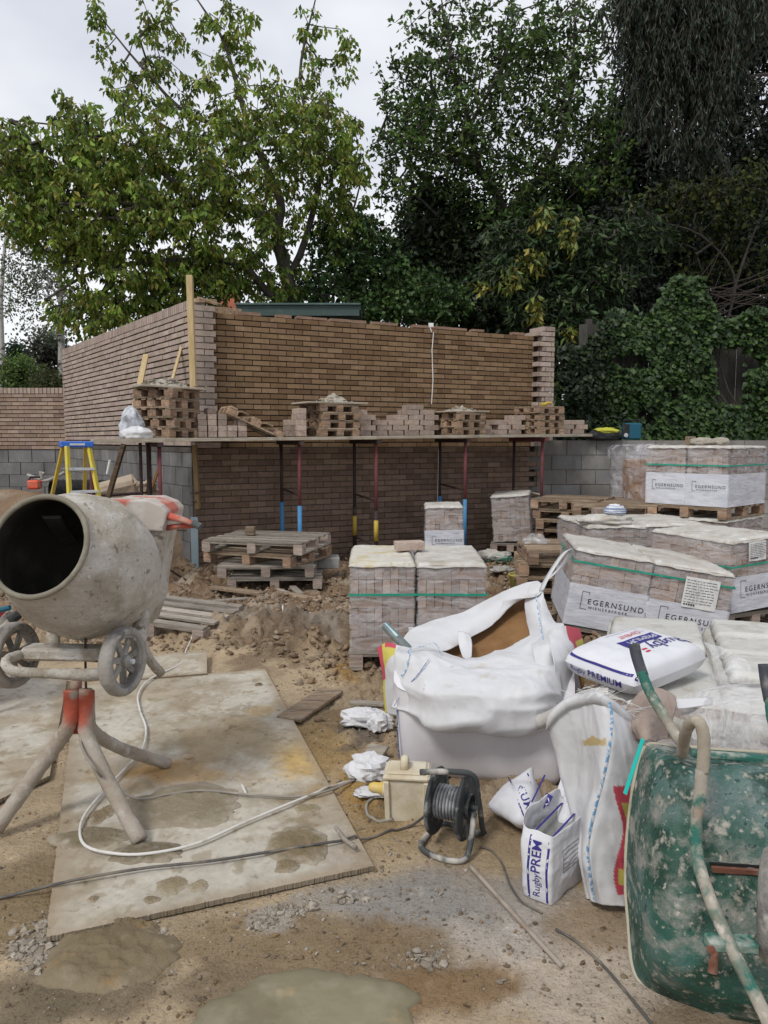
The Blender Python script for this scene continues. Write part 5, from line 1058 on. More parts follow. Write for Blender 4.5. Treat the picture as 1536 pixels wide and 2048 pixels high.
pack('lower brick pack beneath the torn-film pack, mostly hidden', (cF.x, cF.y, .13), .5, .6, 6, .098, (0, 0, R(-3)), 52, tints=TB)
pallet('pallet under the torn-film pack', (cF.x+.28, cF.y+.3, .73), .85, .75, .125, 6, R(-3), mt=WOOD); pallet('bottom pallet beneath the hidden brown pack', (cF.x+.28, cF.y+.3, .0), .85, .75, .125, 6, R(-3), mt=GREYWOOD)
m = MB(); A = shell(.58, .68, -.02, .64, .03, 22, .06, 5, top=True); A[..., 0] -= .05; A[..., 1] -= .05; A[..., 0] -= .06*sst(.2, .7, A[..., 2]); m.grid(A, cv=True)
fm = m.build('torn_film', plastic('loose_film', .30, (.70, .68, .72), 4, (1, 1, 1.5), .02, .40, .66), loc=cF, smooth=True); tag(fm, 'loose torn clear film hanging round the brown brick pack by the block wall', 'plastic film')
# bits between the stacks
YBK = mat('yellow_bucket', (.42, .36, .08), [((.3, .27, .15), 7, .45, .7), ((.45, .42, .33), 14, .55, .75)], .7)
p = P(1043, 1130, 7.9); t = thing('bucket', 'dirty yellow bucket in the rubble beside the low pallet stack', 'bucket', (p.x, 7.9, gz(p.x, 7.9)+.01)); m = MB(); m.lathe([(0, 0), (.10, 0), (.128, .22), (.136, .225), (.136, .24), (.124, .24), (.098, .02), (0, .02)], (0, 0, 0), (0, 0, 1), 24); m.build('body', YBK, t, smooth=True)
m = MB(); m.tube([(math.cos(a)*.13, math.sin(a)*.13, .22-.06*math.sin(a/1)) for a in np.linspace(math.pi, 2*math.pi, 12)], .003, 5); m.build('handle', DARK, t)
crumple('plastic_bag', 'clear crumpled plastic bag above the yellow bucket', 'plastic bag', (P(1078, 1100, 7.6).x, 7.75, .42), (.28, .25, .26), plastic('clear_bag', .35, (.75, .76, .78), 7, (1, 1, 1), .02), 12, amp=.5)
crumple('plastic_bag', 'limp clear plastic left of the small printed pack', 'plastic bag', (P(842, 1095, 9).x, 8.9, .2), (.25, .2, .2), plastic('clear_bag', .35), 13, amp=.5)
m = MB(); rs = random.Random(3)
for k in range(7):
    a = P(rs.uniform(960, 1010), 1100, 8.3); b = P(rs.uniform(1010, 1060), 1100, 8.2)
    zz = .28; m.tube([tuple(q) for q in crs([(a.x, a.y, zz), (a.x+.1, a.y-.1, zz+rs.uniform(0, .1)), (b.x, b.y, zz+rs.uniform(-.05, .08)), (b.x+.05, b.y+.1, zz)], 12)], .006, 5, flat=.3)
tag(m.build('strap_tangle', STRAP), 'tangle of discarded green strapping left of the yellow bucket', 'strap')
for i, (px, py, sz, mt_, lb) in enumerate(((985, 1105, .35, TOPM, 'crumpled pale wrap in the rubble below the leaning pack'), (930, 1112, .22, SACK, 'small white wrap scrap right of the small printed pack'), (1005, 1128, .2, GREYP, 'grey scrap left of the yellow bucket'), (1078, 1140, .22, WOOD, 'brown cardboard scrap below the yellow bucket'))):
    p = G(px, py, .15); p.z = gz(p.x, p.y)+.02; crumple('wrap_scrap', lb, 'scrap', p, (sz*1.3, sz, sz*.4), mt_, 30+i, amp=.6)
# low packs under white sheets, right
aV = R(-18.5); XV = Vector((math.cos(aV), math.sin(aV), 0)); YV = Vector((-math.sin(aV), math.cos(aV), 0)); gV = G(1450, 1400, .5); gV.z = .0
VM = mat('white_wrap', (.52, .505, .46), [((.60, .60, .57), 3, .45, .7), ((.40, .36, .30), 7, .55, .72)], .5, [(5, .6, .03), (25, .4, .006)], spec=.45)
for i, (dx, lb) in enumerate(((-.52, 'low brick pack under a folded white sheet, carrying the cement bag'), (.03, 'low brick pack under a white sheet at the right edge, behind the wheelbarrow'))):
    pack(lb, gV+XV*dx+Vector((0, 0, .13)), .58-.07*(i == 0), 1.5, 3, .108, (0, 0, aV), 61+i, tints=TB, topm=VM, ncol=8, overhang=.05, film=True, group='low white-covered packs')
cc = gV+XV*.0+YV*.75; pallet('pallet under the low white-covered packs', (cc.x, cc.y, .0), 1.2, 1.5, .125, 9, aV, mt=GREYWOOD)
for i, (dx, dy, zz, ww, dd) in enumerate(((-.51, .78, .475, .50, .62), (.05, .72, .475, .56, .36), (.05, 1.1, .475, .56, .36), (.05, .3, .475, .56, .38))):
    A = np.zeros((30, 24, 3)); u, v = np.meshgrid(np.linspace(0, 1, 30), np.linspace(0, 1, 24), indexing='ij')
    e = np.minimum(np.minimum(u, 1-u)*ww, np.minimum(v, 1-v)*dd); z = .045*np.clip(e/.02, 0, 1)**.7+.014*(ridge(np.stack([u*3+i, v*6, u*0], -1), 3, i)-.5)+.008*np.exp(-((v-.5-.06*np.sin(u*5))/.012)**2)
    P3 = np.array(gV)+u[..., None]*ww*np.array(XV)+v[..., None]*dd*np.array(YV)+np.array(XV)*dx+np.array(YV)*dy; P3[..., 2] = zz+z+.004*i; P3[..., :2] += .01*(vn(np.stack([u*6, v*6, u*0+i], -1), 3)-.5)[..., None]
    m = MB(); m.grid(P3-np.array(P3[0, 0])); tag(m.build('white_sheet_bundle', VM, loc=P3[0, 0], smooth=True, solid=.004), ['folded white bundle on the left low pack, beside the cement bag', 'middle white bundle on the right low pack', 'far white bundle on the right low pack', 'near white bundle on the right low pack'][i], 'wrapped bundle', 'white bundles on the low packs')
# ================================================================ CEMENT MIXER
CRUST = mat('cement_crust', (.47, .43, .375), [((.30, .26, .195), 2.2, .46, .62), ((.56, .53, .48), 6, .5, .66), ((.20, .17, .13), 22, .60, .68), ((.60, .57, .52), 38, .60, .72), ((.16, .13, .10), 70, .64, .72)], .95, [(9, .6, .03), (34, .9, .012), (120, .6, .004)])
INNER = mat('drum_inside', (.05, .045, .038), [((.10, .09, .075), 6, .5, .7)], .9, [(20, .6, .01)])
RIMM = mat('drum_rim', (.20, .18, .135), [((.28, .26, .2), 12, .5, .7)], .8, [(40, .6, .004)])
ORD2 = mat('orange_dusty', (.46, .10, .065), [((.34, .27, .22), 7, .46, .60), ((.44, .40, .35), 16, .55, .7), ((.30, .05, .03), 30, .6, .75)], .8, [(40, .5, .004)])
HOODM = mat('hood_dusty', (.47, .42, .375), [((.46, .14, .10), 5, .50, .60), ((.52, .49, .44), 9, .54, .66), ((.30, .24, .20), 20, .60, .72)], .9, [(30, .5, .005)])
TYRE = mat('tyre_crust', (.31, .29, .26), [((.14, .13, .12), 7, .47, .62), ((.42, .40, .36), 22, .55, .72)], .95, [(25, .8, .01), (80, .6, .004)])
cb_ = P(168, 1133, 3.2); MX = Vector((cb_.x, 3.15, 0)); ax = Vector((-.15, -.90, .38)).normalized()
t = thing('cement_mixer', 'mortar-crusted tilting cement mixer on an orange three-legged stand at the left', 'cement mixer', MX)
rel = lambda v: Vector(v)-MX
def crusty(prof, org, ax, n, amp, seed, f=1.0):
    m = MB(); m.lathe(prof, org, ax, n); v = np.array(m.v); c = np.array(org); d = v-c; ln = np.linalg.norm(d, axis=1, keepdims=True)+1e-6
    k = amp*(fbm(v*9*f, 4, seed)-.5)*2+amp*.7*(ridge(v*4*f, 3, seed+3)-.55)+amp*.5*(fbm(v*40, 3, seed+5)-.5)
    m.v = [tuple(p) for p in v+d/ln*k[:, None]]; return m
pr = np.array([(.0, -.30), (.10, -.30), (.19, -.27), (.255, -.19), (.292, -.09), (.300, .0), (.292, .08), (.268, .16), (.235, .24), (.205, .31), (.197, .335)])
prof = crs([(a, b, 0) for a, b in pr], 46)[:, :2]; prof[:, 0] = np.maximum(prof[:, 0], .001)
drum = crusty([tuple(p) for p in prof], rel(cb_), ax, 150, .012, 3).build('drum', CRUST, t, smooth=True)
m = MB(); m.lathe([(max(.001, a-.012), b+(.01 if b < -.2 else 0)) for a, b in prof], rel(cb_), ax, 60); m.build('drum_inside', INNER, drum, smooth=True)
m = MB(); c = rel(cb_)+ax*.335; a_, b_ = frame(ax); m.tube([c+(a_*math.cos(q)+b_*math.sin(q))*.198 for q in np.linspace(0, 2*math.pi, 61)], .0115, 10, cap=False, noise=.05); m.build('rim', RIMM, drum, smooth=True)
m = MB()
for q in (0.7, 2.8): 
    p0 = rel(cb_)+(a_*math.cos(q)+b_*math.sin(q))*.2-ax*.1; p1 = rel(cb_)+(a_*math.cos(q+.5)+b_*math.sin(q+.5))*.17+ax*.2; m.beam(p0, p1, .07, .012, bev=.003, jit=.004)
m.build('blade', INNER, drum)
# ring gear seam
# hood / gearbox housing behind the drum
def quadbox(pts_front, dy, dx=0):
    f = [Vector(p) for p in pts_front]; b = [p+Vector((dx, dy, 0)) for p in f]; n = len(f)
    return f+b, [tuple(range(n)), tuple(range(2*n-1, n-1, -1))]+[(i, n+i, n+(i+1) % n, (i+1) % n) for i in range(n)]
hf = [rel(P(*p, 3.42)) for p in ((203, 1016), (212, 1003), (292, 1003), (318, 1014), (331, 1024), (328, 1052), (318, 1100), (303, 1210), (285, 1262), (250, 1262), (215, 1180))]
m = MB(); v, f = quadbox(hf, .26); m.add(v, f); hd = m.build('motor_housing', CRUST, t); bv = hd.modifiers.new('b', 'BEVEL'); bv.width = .012; bv.segments = 3
hc = [rel(P(*p, 3.395)) for p in ((206, 1014), (216, 1000), (294, 1000), (322, 1011), (334, 1024), (326, 1063), (290, 1062), (262, 1050), (238, 1036), (214, 1032))]
m = MB(); v, f = quadbox(hc, .30); m.add(v, f); hd2 = m.build('hood_cover', HOODM, t); bv = hd2.modifiers.new('b', 'BEVEL'); bv.width = .008; bv.segments = 2
m = MB(); m.beam(rel(P(214, 1001, 3.5)), rel(P(288, 1000, 3.5)), .1, .02, bev=.005); m.build('lid_plate', CRUST, hd2)
m = MB(); m.tube([rel(P(*p)) for p in ((328, 1030, 3.45), (345, 1034, 3.43), (372, 1042, 3.4), (392, 1050, 3.38))], [.031, .027, .022, .016], 10, flat=.6); m.tube([rel(P(*p)) for p in ((334, 1056, 3.45), (358, 1052, 3.43), (390, 1052, 3.4))], [.014, .012, .010], 8); hl = m.build('tipping_lever', ORD2, t, smooth=True)
m = MB(); m.tube([rel(P(386, 1046, 3.38)), rel(P(401, 1054, 3.37))], .017, 8); m.build('grip', mat('old_rubber', (.08, .09, .085), [((.2, .2, .18), 20, .55, .7)], .8), hl)
# yoke, frame
def cr_tube(name, pts, r, par=t, mt=CRUST, n=10, nz=.06, k=28):
    q = crs([rel(P(*p)) for p in pts], k); m = MB(); rr_ = r if not hasattr(r, '__len__') else np.interp(np.linspace(0, 1, k), np.linspace(0, 1, len(r)), r)
    m.tube([tuple(p) for p in q], list(rr_) if hasattr(r, '__len__') else r, n, noise=nz); return m.build(name, mt, par, smooth=True)
cr_tube('yoke_arm', ((272, 1185, 3.45), (282, 1235, 3.35), (276, 1290, 3.22)), .034)
cr_tube('yoke_arm', ((108, 1230, 3.5), (106, 1270, 3.4), (110, 1310, 3.25)), .028)
cr_tube('rear_leg', ((284, 1285, 3.3), (300, 1320, 3.34), (322, 1347, 3.4)), .021)
cr_tube('front_frame', ((78, 1312, 3.3), (40, 1310, 3.12), (12, 1322, 3.02), (22, 1340, 2.95), (60, 1345, 2.95), (130, 1348, 2.97), (180, 1350, 3.0), (225, 1345, 3.05)), (.018, .018, .02, .02, .02, .021, .026, .026), k=44)
m = MB(); m.beam(rel(P(52, 1303, 3.16)), rel(P(212, 1306, 3.12)), .10, .05, bev=.01, jit=.003); m.build('cross_member', CRUST, t)
cr_tube('tie_rod', ((171, 1275, 3.1), (171, 1330, 3.1), (172, 1378, 3.12)), .005, mt=DARK, n=6, nz=0)
wa = Vector((.97, -.24, .02)).normalized()
for c, lab in ((rel(P(246, 1322, 3.06)), 0), (rel(P(246, 1322, 3.06))-wa*.52, 1)):
    w = thing('wheel', '', '', c); del w['label']; del w['category']; w.parent = t
    m = crusty([(.108, -.026), (.128, -.030), (.138, -.018), (.140, 0), (.138, .018), (.128, .030), (.108, .026), (.104, .0), (.108, -.026)], (0, 0, 0), wa, 56, .003, 8+lab, 2); m.build('tyre', TYRE, w, smooth=True)
    m = MB(); m.lathe([(.108, -.014), (.096, -.016), (.092, .0), (.096, .018), (.108, .018)], (0, 0, 0), wa, 40)
    a_, b_ = frame(wa); m.lathe([(.0, -.02), (.024, -.02), (.024, .024), (.014, .034), (0, .034)], (0, 0, 0), wa, 16)
    for k in range(7):
        q = 2*math.pi*k/7+.3; d0 = a_*math.cos(q)+b_*math.sin(q); m.beam(d0*.02, d0*.097, .012, .026)
    m.build('rim', TYRE, w)
    m = MB(); m.lathe([(0, .034), (.011, .034), (.011, .05), (0, .052)], (0, 0, 0), wa, 10); m.build('hub_cap', SILV, w)
m = MB(); m.tube([rel(P(246, 1322, 3.06)), rel(P(246, 1322, 3.06))-wa*.52], .012, 8); m.build('axle', DARK, t)
# stand
m = MB(); m.tube([rel(P(153, 1340, 3.12)), rel(P(154, 1400, 3.14))], .021, 12); m.build('pivot_tube', ORD2, t, smooth=True)
m = MB(); m.beam(rel(P(154, 1386, 3.15)), rel(P(154, 1462, 3.15)), .05, .075, bev=.004, roll=math.pi/2); m.build('stand_socket', mat('orange_bright', (.50, .075, .04), [((.40, .33, .28), 9, .56, .68)], .7), t)
LEGM = mat('leg_crust', (.37, .325, .27), [((.28, .23, .18), 5, .45, .62), ((.52, .10, .05), 4.0, .655, .70), ((.48, .45, .41), 14, .55, .72), ((.2, .17, .14), 30, .65, .76)], .95, [(14, .5, .01), (60, .8, .005)])
def leg(pts, r):
    q = crs([rel(P(*p)) for p in pts[:-1]]+[rel(pts[-1])], 40); f = np.linspace(0, 1, 40); m = MB(); m.tube([tuple(p) for p in q], r, 14, noise=.05, tint=(1, 1, 1))
    v = np.array(m.v); k = sst(.40, .50, v[:, 2]+.12*(fbm(v*14, 3, 3)-.5))[:, None]*sst(.42, .5, fbm(v*18, 3, 9)+.12)[:, None]; m.c = [tuple(c) for c in (1-k)*np.ones((len(v), 3))+k*np.array([1.25, .33, .24])]; return m.build('leg', LEGM, t, smooth=True)
leg(((142, 1382, 3.08), (142, 1430, 3.08), (132, 1462, 3.08), (96, 1512, 3.08), G(-10, 1660, .03)), .031)
leg(((170, 1380, 3.10), (170, 1440, 3.10), (176, 1478, 3.08), (214, 1560, 3.0), G(281, 1683, .035)), .031)
leg(((176, 1384, 3.22), (177, 1430, 3.24), (186, 1462, 3.28), (240, 1496, 3.42), G(336, 1528, .035)), .028)
# ================================================================ CABLES, BAR
def cable(name, label, pts, r, mt, cat='cable', z=.012, n=7, k=None, noise=0):
    q = []
    for p in pts:
        if len(p) == 2:
            a = G(p[0], p[1], .03); on = min(distpoly(np.array([a.x]), np.array([a.y]), pl)[0] for pl in (PLY1, PLY2, PLY3)) < 0; a.z = (.034 if on else gz(a.x, a.y))+r+.002; q.append(a)
        else: q.append(P(*p))
    o = Vector(q[0]); c = crs(q, k or len(q)*7)
    for p in c:
        on = min(distpoly(np.array([p[0]]), np.array([p[1]]), pl)[0] for pl in (PLY1, PLY2, PLY3)) < 0
        p[2] = max(p[2], (.030 if on else gz(p[0], p[1]))+r*.7)
    m = MB(); m.tube([tuple(Vector(p)-o) for p in c], r, n, noise=noise); return tag(m.build(name, mt, loc=o, smooth=True), label, cat)
WC = mat('white_cable', (.62, .60, .56), [((.36, .30, .23), 6, .52, .7)], .6); GC = mat('grey_cable', (.26, .235, .20), [((.38, .34, .28), 7, .5, .7)], .75); BC = mat('dark_cable', (.085, .08, .075), [((.26, .22, .17), 6, .5, .7)], .7)
cable('power_cable', 'white cable looping over the plywood from behind the mixer to the yellow plug', [(455, 1247), (425, 1252), (395, 1270), (372, 1300), (362, 1330), (300, 1362), (277, 1392), (280, 1425), (292, 1460), (286, 1500), (262, 1530), (215, 1580), (172, 1632), (160, 1668), (172, 1698), (220, 1712), (290, 1714), (390, 1694), (490, 1650), (600, 1604), (680, 1562), (715, 1548), (738, 1548, 3.30)], .0062, WC)
cable('power_cable', 'short arch of white cable over the clods in front of the mid pallet stack', [(612, 1200), (585, 1204), (570, 1212), (564, 1232)], .009, WC)
cable('power_cable', 'grey cable from the mixer stand crossing the plywood beneath the white one', [(159, 1462, 3.1), (166, 1500, 3.02), (196, 1545, 2.95), (235, 1590), (285, 1603), (345, 1592), (410, 1586), (500, 1594), (600, 1598), (660, 1585), (712, 1556)], .0055, GC)
cable('extension_lead', 'long dark lead running from the left edge across the plywood to the reel', [(-60, 1790), (0, 1783), (150, 1766), (290, 1742), (420, 1728), (560, 1706), (660, 1690), (740, 1662), (820, 1633), (872, 1612, 2.98)], .0055, BC)
cable('extension_lead', 'thin lead trailing from the reel towards the cement bags', [(962, 1682), (985, 1690), (1005, 1715), (1020, 1755), (1045, 1790), (1085, 1812)], .004, BC)
cable('extension_lead', 'thin dark lead in the sand left of the wheelbarrow', [(1112, 1845), (1150, 1868), (1200, 1908), (1245, 1960), (1290, 2015), (1340, 2075)], .0045, BC)
cable('steel_bar', 'straight rusty steel bar lying on the sand before the reel', [(941, 1722), (1030, 1820), (1124, 1921)], .0085, mat('bar_steel', (.33, .28, .23), [((.22, .17, .13), 10, .5, .7)], .85), 'bar', k=24)
cable('twig', 'short muddy stick lying on the corner of the big plywood sheet', [(672, 1662), (688, 1685), (712, 1703)], .009, GREYWOOD, 'stick', noise=.2)
cable('cable_tie', 'tiny white cable tie on the grey cable', [(492, 1592), (484, 1575)], .006, WC, 'tie')
# ================================================================ MORTAR SPILLS
def spill(label, px, py, w, h, ht, mt, seed, tint=(1, 1, 1), rough=.6, name='mortar_spill', flat=3, ztop=None, cat='mortar'):
    a = G(px, py); rx = abs(G(px+w/2, py).x-a.x); ry = abs(G(px, py-h/2).y-G(px, py+h/2).y)/2
    on = distpoly(np.array([a.x]), np.array([a.y]), PLY1)[0] < 0 or distpoly(np.array([a.x]), np.array([a.y]), PLY2)[0] < 0
    z = .024 if on else gz(a.x, a.y)+.0
    return heap(name, label, (a.x, a.y, z if ztop is None else ztop), rx, ry, ht, mt, seed, cat, tint, rough, 72, flat)
spill('wide damp mortar spill on the plywood right of the mixer foot', 375, 1622, 240, 84, .016, MUD, 3, (.85, .85, .85))
spill('mortar spill beneath the white cable at the mixer foot', 305, 1718, 150, 46, .015, MUD, 4, (.62, .62, .62)); spill('mortar patch at the left edge of the big plywood sheet', 175, 1688, 150, 44, .014, MUD, 5, (.72, .72, .7))
spill('dark mortar splat under the dark lead on the plywood', 592, 1700, 130, 78, .016, MUD, 6, (.72, .68, .60)); spill('small round mortar splat below the dark lead', 575, 1745, 50, 26, .012, MUD, 7, (.72, .68, .60))
spill('faint mortar smear near the middle front of the plywood', 345, 1782, 70, 40, .006, MUD, 8, (.95, .95, .9)); spill('small mortar dab right of the faint smear', 398, 1785, 34, 24, .006, MUD, 9)
spill('small dab near the front edge of the plywood', 302, 1812, 36, 16, .008, MUD, 10, (.8, .8, .8)); spill('round dab left of centre on the plywood front', 185, 1812, 22, 14, .006, MUD, 11, (.8, .75, .7)); spill('mortar smear behind the front leg of the mixer', 205, 1640, 50, 40, .010, MUD, 12, (.8, .75, .7))
spill('little mud dab at the far right corner of the plywood', 518, 1378, 18, 8, .012, MUD, 13, (.5, .45, .4)); spill('mortar smear on the plywood right of the wide spill', 612, 1628, 50, 22, .007, MUD, 14, (.9, .9, .8))
spill('wet dark mortar dump below the front edge of the plywood', 218, 1915, 290, 130, .028, MUD, 15, (.62, .58, .50), .85, flat=4); spill('thin wet mortar tongue reaching up to the plywood edge', 255, 1858, 110, 36, .028, MUD, 16, (.62, .58, .50), .8, flat=4)
PUD = mat('mortar_puddle', (.225, .20, .125), [((.18, .155, .095), 3, .45, .65), ((.27, .245, .17), 9, .5, .75), ((.36, .27, .15), 5, .62, .74)], .72, [(8, .35, .01), (60, .35, .003)])
spill('smooth greenish mortar puddle at the bottom edge of the picture', 600, 2035, 470, 200, .022, PUD, 17, (1, 1, 1), .25, flat=6, ztop=.0)
cable('packing_band', 'curved dark band half sunk in the mortar puddle', [(495, 2060), (530, 2010), (575, 1958), (612, 1934), (660, 1938), (715, 1960)], .005, BC, 'band')
# ================================================================ TRANSFORMER
CREAM = mat('cream_plastic', (.60, .54, .41), [((.48, .40, .27), 6, .45, .65), ((.62, .57, .47), 14, .52, .72), ((.3, .24, .17), 24, .66, .76)], .75, [(30, .4, .003)]); PLUGY = mat('plug_yellow', (.62, .42, .06), [((.55, .47, .3), 9, .5, .7)], .5)
tp = G(815, 1622); tp.z = gz(tp.x, tp.y); t = thing('site_transformer', 'dusty cream site transformer box with a carry loop, in front of the bulk bag', 'transformer', tp, R(-6))
m = MB(); w0, w1 = .076, .086
v = [(-w0, -.062, .0), (w0, -.062, .0), (w0, .062, .0), (-w0, .062, .0), (-w1, -.07, .19), (w1, -.07, .19), (w1, .07, .19), (-w1, .07, .19)]
m.add(v, [(3, 2, 1, 0), (4, 5, 6, 7), (0, 1, 5, 4), (1, 2, 6, 5), (2, 3, 7, 6), (3, 0, 4, 7)]); o = m.build('case', CREAM, t); bv = o.modifiers.new('b', 'BEVEL'); bv.width = .008; bv.segments = 2
m = MB()
for x in (-1, 1): m = MB(); m.beam((x*(w0+.002), -.068, .0), (x*(w1-.002), -.078, .19), .018, .022, bev=.003); m.build('corner_rib', CREAM, t)
m = MB(); m.box((0, 0, .203), (.2, .165, .026), bev=.010); m.box((0, 0, .219), (.165, .13, .012), bev=.006); m.build('lid', CREAM, t)
m = MB(); m.tube([(-.012, -.03, .215), (-.012, -.03, .245), (-.012, -.018, .262), (-.012, .012, .262), (-.012, .03, .245), (-.012, .03, .215)], .011, 8, flat=1.6); m.build('carry_handle', CREAM, t, smooth=True)
m = MB(); m.lathe([(0, 0), (.022, 0), (.027, .01), (.027, .035), (.023, .04), (.023, .065), (.016, .08), (.008, .085), (0, .085)], (-.082, -.02, .13), (-1, -.1, .12), 20); m.build('plug', PLUGY, t, smooth=True)
m = MB(); m.lathe([(.030, .0), (.032, .004), (.032, .024), (.027, .028)], (-.080, -.02, .13), (-1, -.1, .12), 20); m.build('socket', CREAM, t, smooth=True)
cable('transformer_flex', 'grey loop of flex curling out behind the transformer', [(790, 1580), (758, 1586), (735, 1592), (736, 1612), (760, 1622), (785, 1624)], .007, GC)
# ================================================================ CABLE REEL
RM = mat('reel_black', (.045, .05, .05), [((.34, .34, .33), 9, .53, .64), ((.2, .2, .2), 25, .55, .68)], .65, [(50, .5, .002)]); RD = mat('wound_cable', (.16, .165, .17), [((.4, .4, .4), 14, .5, .66)], .7, [(60, .5, .003)])
rp = G(905, 1700); rp.z = gz(rp.x, rp.y); t = thing('cable_reel', 'black cable reel on a bent tube stand, splashed with cement', 'cable reel', rp+Vector((0, .06, 0)), R(-24))
zc = .165
for x in (-.062, .062):
    m = MB(); m.lathe([(.0, -.004), (.05, -.006), (.118, -.002), (.128, -.008), (.133, 0), (.128, .008), (.118, .002), (.05, .004), (0, .004)], (x, 0, zc), (1, 0, 0), 40); m.build('flange', RM, t, smooth=True)
m = MB(); N_ = 9
for k in range(N_):
    x = -.054+.108*k/(N_-1); m.lathe([(.060, -.006), (.0665, -.003), (.0685, 0), (.0665, .003), (.060, .006)], (x, 0, zc), (1, 0, 0), 28)
m.build('wound_cable', RD, t, smooth=True)
m = MB(); m.lathe([(0, .002), (.048, .002), (.052, .02), (.046, .022), (.040, .004), (0, .004)], (.062, 0, zc), (1, 0, 0), 28); m.build('socket_cup', RM, t, smooth=True)
m = MB(); m.tube([tuple(p) for p in crs([(-.085, -.13, .33), (.04, -.06, .325), (.098, -.02, .30), (.104, .02, .20), (.106, .07, .06), (.10, .09, .015), (-.02, .11, .013), (-.085, .10, .014), (-.10, .0, .014), (-.09, -.10, .014), (-.03, -.14, .014), (.05, -.15, .014), (.10, -.12, .02), (.105, -.07, .08), (.10, -.02, .155)], 80)], .0115, 9, noise=.05); m.build('tube_frame', mat('reel_frame', (.06, .065, .065), [((.45, .42, .37), 7, .47, .6)], .7, [(50, .5, .002)]), t, smooth=True)
m = MB(); m.tube([(-.075, 0, zc), (.11, 0, zc)], .01, 8); m.build('spindle', RM, t)
# ================================================================ CLOTH HELPERS
BAGM = mat('woven_white', (.66, .66, .67), [((.58, .57, .56), 2.5, .45, .7), ((.70, .70, .71), 7, .5, .7), ((.50, .44, .34), 4.5, .60, .76), ((.42, .34, .24), 14, .68, .76)], .62, [(7, .25, .02), (180, .15, .001)], spec=.35, trans=.12)
BAGLO = mat('woven_body', (.70, .68, .70), [((.60, .575, .59), 1.8, .42, .66), ((.35, .30, .24), 5, .66, .8)], .6, [(3, .2, .02), (180, .15, .001)], spec=.35)
SEAM = mat('blue_seam', (.16, .32, .50), [((.6, .62, .65), 60, .48, .52)], .8)
SEAMD = mat('dark_blue_seam', (.05, .10, .26), [((.3, .35, .45), 60, .52, .56)], .8)
def surf(rows, nu=70, nv=50, amp=.012, freq=5, seed=1, dirs=None, fold=0, foldf=3):
    """rows: list of curves (px,py,Y) top to bottom -> smooth grid with cloth folds"""
    C = np.array([crs([P(*p) for p in r_], nu) for r_ in rows]); A = np.zeros((nu, nv, 3))
    for i in range(nu): A[i] = crs(C[:, i], nv)
    du = np.gradient(A, axis=0); dv = np.gradient(A, axis=1); n = np.cross(du, dv); n /= np.linalg.norm(n, axis=2, keepdims=True)+1e-9
    U, V = np.meshgrid(np.linspace(0, 1, nu), np.linspace(0, 1, nv), indexing='ij')
    w = fbm(A*2.2+seed, 2, seed+9)[..., None]; q = A*freq*np.array([.42, .42, 1.15])+A[..., [2, 0, 1]]*freq*.25; q2 = A*freq*np.array([1.1, 1.1, .5])+A[..., [2, 0, 1]]*freq*.3+7
    d = -amp*.75*(ridge(q+w*1.2, 2, seed)-.6)-amp*.38*(ridge(q2+w, 3, seed+3)-.6)+amp*.8*(fbm(A*2.2, 2, seed+4)-.5)
    if fold: d = d-fold*.6*(ridge(np.stack([U*foldf*2+V*.8, V*foldf, U*0+seed], -1), 2, seed+2)-.5)
    return A+n*d[..., None]
def surfobj(name, rows, mt, par, org, tint=(1, 1, 1), solid=.002, **k):
    A = surf(rows, **k)-np.array(org); m = MB(); m.grid(A, tint if isinstance(tint, tuple) else tint(A)); return m.build(name, mt, par, smooth=True, solid=solid), A
def pcol(A, side):
    n, k = A.shape[:2]; U, V = np.meshgrid(np.linspace(0, 1, n), np.linspace(0, 1, k), indexing='ij'); c = np.ones(A.shape); RD_, YL = np.array([.85, .12, .17]), np.array([.93, .82, .16])
    if side == 'R':
        c[(U > .42) & (V < .22+.5*(U-.42))] = RD_; c[(U > .42+.40*V) & (V >= .12)] = RD_; c[(U > .60+.30*V) & (V > .14+.25*(1-U))] = YL
    else:
        c[(U < .62) & (V < .50-.45*U)] = YL; c[(U < .16) & (V < .55)] = RD_; c[(U > .25) & (U < .62) & (V < .10)] = RD_; c[(U < .12) & (V >= .55)] = YL
    return c
def ringloft(rings, n=90, nz=40):
    C = np.array([crs(r_, n, True) for r_ in rings]); A = np.zeros((nz, n, 3))
    for i in range(n): A[:, i] = crs(C[:, i], nz)
    return A
# ================================================================ MAIN BULK BAG
bo = G(950, 1500); bo.z = 0; t = thing('bulk_bag', 'big white bulk bag of sand, top slumped open and one loop standing up', 'bulk bag', bo)
FLc, FRc = G(806, 1548), G(1118, 1578); bk = Vector((.16, .74, 0)); BLc, BRc = FLc+bk, FRc+bk
def ring(z, e, extra=0):
    c = (FLc+FRc+BLc+BRc)/4; o = []
    for a, b in ((FLc, FRc), (FRc, BRc), (BRc, BLc), (BLc, FLc)):
        for s in (.06, .28, .5, .72, .94):
            p = a.lerp(b, s); d = (p-c); d.z = 0; bul = e*(1+.5*math.sin(math.pi*s)); q = c+d*(1+bul); q.z = z; o.append(q)
    return o
rings = [ring(.0, -.03), ring(.05, .03), ring(.18, .07), ring(.33, .10), ring(.47, .12), ring(.56, .10), ring(.62, .03), ring(.63, -.05)]
A = ringloft(rings, 120, 50); c0 = np.array((FLc+FRc+BLc+BRc)/4); lim = lambda A, o: np.minimum(A[..., 2], .34+o+(A[..., 1]-3.36).clip(-.1, .26)*.62-(A[..., 1]-3.72).clip(0, 1)*.16); A[..., 2] = lim(A, 0)
p = A*4; d = (A-c0); d[..., 2] = 0; d /= np.linalg.norm(d, axis=2, keepdims=True)+1e-9; A = A+d*(.022*(ridge(p*np.array([1, 1, .7]), 3, 5)-.55)+.016*(fbm(p, 3, 6)-.5))[..., None]
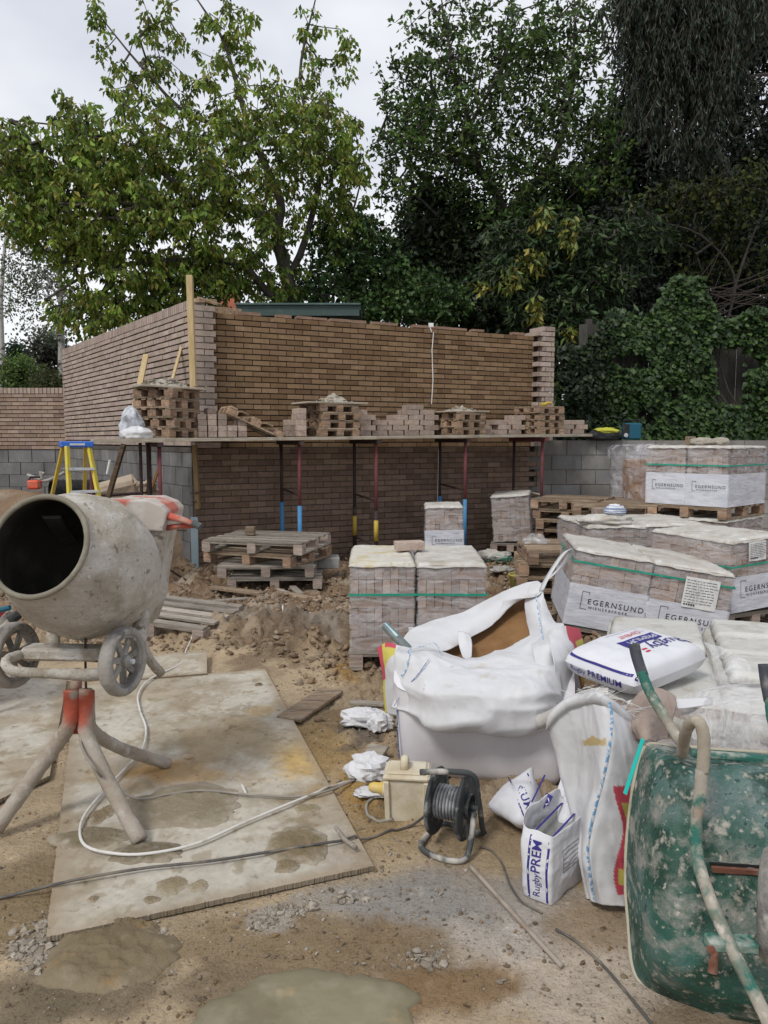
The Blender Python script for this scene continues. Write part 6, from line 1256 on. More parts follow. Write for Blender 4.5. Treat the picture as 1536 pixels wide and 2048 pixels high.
m = MB(); cols = np.ones(A.shape); 
m.grid(A-np.array(bo), cols, cv=True); body = m.build('body', BAGLO, t, smooth=True)
SAND = mat('orange_sand', (.24, .13, .055), [((.17, .09, .035), 8, .45, .7)], .95, [(50, .6, .006)])
A2 = ringloft([ring(.60, -.06), ring(.60, -.35), ring(.62, -.7), ring(.63, -.98)], 60, 20); A2[..., 2] = lim(A2, -.02)+.05*(fbm(A2*8, 3, 3)-.5)-.03; m = MB(); m.grid(A2-np.array(bo), cv=True); m.build('sand', SAND, t, smooth=True)
surfobj('front_flap', [((800, 1296, 3.80), (830, 1297, 3.78), (873, 1297, 3.76), (926, 1320, 3.70), (985, 1308, 3.72), (1030, 1288, 3.76), (1066, 1270, 3.84), (1100, 1262, 3.90)),
                     ((790, 1306, 3.66), (830, 1312, 3.60), (875, 1318, 3.58), (930, 1328, 3.55), (990, 1322, 3.56), (1040, 1306, 3.60), (1080, 1290, 3.66), (1112, 1282, 3.72)),
                     ((788, 1355, 3.60), (830, 1360, 3.48), (880, 1368, 3.38), (940, 1372, 3.34), (1000, 1372, 3.34), (1050, 1365, 3.36), (1090, 1350, 3.42), (1120, 1345, 3.50)),
                     ((786, 1400, 3.60), (832, 1412, 3.44), (876, 1425, 3.33), (945, 1428, 3.28), (1010, 1428, 3.28), (1062, 1418, 3.30), (1096, 1410, 3.35), (1120, 1400, 3.44)),
                     ((784, 1414, 3.58), (834, 1432, 3.42), (873, 1458, 3.34), (950, 1463, 3.30), (1020, 1466, 3.30), (1069, 1455, 3.32), (1100, 1447, 3.36), (1120, 1442, 3.44)),
                     ((790, 1400, 3.66), (838, 1425, 3.50), (877, 1448, 3.42), (950, 1452, 3.40), (1020, 1454, 3.40), (1066, 1446, 3.42), (1098, 1438, 3.46), (1116, 1430, 3.50))], BAGM, t, bo, amp=.050, freq=6.5, seed=3, nu=140, nv=100, fold=.020, foldf=2.6)
surfobj('back_flap', [((800, 1290, 3.95), (822, 1262, 4.08), (860, 1246, 4.16), (924, 1224, 4.22), (990, 1192, 4.25), (1040, 1170, 4.22), (1072, 1162, 4.15), (1082, 1166, 4.08)),
                     ((803, 1296, 3.90), (830, 1275, 4.00), (870, 1262, 4.05), (926, 1248, 4.08), (985, 1218, 4.12), (1030, 1196, 4.12), (1066, 1186, 4.06), (1076, 1190, 4.0)),
                     ((806, 1306, 3.80), (838, 1304, 3.82), (872, 1306, 3.84), (900, 1300, 3.90), (936, 1278, 4.00), (985, 1250, 4.06), (1000, 1226, 4.08), (1006, 1200, 4.10))], BAGM, t, bo, amp=.022, freq=6, seed=7, nu=90, nv=40)
surfobj('sand', [((866, 1262, 4.26), (930, 1240, 4.30), (1000, 1205, 4.30), (1064, 1176, 4.24)), ((862, 1295, 4.05), (930, 1285, 4.08), (1000, 1258, 4.08), (1068, 1240, 4.02)), ((862, 1335, 3.80), (930, 1345, 3.78), (1000, 1335, 3.80), (1072, 1310, 3.84))], SAND, t, bo, amp=.03, freq=9, seed=18, nu=40, nv=30)
surfobj('hanging_corner', [((916, 1262, 3.98), (928, 1264, 3.96), (940, 1270, 3.96)), ((918, 1290, 3.88), (930, 1296, 3.84), (944, 1294, 3.86)), ((926, 1314, 3.74), (935, 1320, 3.70), (942, 1314, 3.72))], BAGM, t, bo, amp=.02, freq=9, seed=8, nu=20, nv=24)
surfobj('right_flap', [((1060, 1168, 4.12), (1076, 1164, 4.08), (1086, 1180, 4.02), (1092, 1210, 3.98)), ((1050, 1210, 4.05), (1068, 1215, 3.98), (1084, 1232, 3.92), (1110, 1245, 3.95)), ((1058, 1262, 3.92), (1072, 1266, 3.84), (1100, 1258, 3.76), (1128, 1250, 3.80)), ((1066, 1300, 3.60), (1084, 1300, 3.56), (1102, 1290, 3.58), (1118, 1275, 3.64)), ((1076, 1350, 3.44), (1090, 1350, 3.44), (1104, 1345, 3.47), (1114, 1330, 3.52))], BAGM, t, bo, amp=.02, freq=7, seed=11, nu=50, nv=60)
surfobj('side_face', [((1096, 1262, 3.66), (1128, 1252, 3.72), (1162, 1258, 3.86)), ((1106, 1320, 3.48), (1140, 1318, 3.60), (1166, 1300, 3.82)), ((1116, 1410, 3.42), (1146, 1405, 3.56), (1168, 1390, 3.82))], BAGM, t, bo, amp=.02, freq=6, seed=12, nu=60, nv=60, tint=lambda A: pcol(A, 'R'))
RED = mat('print_red', (.55, .07, .10), [((.6, .4, .4), 12, .6, .75)], .6); YEL = mat('print_yellow', (.62, .55, .08), [((.62, .6, .4), 12, .6, .75)], .6)
surfobj('left_corner', [((756, 1298, 3.95), (775, 1286, 3.90), (800, 1292, 3.80), (818, 1296, 3.74)), ((762, 1330, 3.86), (778, 1325, 3.76), (798, 1330, 3.66), (812, 1335, 3.60)), ((768, 1390, 3.80), (782, 1392, 3.70), (796, 1396, 3.62), (806, 1400, 3.57)), ((772, 1425, 3.78), (786, 1430, 3.68), (800, 1432, 3.60), (812, 1436, 3.56))], BAGM, t, bo, amp=.02, freq=7, seed=14, nu=70, nv=70, tint=lambda A: pcol(A, 'L'))
def seam(par, org, pts, w, mt, name='seam'):
    q = crs([P(*p) for p in pts], 50)-np.array(org); m = MB(); m.tube([tuple(p) for p in q], w, 6, flat=.4); return m.build(name, mt, par)
seam(t, bo, ((818, 1300, 3.66), (835, 1294, 3.66), (850, 1292, 3.66), (865, 1285, 3.70), (875, 1292, 3.68), (880, 1305, 3.62)), .004, SEAM)
seam(t, bo, ((817, 1300, 3.62), (816, 1320, 3.58), (812, 1340, 3.56), (802, 1352, 3.55)), .004, SEAM); seam(t, bo, ((858, 1318, 3.57), (835, 1350, 3.50), (810, 1378, 3.52), (788, 1412, 3.54)), .0025, SEAMD)
seam(t, bo, ((794, 1420, 3.545), (795, 1450, 3.53), (796, 1480, 3.525), (798, 1515, 3.53)), .008, SEAMD); seam(t, bo, ((1072, 1190, 3.95), (1080, 1250, 3.80), (1092, 1300, 3.58), (1103, 1360, 3.44), (1108, 1410, 3.40)), .003, SEAM)
lp = crs([P(*p) for p in ((1082, 1182, 4.02), (1092, 1160, 4.03), (1110, 1130, 4.05), (1128, 1106, 4.07), (1140, 1100, 4.09), (1138, 1112, 4.11), (1120, 1136, 4.12), (1098, 1156, 4.13), (1076, 1176, 4.12), (1074, 1200, 4.02), (1078, 1240, 3.92))], 50)-np.array(bo)
m = MB(); B_ = np.stack([lp+np.array([.009, -.02, .009])*1, lp-np.array([.009, -.02, .009])], 1); m.grid(B_); m.build('lifting_loop', BAGM, t, smooth=True, solid=.004)
lp = crs([P(*p) for p in ((1070, 1448, 3.30), (1100, 1436, 3.15), (1140, 1410, 2.95), (1180, 1396, 2.85), (1215, 1394, 2.80))], 40)-np.array(bo)
m = MB(); B_ = np.stack([lp+np.array([.0, -.0, .036]), lp+np.array([0, -.02, 0]), lp-np.array([-.01, 0, .028])], 1); m.grid(B_); m.build('lifting_strap', mat('strap_grey', (.50, .47, .43), [((.6, .58, .55), 8, .5, .7)], .8), t, smooth=True, solid=.004)
# trowel sticking out
m = MB(); a = P(768, 1250, 3.95); b = P(818, 1300, 3.85); m.beam((0, 0, 0), b-a, .045, .03, bev=.006, jit=.003); m.beam((0, 0, 0), (b-a)*.5+Vector((.0, -.012, 0)), .012, .03, tint=(2.2, 3, 3.4)); tag(m.build('wooden_float', mat('blue_grey_wood', (.14, .17, .17), [((.3, .3, .27), 9, .5, .7)], .8), loc=a), 'grey-blue tool handle sticking out of the left of the big bulk bag', 'tool')
# ================================================================ SECOND BULK BAG (slumped, right)
b2 = G(1215, 1790); b2.z = 0; t = thing('bulk_bag', 'half-empty white bulk bag slumped against the green wheelbarrow, blue stitched seam down its front', 'bulk bag', b2)
rings = [[P(*p) for p in r_] for r_ in (
    ((1098, 1444, 2.78), (1150, 1398, 2.72), (1205, 1392, 2.62), (1262, 1440, 2.68), (1300, 1470, 2.85), (1200, 1430, 3.0)),
    ((1116, 1490, 2.78), (1160, 1475, 2.70), (1214, 1470, 2.56), (1272, 1500, 2.62), (1310, 1520, 2.85), (1210, 1490, 3.0)),
    ((1134, 1570, 2.76), (1165, 1560, 2.70), (1208, 1556, 2.54), (1262, 1580, 2.58), (1310, 1580, 2.85), (1210, 1550, 3.0)),
    ((1156, 1650, 2.72), (1168, 1650, 2.66), (1182, 1660, 2.52), (1256, 1680, 2.54), (1310, 1650, 2.85), (1210, 1620, 3.0)),
    ((1166, 1720, 2.66), (1170, 1725, 2.60), (1177, 1730, 2.50), (1258, 1760, 2.50), (1310, 1730, 2.80), (1210, 1690, 2.95)),
    ((1178, 1790, 2.60), (1182, 1796, 2.54), (1190, 1802, 2.49), (1262, 1812, 2.47), (1310, 1790, 2.75), (1210, 1750, 2.90)))]
A = ringloft(rings, 240, 150); c0 = A.mean(axis=(0, 1)); d = A-c0; d[..., 2] = 0; d /= np.linalg.norm(d, axis=2, keepdims=True)+1e-9; p = A*6
A = A+d*(.042*(ridge(p*np.array([1.2, 1.2, .4])+A[..., [2, 0, 1]]*1.5, 3, 15)-.55)+.012*(fbm(p*2, 3, 16)-.5))[..., None]; cp2 = np.ones(A.shape); rel_ = A-np.array([0, 0, H]); dp = rel_[..., 1]*cp-rel_[..., 2]*sp; ppx = 768+1536*rel_[..., 0]/dp; ppy = 1024-1536*(rel_[..., 1]*sp+rel_[..., 2]*cp)/dp; fr = A[..., 1] < 2.70
e_ = ppx-(1236+9*np.sin(ppy*.035)); cp2[fr & (e_ > 0) & (ppy > 1572) & (ppy < 1790)] = (.85, .12, .17); cp2[fr & (e_ > 9) & (((ppy > 1606) & (ppy < 1700)) | ((ppy > 1738) & (ppy < 1770)))] = (.93, .82, .16)
cp2[fr & (ppx > 1166) & (ppx < 1211) & (ppy > 1476+4*np.sin(ppx*.2)) & (ppy < 1491)] = (.80, .62, .30)
m = MB(); m.grid(A-np.array(b2), cp2, cv=True); bb = m.build('body', BAGM, t, smooth=True, solid=.003)
cols = None
seam(t, b2, ((1219, 1405, 2.52), (1224, 1440, 2.50), (1218, 1500, 2.47), (1206, 1560, 2.46), (1190, 1620, 2.45), (1176, 1690, 2.44), (1180, 1750, 2.43), (1190, 1803, 2.44)), .006, SEAM)
m = MB(); q = A[0]-np.array(b2); B_ = np.stack([q+np.array([0, 0, .0]), q+np.array([0, -.012, .018]), q+np.array([0, -.02, 0]), q+np.array([0, -.012, -.03])], 1); m.grid(B_, cu=True); m.build('rolled_hem', BAGM, t, smooth=True, solid=.002)
m = MB(); rs = random.Random(6)
for k in range(46):
    i = rs.randrange(24, 100); p = Vector(A[0, i])-b2; m.tube([p, p+Vector((rs.uniform(-.03, .04), -.01, rs.uniform(.01, .035))), p+Vector((rs.uniform(-.04, .08), -.02, rs.uniform(-.01, .05)))], .0009, 3, cap=False)
m.build('frayed_threads', WS, t)
# white band and brown paper behind the barrow
A = surf([((1255, 1402, 2.9), (1300, 1392, 2.85), (1350, 1398, 2.8), (1425, 1396, 2.8)), ((1258, 1425, 2.86), (1300, 1408, 2.80), (1350, 1418, 2.75), (1425, 1410, 2.76))], 60, 14, amp=.006, seed=3)
m = MB(); m.grid(A); tag(m.build('white_webbing', BAGM, smooth=True, solid=.004), 'white webbing band stretched behind the wheelbarrow handle', 'webbing')
PAPER = mat('brown_paper', (.36, .29, .25), [((.29, .22, .18), 4, .45, .7), ((.42, .36, .31), 12, .55, .75)], .9, [(10, .6, .02), (40, .4, .004)])
A = surf([((1296, 1372, 2.85), (1318, 1378, 2.80), (1352, 1392, 2.80)), ((1262, 1400, 2.78), (1305, 1400, 2.68), (1352, 1412, 2.72)), ((1244, 1432, 2.72), (1295, 1432, 2.60), (1350, 1438, 2.66)), ((1240, 1445, 2.70), (1290, 1462, 2.56), (1340, 1470, 2.62)), ((1262, 1485, 2.66), (1292, 1482, 2.54), (1335, 1480, 2.6))], 50, 50, amp=.03, freq=7, seed=21)
A = A+.012*(ridge(A*16, 2, 5)-.5)[..., None]
m = MB(); m.grid(A); tag(m.build('paper_sack', PAPER, smooth=True, solid=.002), 'torn brown paper sack lying behind the wheelbarrow handle', 'sack')
CL = plastic('cloudy_film', .50, (.62, .61, .60), 6, (1, 1, 1), .03, .35, .65, .3)
A = surf([((1372, 1398, 2.95), (1425, 1380, 2.9), (1480, 1372, 2.85), (1560, 1380, 2.8)), ((1368, 1430, 2.8), (1430, 1415, 2.7), (1490, 1412, 2.65), (1560, 1410, 2.6)), ((1365, 1465, 2.7), (1430, 1450, 2.6), (1490, 1450, 2.52), (1560, 1450, 2.5)), ((1372, 1495, 2.65), (1430, 1492, 2.55), (1490, 1500, 2.48), (1560, 1510, 2.45)), ((1372, 1545, 2.7), (1430, 1545, 2.6), (1490, 1545, 2.55), (1560, 1550, 2.5))], 80, 70, amp=.07, freq=7, seed=23)
m = MB(); m.grid(A); tag(m.build('clear_film', CL, smooth=True), 'cloudy crumpled film heaped behind the top edge of the wheelbarrow', 'plastic film')
A = surf([((1415, 1290, 3.5), (1460, 1300, 3.3), (1500, 1340, 3.2)), ((1430, 1330, 3.3), (1460, 1350, 3.15), (1500, 1380, 3.1)), ((1420, 1400, 3.1), (1450, 1420, 3.0), (1500, 1430, 2.95))], 40, 40, amp=.06, freq=7, seed=29)
m = MB(); m.grid(A+np.array([0, 0, -.0])); tag(m.build('clear_film', plastic('thin_film', .26, (.7, .7, .7), 6, (1, 1, 1), .03, .4, .65), smooth=True), 'thin clear film sagging over the gap between the low packs', 'plastic film')
m = MB(); a, b = P(1286, 1478, 2.30), P(1250, 1588, 2.28); m.beam((0, 0, 0), b-a, .016, .002); tag(m.build('teal_strap', mat('teal_strap', (.02, .48, .42), (), .4), loc=a), 'bright teal strap end lying against the wheelbarrow edge', 'strap')
# ================================================================ CEMENT BAGS
PAP = mat('cement_paper', (.66, .66, .69), [((.55, .54, .54), 3, .5, .72), ((.42, .37, .31), 7, .66, .8)], .55, [(6, .3, .012), (30, .3, .003)], spec=.4); BLU = mat('print_blue', (.035, .03, .20), [((.3, .3, .4), 30, .66, .76)], .6); REDI = mat('print_scarlet', (.55, .04, .06), (), .6)
def pillow(L_, Wd, Ht, n=44, seed=1, amp=.014):
    u = np.linspace(-1, 1, n); U, V = np.meshgrid(u, u, indexing='ij'); e = (1-np.abs(U)**5)*(1-np.abs(V)**6); e = np.clip(e, 0, 1)**.38
    x = U*L_/2*(1-.04*np.abs(V)**3); y = V*Wd/2*(1-.05*np.abs(U)**3); q = np.stack([x*7+seed, y*7, x*0], -1); d = amp*(ridge(q, 3, seed)-.55)+amp*.7*(fbm(q*1.7, 3, seed)-.5)
    top = np.stack([x, y, Ht/2*e+Ht/2+d*e], -1); bot = np.stack([x, y, Ht/2-Ht/2*e], -1); return top, bot
Fp, Rp, Lp = G(1255, 1388, .53), G(1408, 1338, .53), G(1152, 1300, .55)
xa = (Rp-Fp); xa.z = 0; Lx = xa.length; xa.normalize(); ya = Vector((-xa.y, xa.x, 0)); Ly = .40; ctr = Fp+xa*(Lx/2+.045)+ya*(Ly/2); ctr.z = .50
t = thing('cement_bag', 'full white cement bag with blue stripe lying on the low white-covered pack', 'cement bag', ctr, group='cement bags', rot=(R(4), R(-3), math.atan2(xa.y, xa.x)))
tp_, bt_ = pillow(Lx, Ly, .155, seed=4); m = MB(); m.grid(tp_); m.grid(bt_[::-1]); bg_ = m.build('sack', PAP, t, smooth=True); tr = bvh_of(bg_)
def print_on(tree, par, X, Yv, N_, org, items, off=.0025, far=.4):
    by = {}
    for kind, val, x, y, sz, mt in items:
        if kind == 't': v, f = text_mesh(val, sz, 1.0, .012*sz if (mt is BLU and val != 'Rugby') else 0); v = [(p[0]+x, p[1]+y, 0) for p in v]
        else: w, h = val; v, f = patch(x, y, x+w, y+h, max(1, int(w/.015)), max(1, int(h/.008)))
        by.setdefault(mt.name, (mt, MB()))[1].add(onto(tree, v, off+(.0012 if kind == 't' else 0), org, X, Yv, N_, far), f)
    for k, (mt, mb) in by.items(): mb.build('printing', mt, par)
print_on(tr, bg_, (-1, 0, 0), (0, -1, 0), (0, 0, 1), (Lx/2, Ly/2, 0), [('t', 'Rugby', .055, .245, .10, BLU), ('r', (.27, .065), .12, .155, 0, BLU), ('t', 'PREMIUM', .135, .17, .05, PAP), ('t', 'CEMENT', .16, .105, .042, REDI), ('r', (.22, .002), .14, .07, 0, BLU), ('r', (.002, .06), .14, .07, 0, BLU), ('r', (.035, .012), .33, .27, 0, REDI), ('r', (.03, .012), .34, .295, 0, REDI), ('r', (.04, .02), .02, .30, 0, BLU)])
print_on(tr, bg_, (0, -1, 0), (0, 0, 1), (-1, 0, 0), (-Lx/2, Ly/2, 0), [('t', 'Rugby', .05, .052, .036, BLU), ('t', 'PREMIUM', .15, .052, .044, BLU), ('r', (.40, .010), .015, .112, 0, BLU)])
# upright torn bag in front
b1, b2_, b3 = G(1046, 1790), G(1102, 1812), G(1172, 1752); b4 = b1+(b3-b2_)
def rg(z, ins, sh=(0, 0), top=None):
    c = (b1+b2_+b3+b4)/4; o = []
    P4 = [b1, b2_, b3, b4]
    for i in range(4):
        a, b = P4[i], P4[(i+1) % 4]
        for s in (.08, .5, .92):
            q = a.lerp(b, s); q = c+(q-c)*(1+ins); q.z = z+(top[i] if top else 0)*1.0; q.x += sh[0]; q.y += sh[1]; o.append(q)
    return o
t = thing('cement_bag', 'torn open cement bag standing upright with grey powder inside, nearest the wheelbarrow', 'cement bag', b1, group='cement bags')
A = ringloft([rg(.0, -.04), rg(.03, .0), rg(.12, .05), rg(.20, .03, (.0, .01)), rg(.245, .0, (.005, .02), (0, -.005, .01, .05))], 100, 50)
p = A*9; c0 = A.mean(axis=(0, 1)); d = A-c0; d[..., 2] = 0; d /= np.linalg.norm(d, axis=2, keepdims=True)+1e-9; A = A+d*(.020*(ridge(p*1.2, 3, 33)-.55)+.022*(fbm(p*.6, 2, 34)-.5))[..., None]; A[-8:, :, 2] += (.03*(fbm(p[-8:]*.8, 2, 35)-.5)); m = MB(); m.grid(A-np.array(b1), cv=True); sk = m.build('sack', PAP, t, smooth=True); tr = bvh_of(sk); sk.modifiers.new('s', 'SOLIDIFY').thickness = .002
A3 = ringloft([rg(.215, -.03, (.003, .015)), rg(.19, -.4, (.003, .015)), rg(.17, -.95, (.003, .015))], 50, 14); A3[..., 2] += .02*(fbm(A3*14, 3, 3)-.5); m = MB(); m.grid(A3-np.array(b1), cv=True); m.build('cement_powder', mat('cement_powder', (.30, .30, .29), [((.22, .22, .21), 9, .5, .7)], .95, [(30, .6, .005)]), t, smooth=True)
fx = (b2_-b1); fl = fx.length; fx.normalize(); fn = Vector((fx.y, -fx.x, 0))
print_on(tr, sk, (0, 0, 1), -fx, fn, (0, 0, 0), [('t', 'Rugby', .018, -fl*.62, .036, BLU), ('t', 'PREM', .108, -fl*.64, .047, BLU), ('r', (.24, .008), .005, -fl*.28, 0, BLU), ('r', (.24, .008), .005, -fl*.92, 0, BLU)])
rx_ = (b3-b2_); rl = rx_.length; rx_.normalize(); rn_ = Vector((rx_.y, -rx_.x, 0))
print_on(tr, sk, rx_, (0, 0, 1), rn_, b2_-b1, [('r', (rl*.5, .002), rl*.25, z, 0, INK) for z in (.17, .155, .14, .125, .11, .095)]+[('r', (.002, .075), rl*.25, .095, 0, INK), ('r', (.002, .075), rl*.75, .095, 0, INK)])
# tented bag at left
def tent(label, pts, seed, items, org, X, Yv, N_, name='cement_bag'):
    o = Vector(G(pts[0][0][0], pts[0][0][1])); t = thing(name, label, 'cement bag', o, group='cement bags')
    A = surf(pts, 60, 50, amp=.022, freq=9, seed=seed)-np.array(o); m = MB(); m.grid(A); s = m.build('sack', PAP, t, smooth=True, solid=.003); tr = bvh_of(s)
    print_on(tr, s, X, Yv, N_, Vector(org)-o, items, far=.5); return t
tent('slumped cement bag with a pointed corner, between the reel and the upright bag', [((976, 1608, 3.12), (1010, 1570, 3.20), (1048, 1546, 3.24), (1062, 1536, 3.28), (1066, 1550, 3.32)), ((978, 1614, 3.08), (1012, 1596, 3.06), (1044, 1585, 3.04), (1066, 1580, 3.10), (1080, 1590, 3.25)), ((980, 1620, 3.08), (1012, 1628, 3.00), (1040, 1635, 2.95), (1068, 1630, 2.98), (1086, 1625, 3.15)), ((990, 1628, 3.10), (1020, 1640, 3.04), (1042, 1652, 2.98), (1068, 1654, 3.0), (1086, 1650, 3.12)), ((1000, 1625, 3.3), (1020, 1635, 3.25), (1042, 1640, 3.2), (1068, 1640, 3.2), (1090, 1640, 3.25))], 41,
     [('t', 'MIUM', .0, .0, .045, BLU), ('r', (.17, .006), -.02, .062, 0, BLU), ('r', (.2, .006), -.03, -.02, 0, BLU)], P(1030, 1566, 3.0), (.35, -.39, -.85), (.94, .147, .315), (-.17, -.9, .42))
tent('creased cement bag leaning behind the upright torn one', [((1150, 1545, 2.95), (1135, 1548, 2.92), (1122, 1556, 2.90), (1118, 1575, 2.88)), ((1160, 1580, 2.82), (1135, 1590, 2.80), (1112, 1600, 2.82), (1100, 1605, 2.85)), ((1165, 1630, 2.74), (1130, 1635, 2.72), (1095, 1640, 2.76), (1072, 1640, 2.82)), ((1165, 1680, 2.70), (1130, 1685, 2.70), (1090, 1690, 2.74), (1065, 1680, 2.80)), ((1165, 1760, 2.74), (1130, 1760, 2.72), (1090, 1750, 2.76), (1065, 1740, 2.80))], 43,
     [('t', 'M', .0, .0, .05, PAP), ('r', (.055, .052), -.008, -.006, 0, BLU), ('r', (.02, .03), -.07, -.03, 0, BLU), ('r', (.11, .006), -.01, .075, 0, BLU)], P(1104, 1622, 2.7), (.5, .36, .77), (-.86, .21, .45), (-.2, -.9, .42))
crumple('paper_scrap', 'crumpled white paper on the mud left of the big bulk bag', 'paper', G(728, 1440, .04)+Vector((0, 0, -.02)), (.24, .12, .09), SACK, 51, amp=.8, freq=2.6, n=26, smooth=False)
crumple('paper_scrap', 'white rag scrap touching the foot of the big bulk bag', 'paper', G(758, 1452, .04)+Vector((0, 0, -.02)), (.12, .10, .10), SACK, 52, amp=.8, freq=2.6, n=22, smooth=False)
crumple('paper_scrap', 'white torn cement paper heaped behind the yellow plug', 'paper', G(738, 1552, .03)+Vector((0, .05, -.02)), (.2, .16, .11), SACK, 53, amp=.8, freq=2.6, n=26, smooth=False); crumple('paper_scrap', 'flat white scrap under the yellow plug', 'paper', G(745, 1588, .01), (.14, .1, .03), SACK, 54, amp=.7, freq=3)
# ================================================================ WHEELBARROW
GREEN = mat('barrow_green', (.014, .07, .045), [((.022, .10, .08), 3, .44, .58), ((.12, .18, .165), 4.5, .48, .66), ((.27, .26, .225), 6.5, .52, .66, (1, 1, 1.8)), ((.010, .045, .03), 11, .50, .60), ((.38, .36, .30), 22, .56, .68), ((.46, .43, .36), 55, .60, .72), ((.012, .05, .035), 36, .60, .66)], .55, [(9, .5, .015), (40, .8, .006), (110, .5, .002)], spec=.5)
TUBG = mat('barrow_tube', (.34, .31, .255), [((.03, .13, .10), 6, .46, .54), ((.28, .23, .18), 12, .5, .68), ((.52, .47, .40), 26, .56, .72)], .85, [(30, .7, .006), (90, .5, .002)])
TUBC = mat('crusted_tube', (.36, .315, .25), [((.28, .22, .17), 9, .5, .68), ((.52, .47, .40), 20, .56, .72)], .9, [(30, .7, .006)])
RIML = mat('barrow_lip', (.42, .38, .29), [((.25, .22, .16), 9, .5, .66), ((.03, .12, .09), 6, .6, .66)], .7, [(30, .5, .004)]); RUST = mat('rust', (.17, .07, .045), [((.33, .2, .15), 12, .5, .7), ((.12, .05, .035), 20, .55, .72)], .85, [(40, .5, .003)])
wo = G(1480, 2030); wo.z = 0; t = thing('wheelbarrow', 'green wheelbarrow tipped up on its nose, underside and crusted tube frame showing', 'wheelbarrow', wo)
rim = [P(*p) for p in ((1293, 1492, 2.42), (1270, 1560, 2.40), (1256, 1660, 2.36), (1252, 1760, 2.31), (1258, 1850, 2.25), (1266, 1930, 2.18), (1288, 1972, 2.13), (1340, 2002, 2.08), (1410, 2026, 2.03), (1480, 2046, 2.0), (1600, 2075, 1.99), (1760, 2050, 2.08), (1800, 1850, 2.25), (1800, 1650, 2.36), (1770, 1535, 2.42), (1600, 1512, 2.42), (1440, 1500, 2.42), (1350, 1493, 2.42))]
rim[:] = rim
zmin = min(p.z for p in rim)
def inner(px, py, Y): return P(px, py, Y)
mid = [inner(*p) for p in ((1318, 1512, 2.30), (1300, 1570, 2.26), (1292, 1660, 2.20), (1290, 1760, 2.14), (1296, 1840, 2.08), (1306, 1900, 2.03), (1330, 1935, 1.99), (1370, 1960, 1.96), (1425, 1982, 1.94), (1490, 2000, 1.93), (1600, 2010, 1.92), (1720, 1980, 1.98), (1750, 1830, 2.1), (1755, 1660, 2.2), (1730, 1560, 2.28), (1600, 1530, 2.30), (1440, 1520, 2.30), (1360, 1514, 2.30))]
inn = [inner(*p) for p in ((1372, 1545, 2.16), (1352, 1590, 2.13), (1345, 1670, 2.09), (1345, 1750, 2.05), (1352, 1810, 2.01), (1366, 1856, 1.98), (1390, 1885, 1.96), (1420, 1905, 1.94), (1460, 1922, 1.93), (1510, 1932, 1.92), (1600, 1935, 1.91), (1670, 1920, 1.94), (1690, 1800, 2.02), (1695, 1670, 2.10), (1680, 1580, 2.15), (1600, 1558, 2.17), (1470, 1552, 2.17), (1405, 1546, 2.17))]
cc = sum((p for p in inn), Vector())/len(inn); in2 = [p.lerp(cc, .5)+Vector((0, -.006, 0)) for p in inn]; in3 = [p.lerp(cc, .97)+Vector((0, -.008, 0)) for p in inn]
A = ringloft([rim, mid, inn, in2, in3], 180, 90); q = A*6; A[..., 1] += .010*(fbm(q, 3, 61)-.5)*2-.004*(ridge(q*3, 3, 62)-.5); A[1:, :, 0] += .003*(fbm(q*4, 2, 63)-.5)[1:]
m = MB(); m.grid(A-np.array(wo), cv=True); m.build('tray', GREEN, t, smooth=True, solid=.002)
rc = crs(rim, 200, True); rc = rc+np.stack([.008*(fbm(rc*8, 3, 3)-.5), 0*rc[:, 0], .01*(fbm(rc*9, 3, 5)-.5)], 1); m = MB(); m.tube([tuple(p-np.array(wo)) for p in np.vstack([rc, rc[:1]])], .0075, 8, noise=.08, cap=False); m.build('rolled_lip', RIML, t, smooth=True)
m = MB(); a, b = P(1385, 1506, 2.31)-wo, P(1780, 1540, 2.31)-wo; m.beam(a, b, .028, .02, bev=.004, jit=.002); m.build('top_channel', mat('lip_green', (.03, .13, .10), [((.36, .38, .33), 9, .48, .60)], .6), t)
m = MB(); m.beam(P(1424, 1738, 2.035)-wo, P(1700, 1756, 2.03)-wo, .016, .012, jit=.002); m.build('rusty_brace', RUST, t); m = MB(); m.beam(P(1420, 1728, 2.045)-wo, P(1700, 1744, 2.04)-wo, .006, .010); m.build('slot', DGAP, t)
def bt_(name, pts, r, mt=TUBG, k=50, par=t, nz=.05):
    q = crs([P(*p)-wo for p in pts], k); m = MB(); m.tube([tuple(p) for p in q], r, 14, noise=nz); return m.build(name, mt, par, smooth=True)
h1 = bt_('handle_tube', ((1283, 1345, 2.46), (1300, 1385, 2.42), (1326, 1430, 2.36), (1352, 1470, 2.28), (1372, 1500, 2.22)), .0165)
bt_('grip', ((1268, 1288, 2.52), (1274, 1315, 2.50), (1286, 1352, 2.455)), .0185, mat('grip_rubber', (.05, .055, .065), [((.18, .17, .16), 14, .55, .7)], .7), 16, par=h1, nz=0)
bt_('frame_tube', ((1404, 1540, 2.0), (1400, 1590, 1.99), (1392, 1650, 1.97), (1396, 1720, 1.93), (1425, 1810, 1.86), (1465, 1900, 1.78), (1515, 2000, 1.70), (1560, 2090, 1.64)), .0165, k=70)
bt_('leg_tube', ((1364, 1508, 2.22), (1368, 1480, 2.14), (1378, 1450, 2.06), (1396, 1442, 2.01), (1406, 1465, 2.0), (1408, 1500, 2.0), (1405, 1545, 2.0)), .0165, TUBC)
h2 = bt_('handle_tube', ((1540, 1400, 2.35), (1545, 1440, 2.3), (1560, 1490, 2.22)), .0165); bt_('grip', ((1528, 1328, 2.42), (1532, 1360, 2.40), (1540, 1402, 2.35)), .0185, MATS['grip_rubber'], 12, par=h2, nz=0)
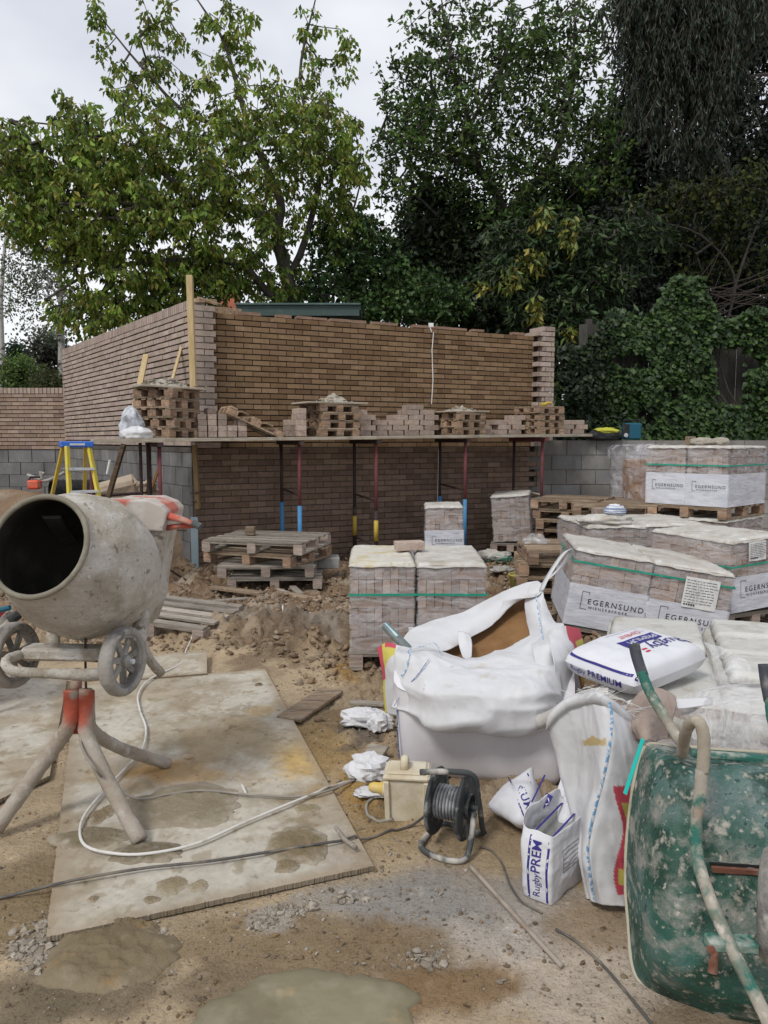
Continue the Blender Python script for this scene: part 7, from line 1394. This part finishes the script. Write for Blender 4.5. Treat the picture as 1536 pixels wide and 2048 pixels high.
bt_('frame_tube', ((1700, 1540, 2.1), (1690, 1650, 2.0), (1660, 1800, 1.9), (1610, 1950, 1.8), (1600, 2090, 1.66)), .0165)
m = MB(); m.beam(P(1410, 1884, 1.80)-wo, P(1510, 1892, 1.80)-wo, .04, .03, bev=.005, jit=.003); m.build('axle_bracket', mat('lip_green', (0, 0, 0)), t)
m = MB(); m.tube([P(1432, 1880, 1.95)-wo, P(1424, 1945, 1.93)-wo], [.010, .014], 10, noise=.06); m.build('rusty_stub', RUST, t)
m = MB(); m.lathe([(0, 0), (.010, 0), (.010, .012), (0, .014)], P(1420, 1896, 1.785)-wo, (0, -1, .1), 8); m.build('bolt', RUST, t)
wc = P(1556, 1812, 1.88)-wo; w = thing('wheel', '', '', wc); del w['label']; del w['category']; w.parent = t; wa = Vector((.86, -.5, .05)).normalized()
m = crusty([(.085, -.03), (.105, -.042), (.130, -.036), (.145, -.018), (.148, 0), (.145, .018), (.130, .036), (.105, .042), (.085, .03), (.082, 0), (.085, -.03)], (0, 0, 0), wa, 60, .003, 71, 2); m.build('tyre', TYRE, w, smooth=True)
m = MB(); m.lathe([(.0, -.03), (.03, -.03), (.035, -.01), (.085, -.012), (.085, .012), (.035, .01), (.03, .03), (0, .03)], (0, 0, 0), wa, 30); m.build('rim', GREYP, w, smooth=True)
# ================================================================ LEFT EDGE: barrow handles
lo_ = P(-30, 1260, 4.2); t = thing('hand_barrow', 'handles and red body of another barrow, mostly outside the left edge behind the mixer', 'wheelbarrow', (lo_.x, 4.2, 0))
rl_ = Vector(t.location)
m = MB(); m.tube([P(-60, 1320, 4.1)-rl_, P(0, 1262, 4.15)-rl_, P(36, 1230, 4.2)-rl_], .022, 8, noise=.05); m.tube([P(-60, 1290, 4.3)-rl_, P(-5, 1250, 4.3)-rl_, P(24, 1222, 4.3)-rl_], .02, 8, noise=.05); m.build('handle', CRUST, t, smooth=True)
m = MB(); m.tube([P(20, 1243, 4.17)-rl_, P(38, 1228, 4.19)-rl_], .026, 8); m.build('grip', BLK, t); m = MB(); m.tube([P(-30, 1228, 4.25)-rl_, P(20, 1215, 4.25)-rl_], .016, 8); m.build('cross_tube', RBL, t)
m = MB(); m.box(P(-30, 1245, 4.4)-rl_, (.16, .3, .10), bev=.02); m.box(P(-90, 1300, 4.5)-rl_, (.3, .5, .4), bev=.05); m.build('body', mat('red_paint', (.25, .01, .015), (), .5), t)
for x in (-.25, .05):
    m = MB(); m.tube([(x-.1, .1, 0), (x-.1, .1, .42)], .015, 6); m.build('leg', DARK, t)
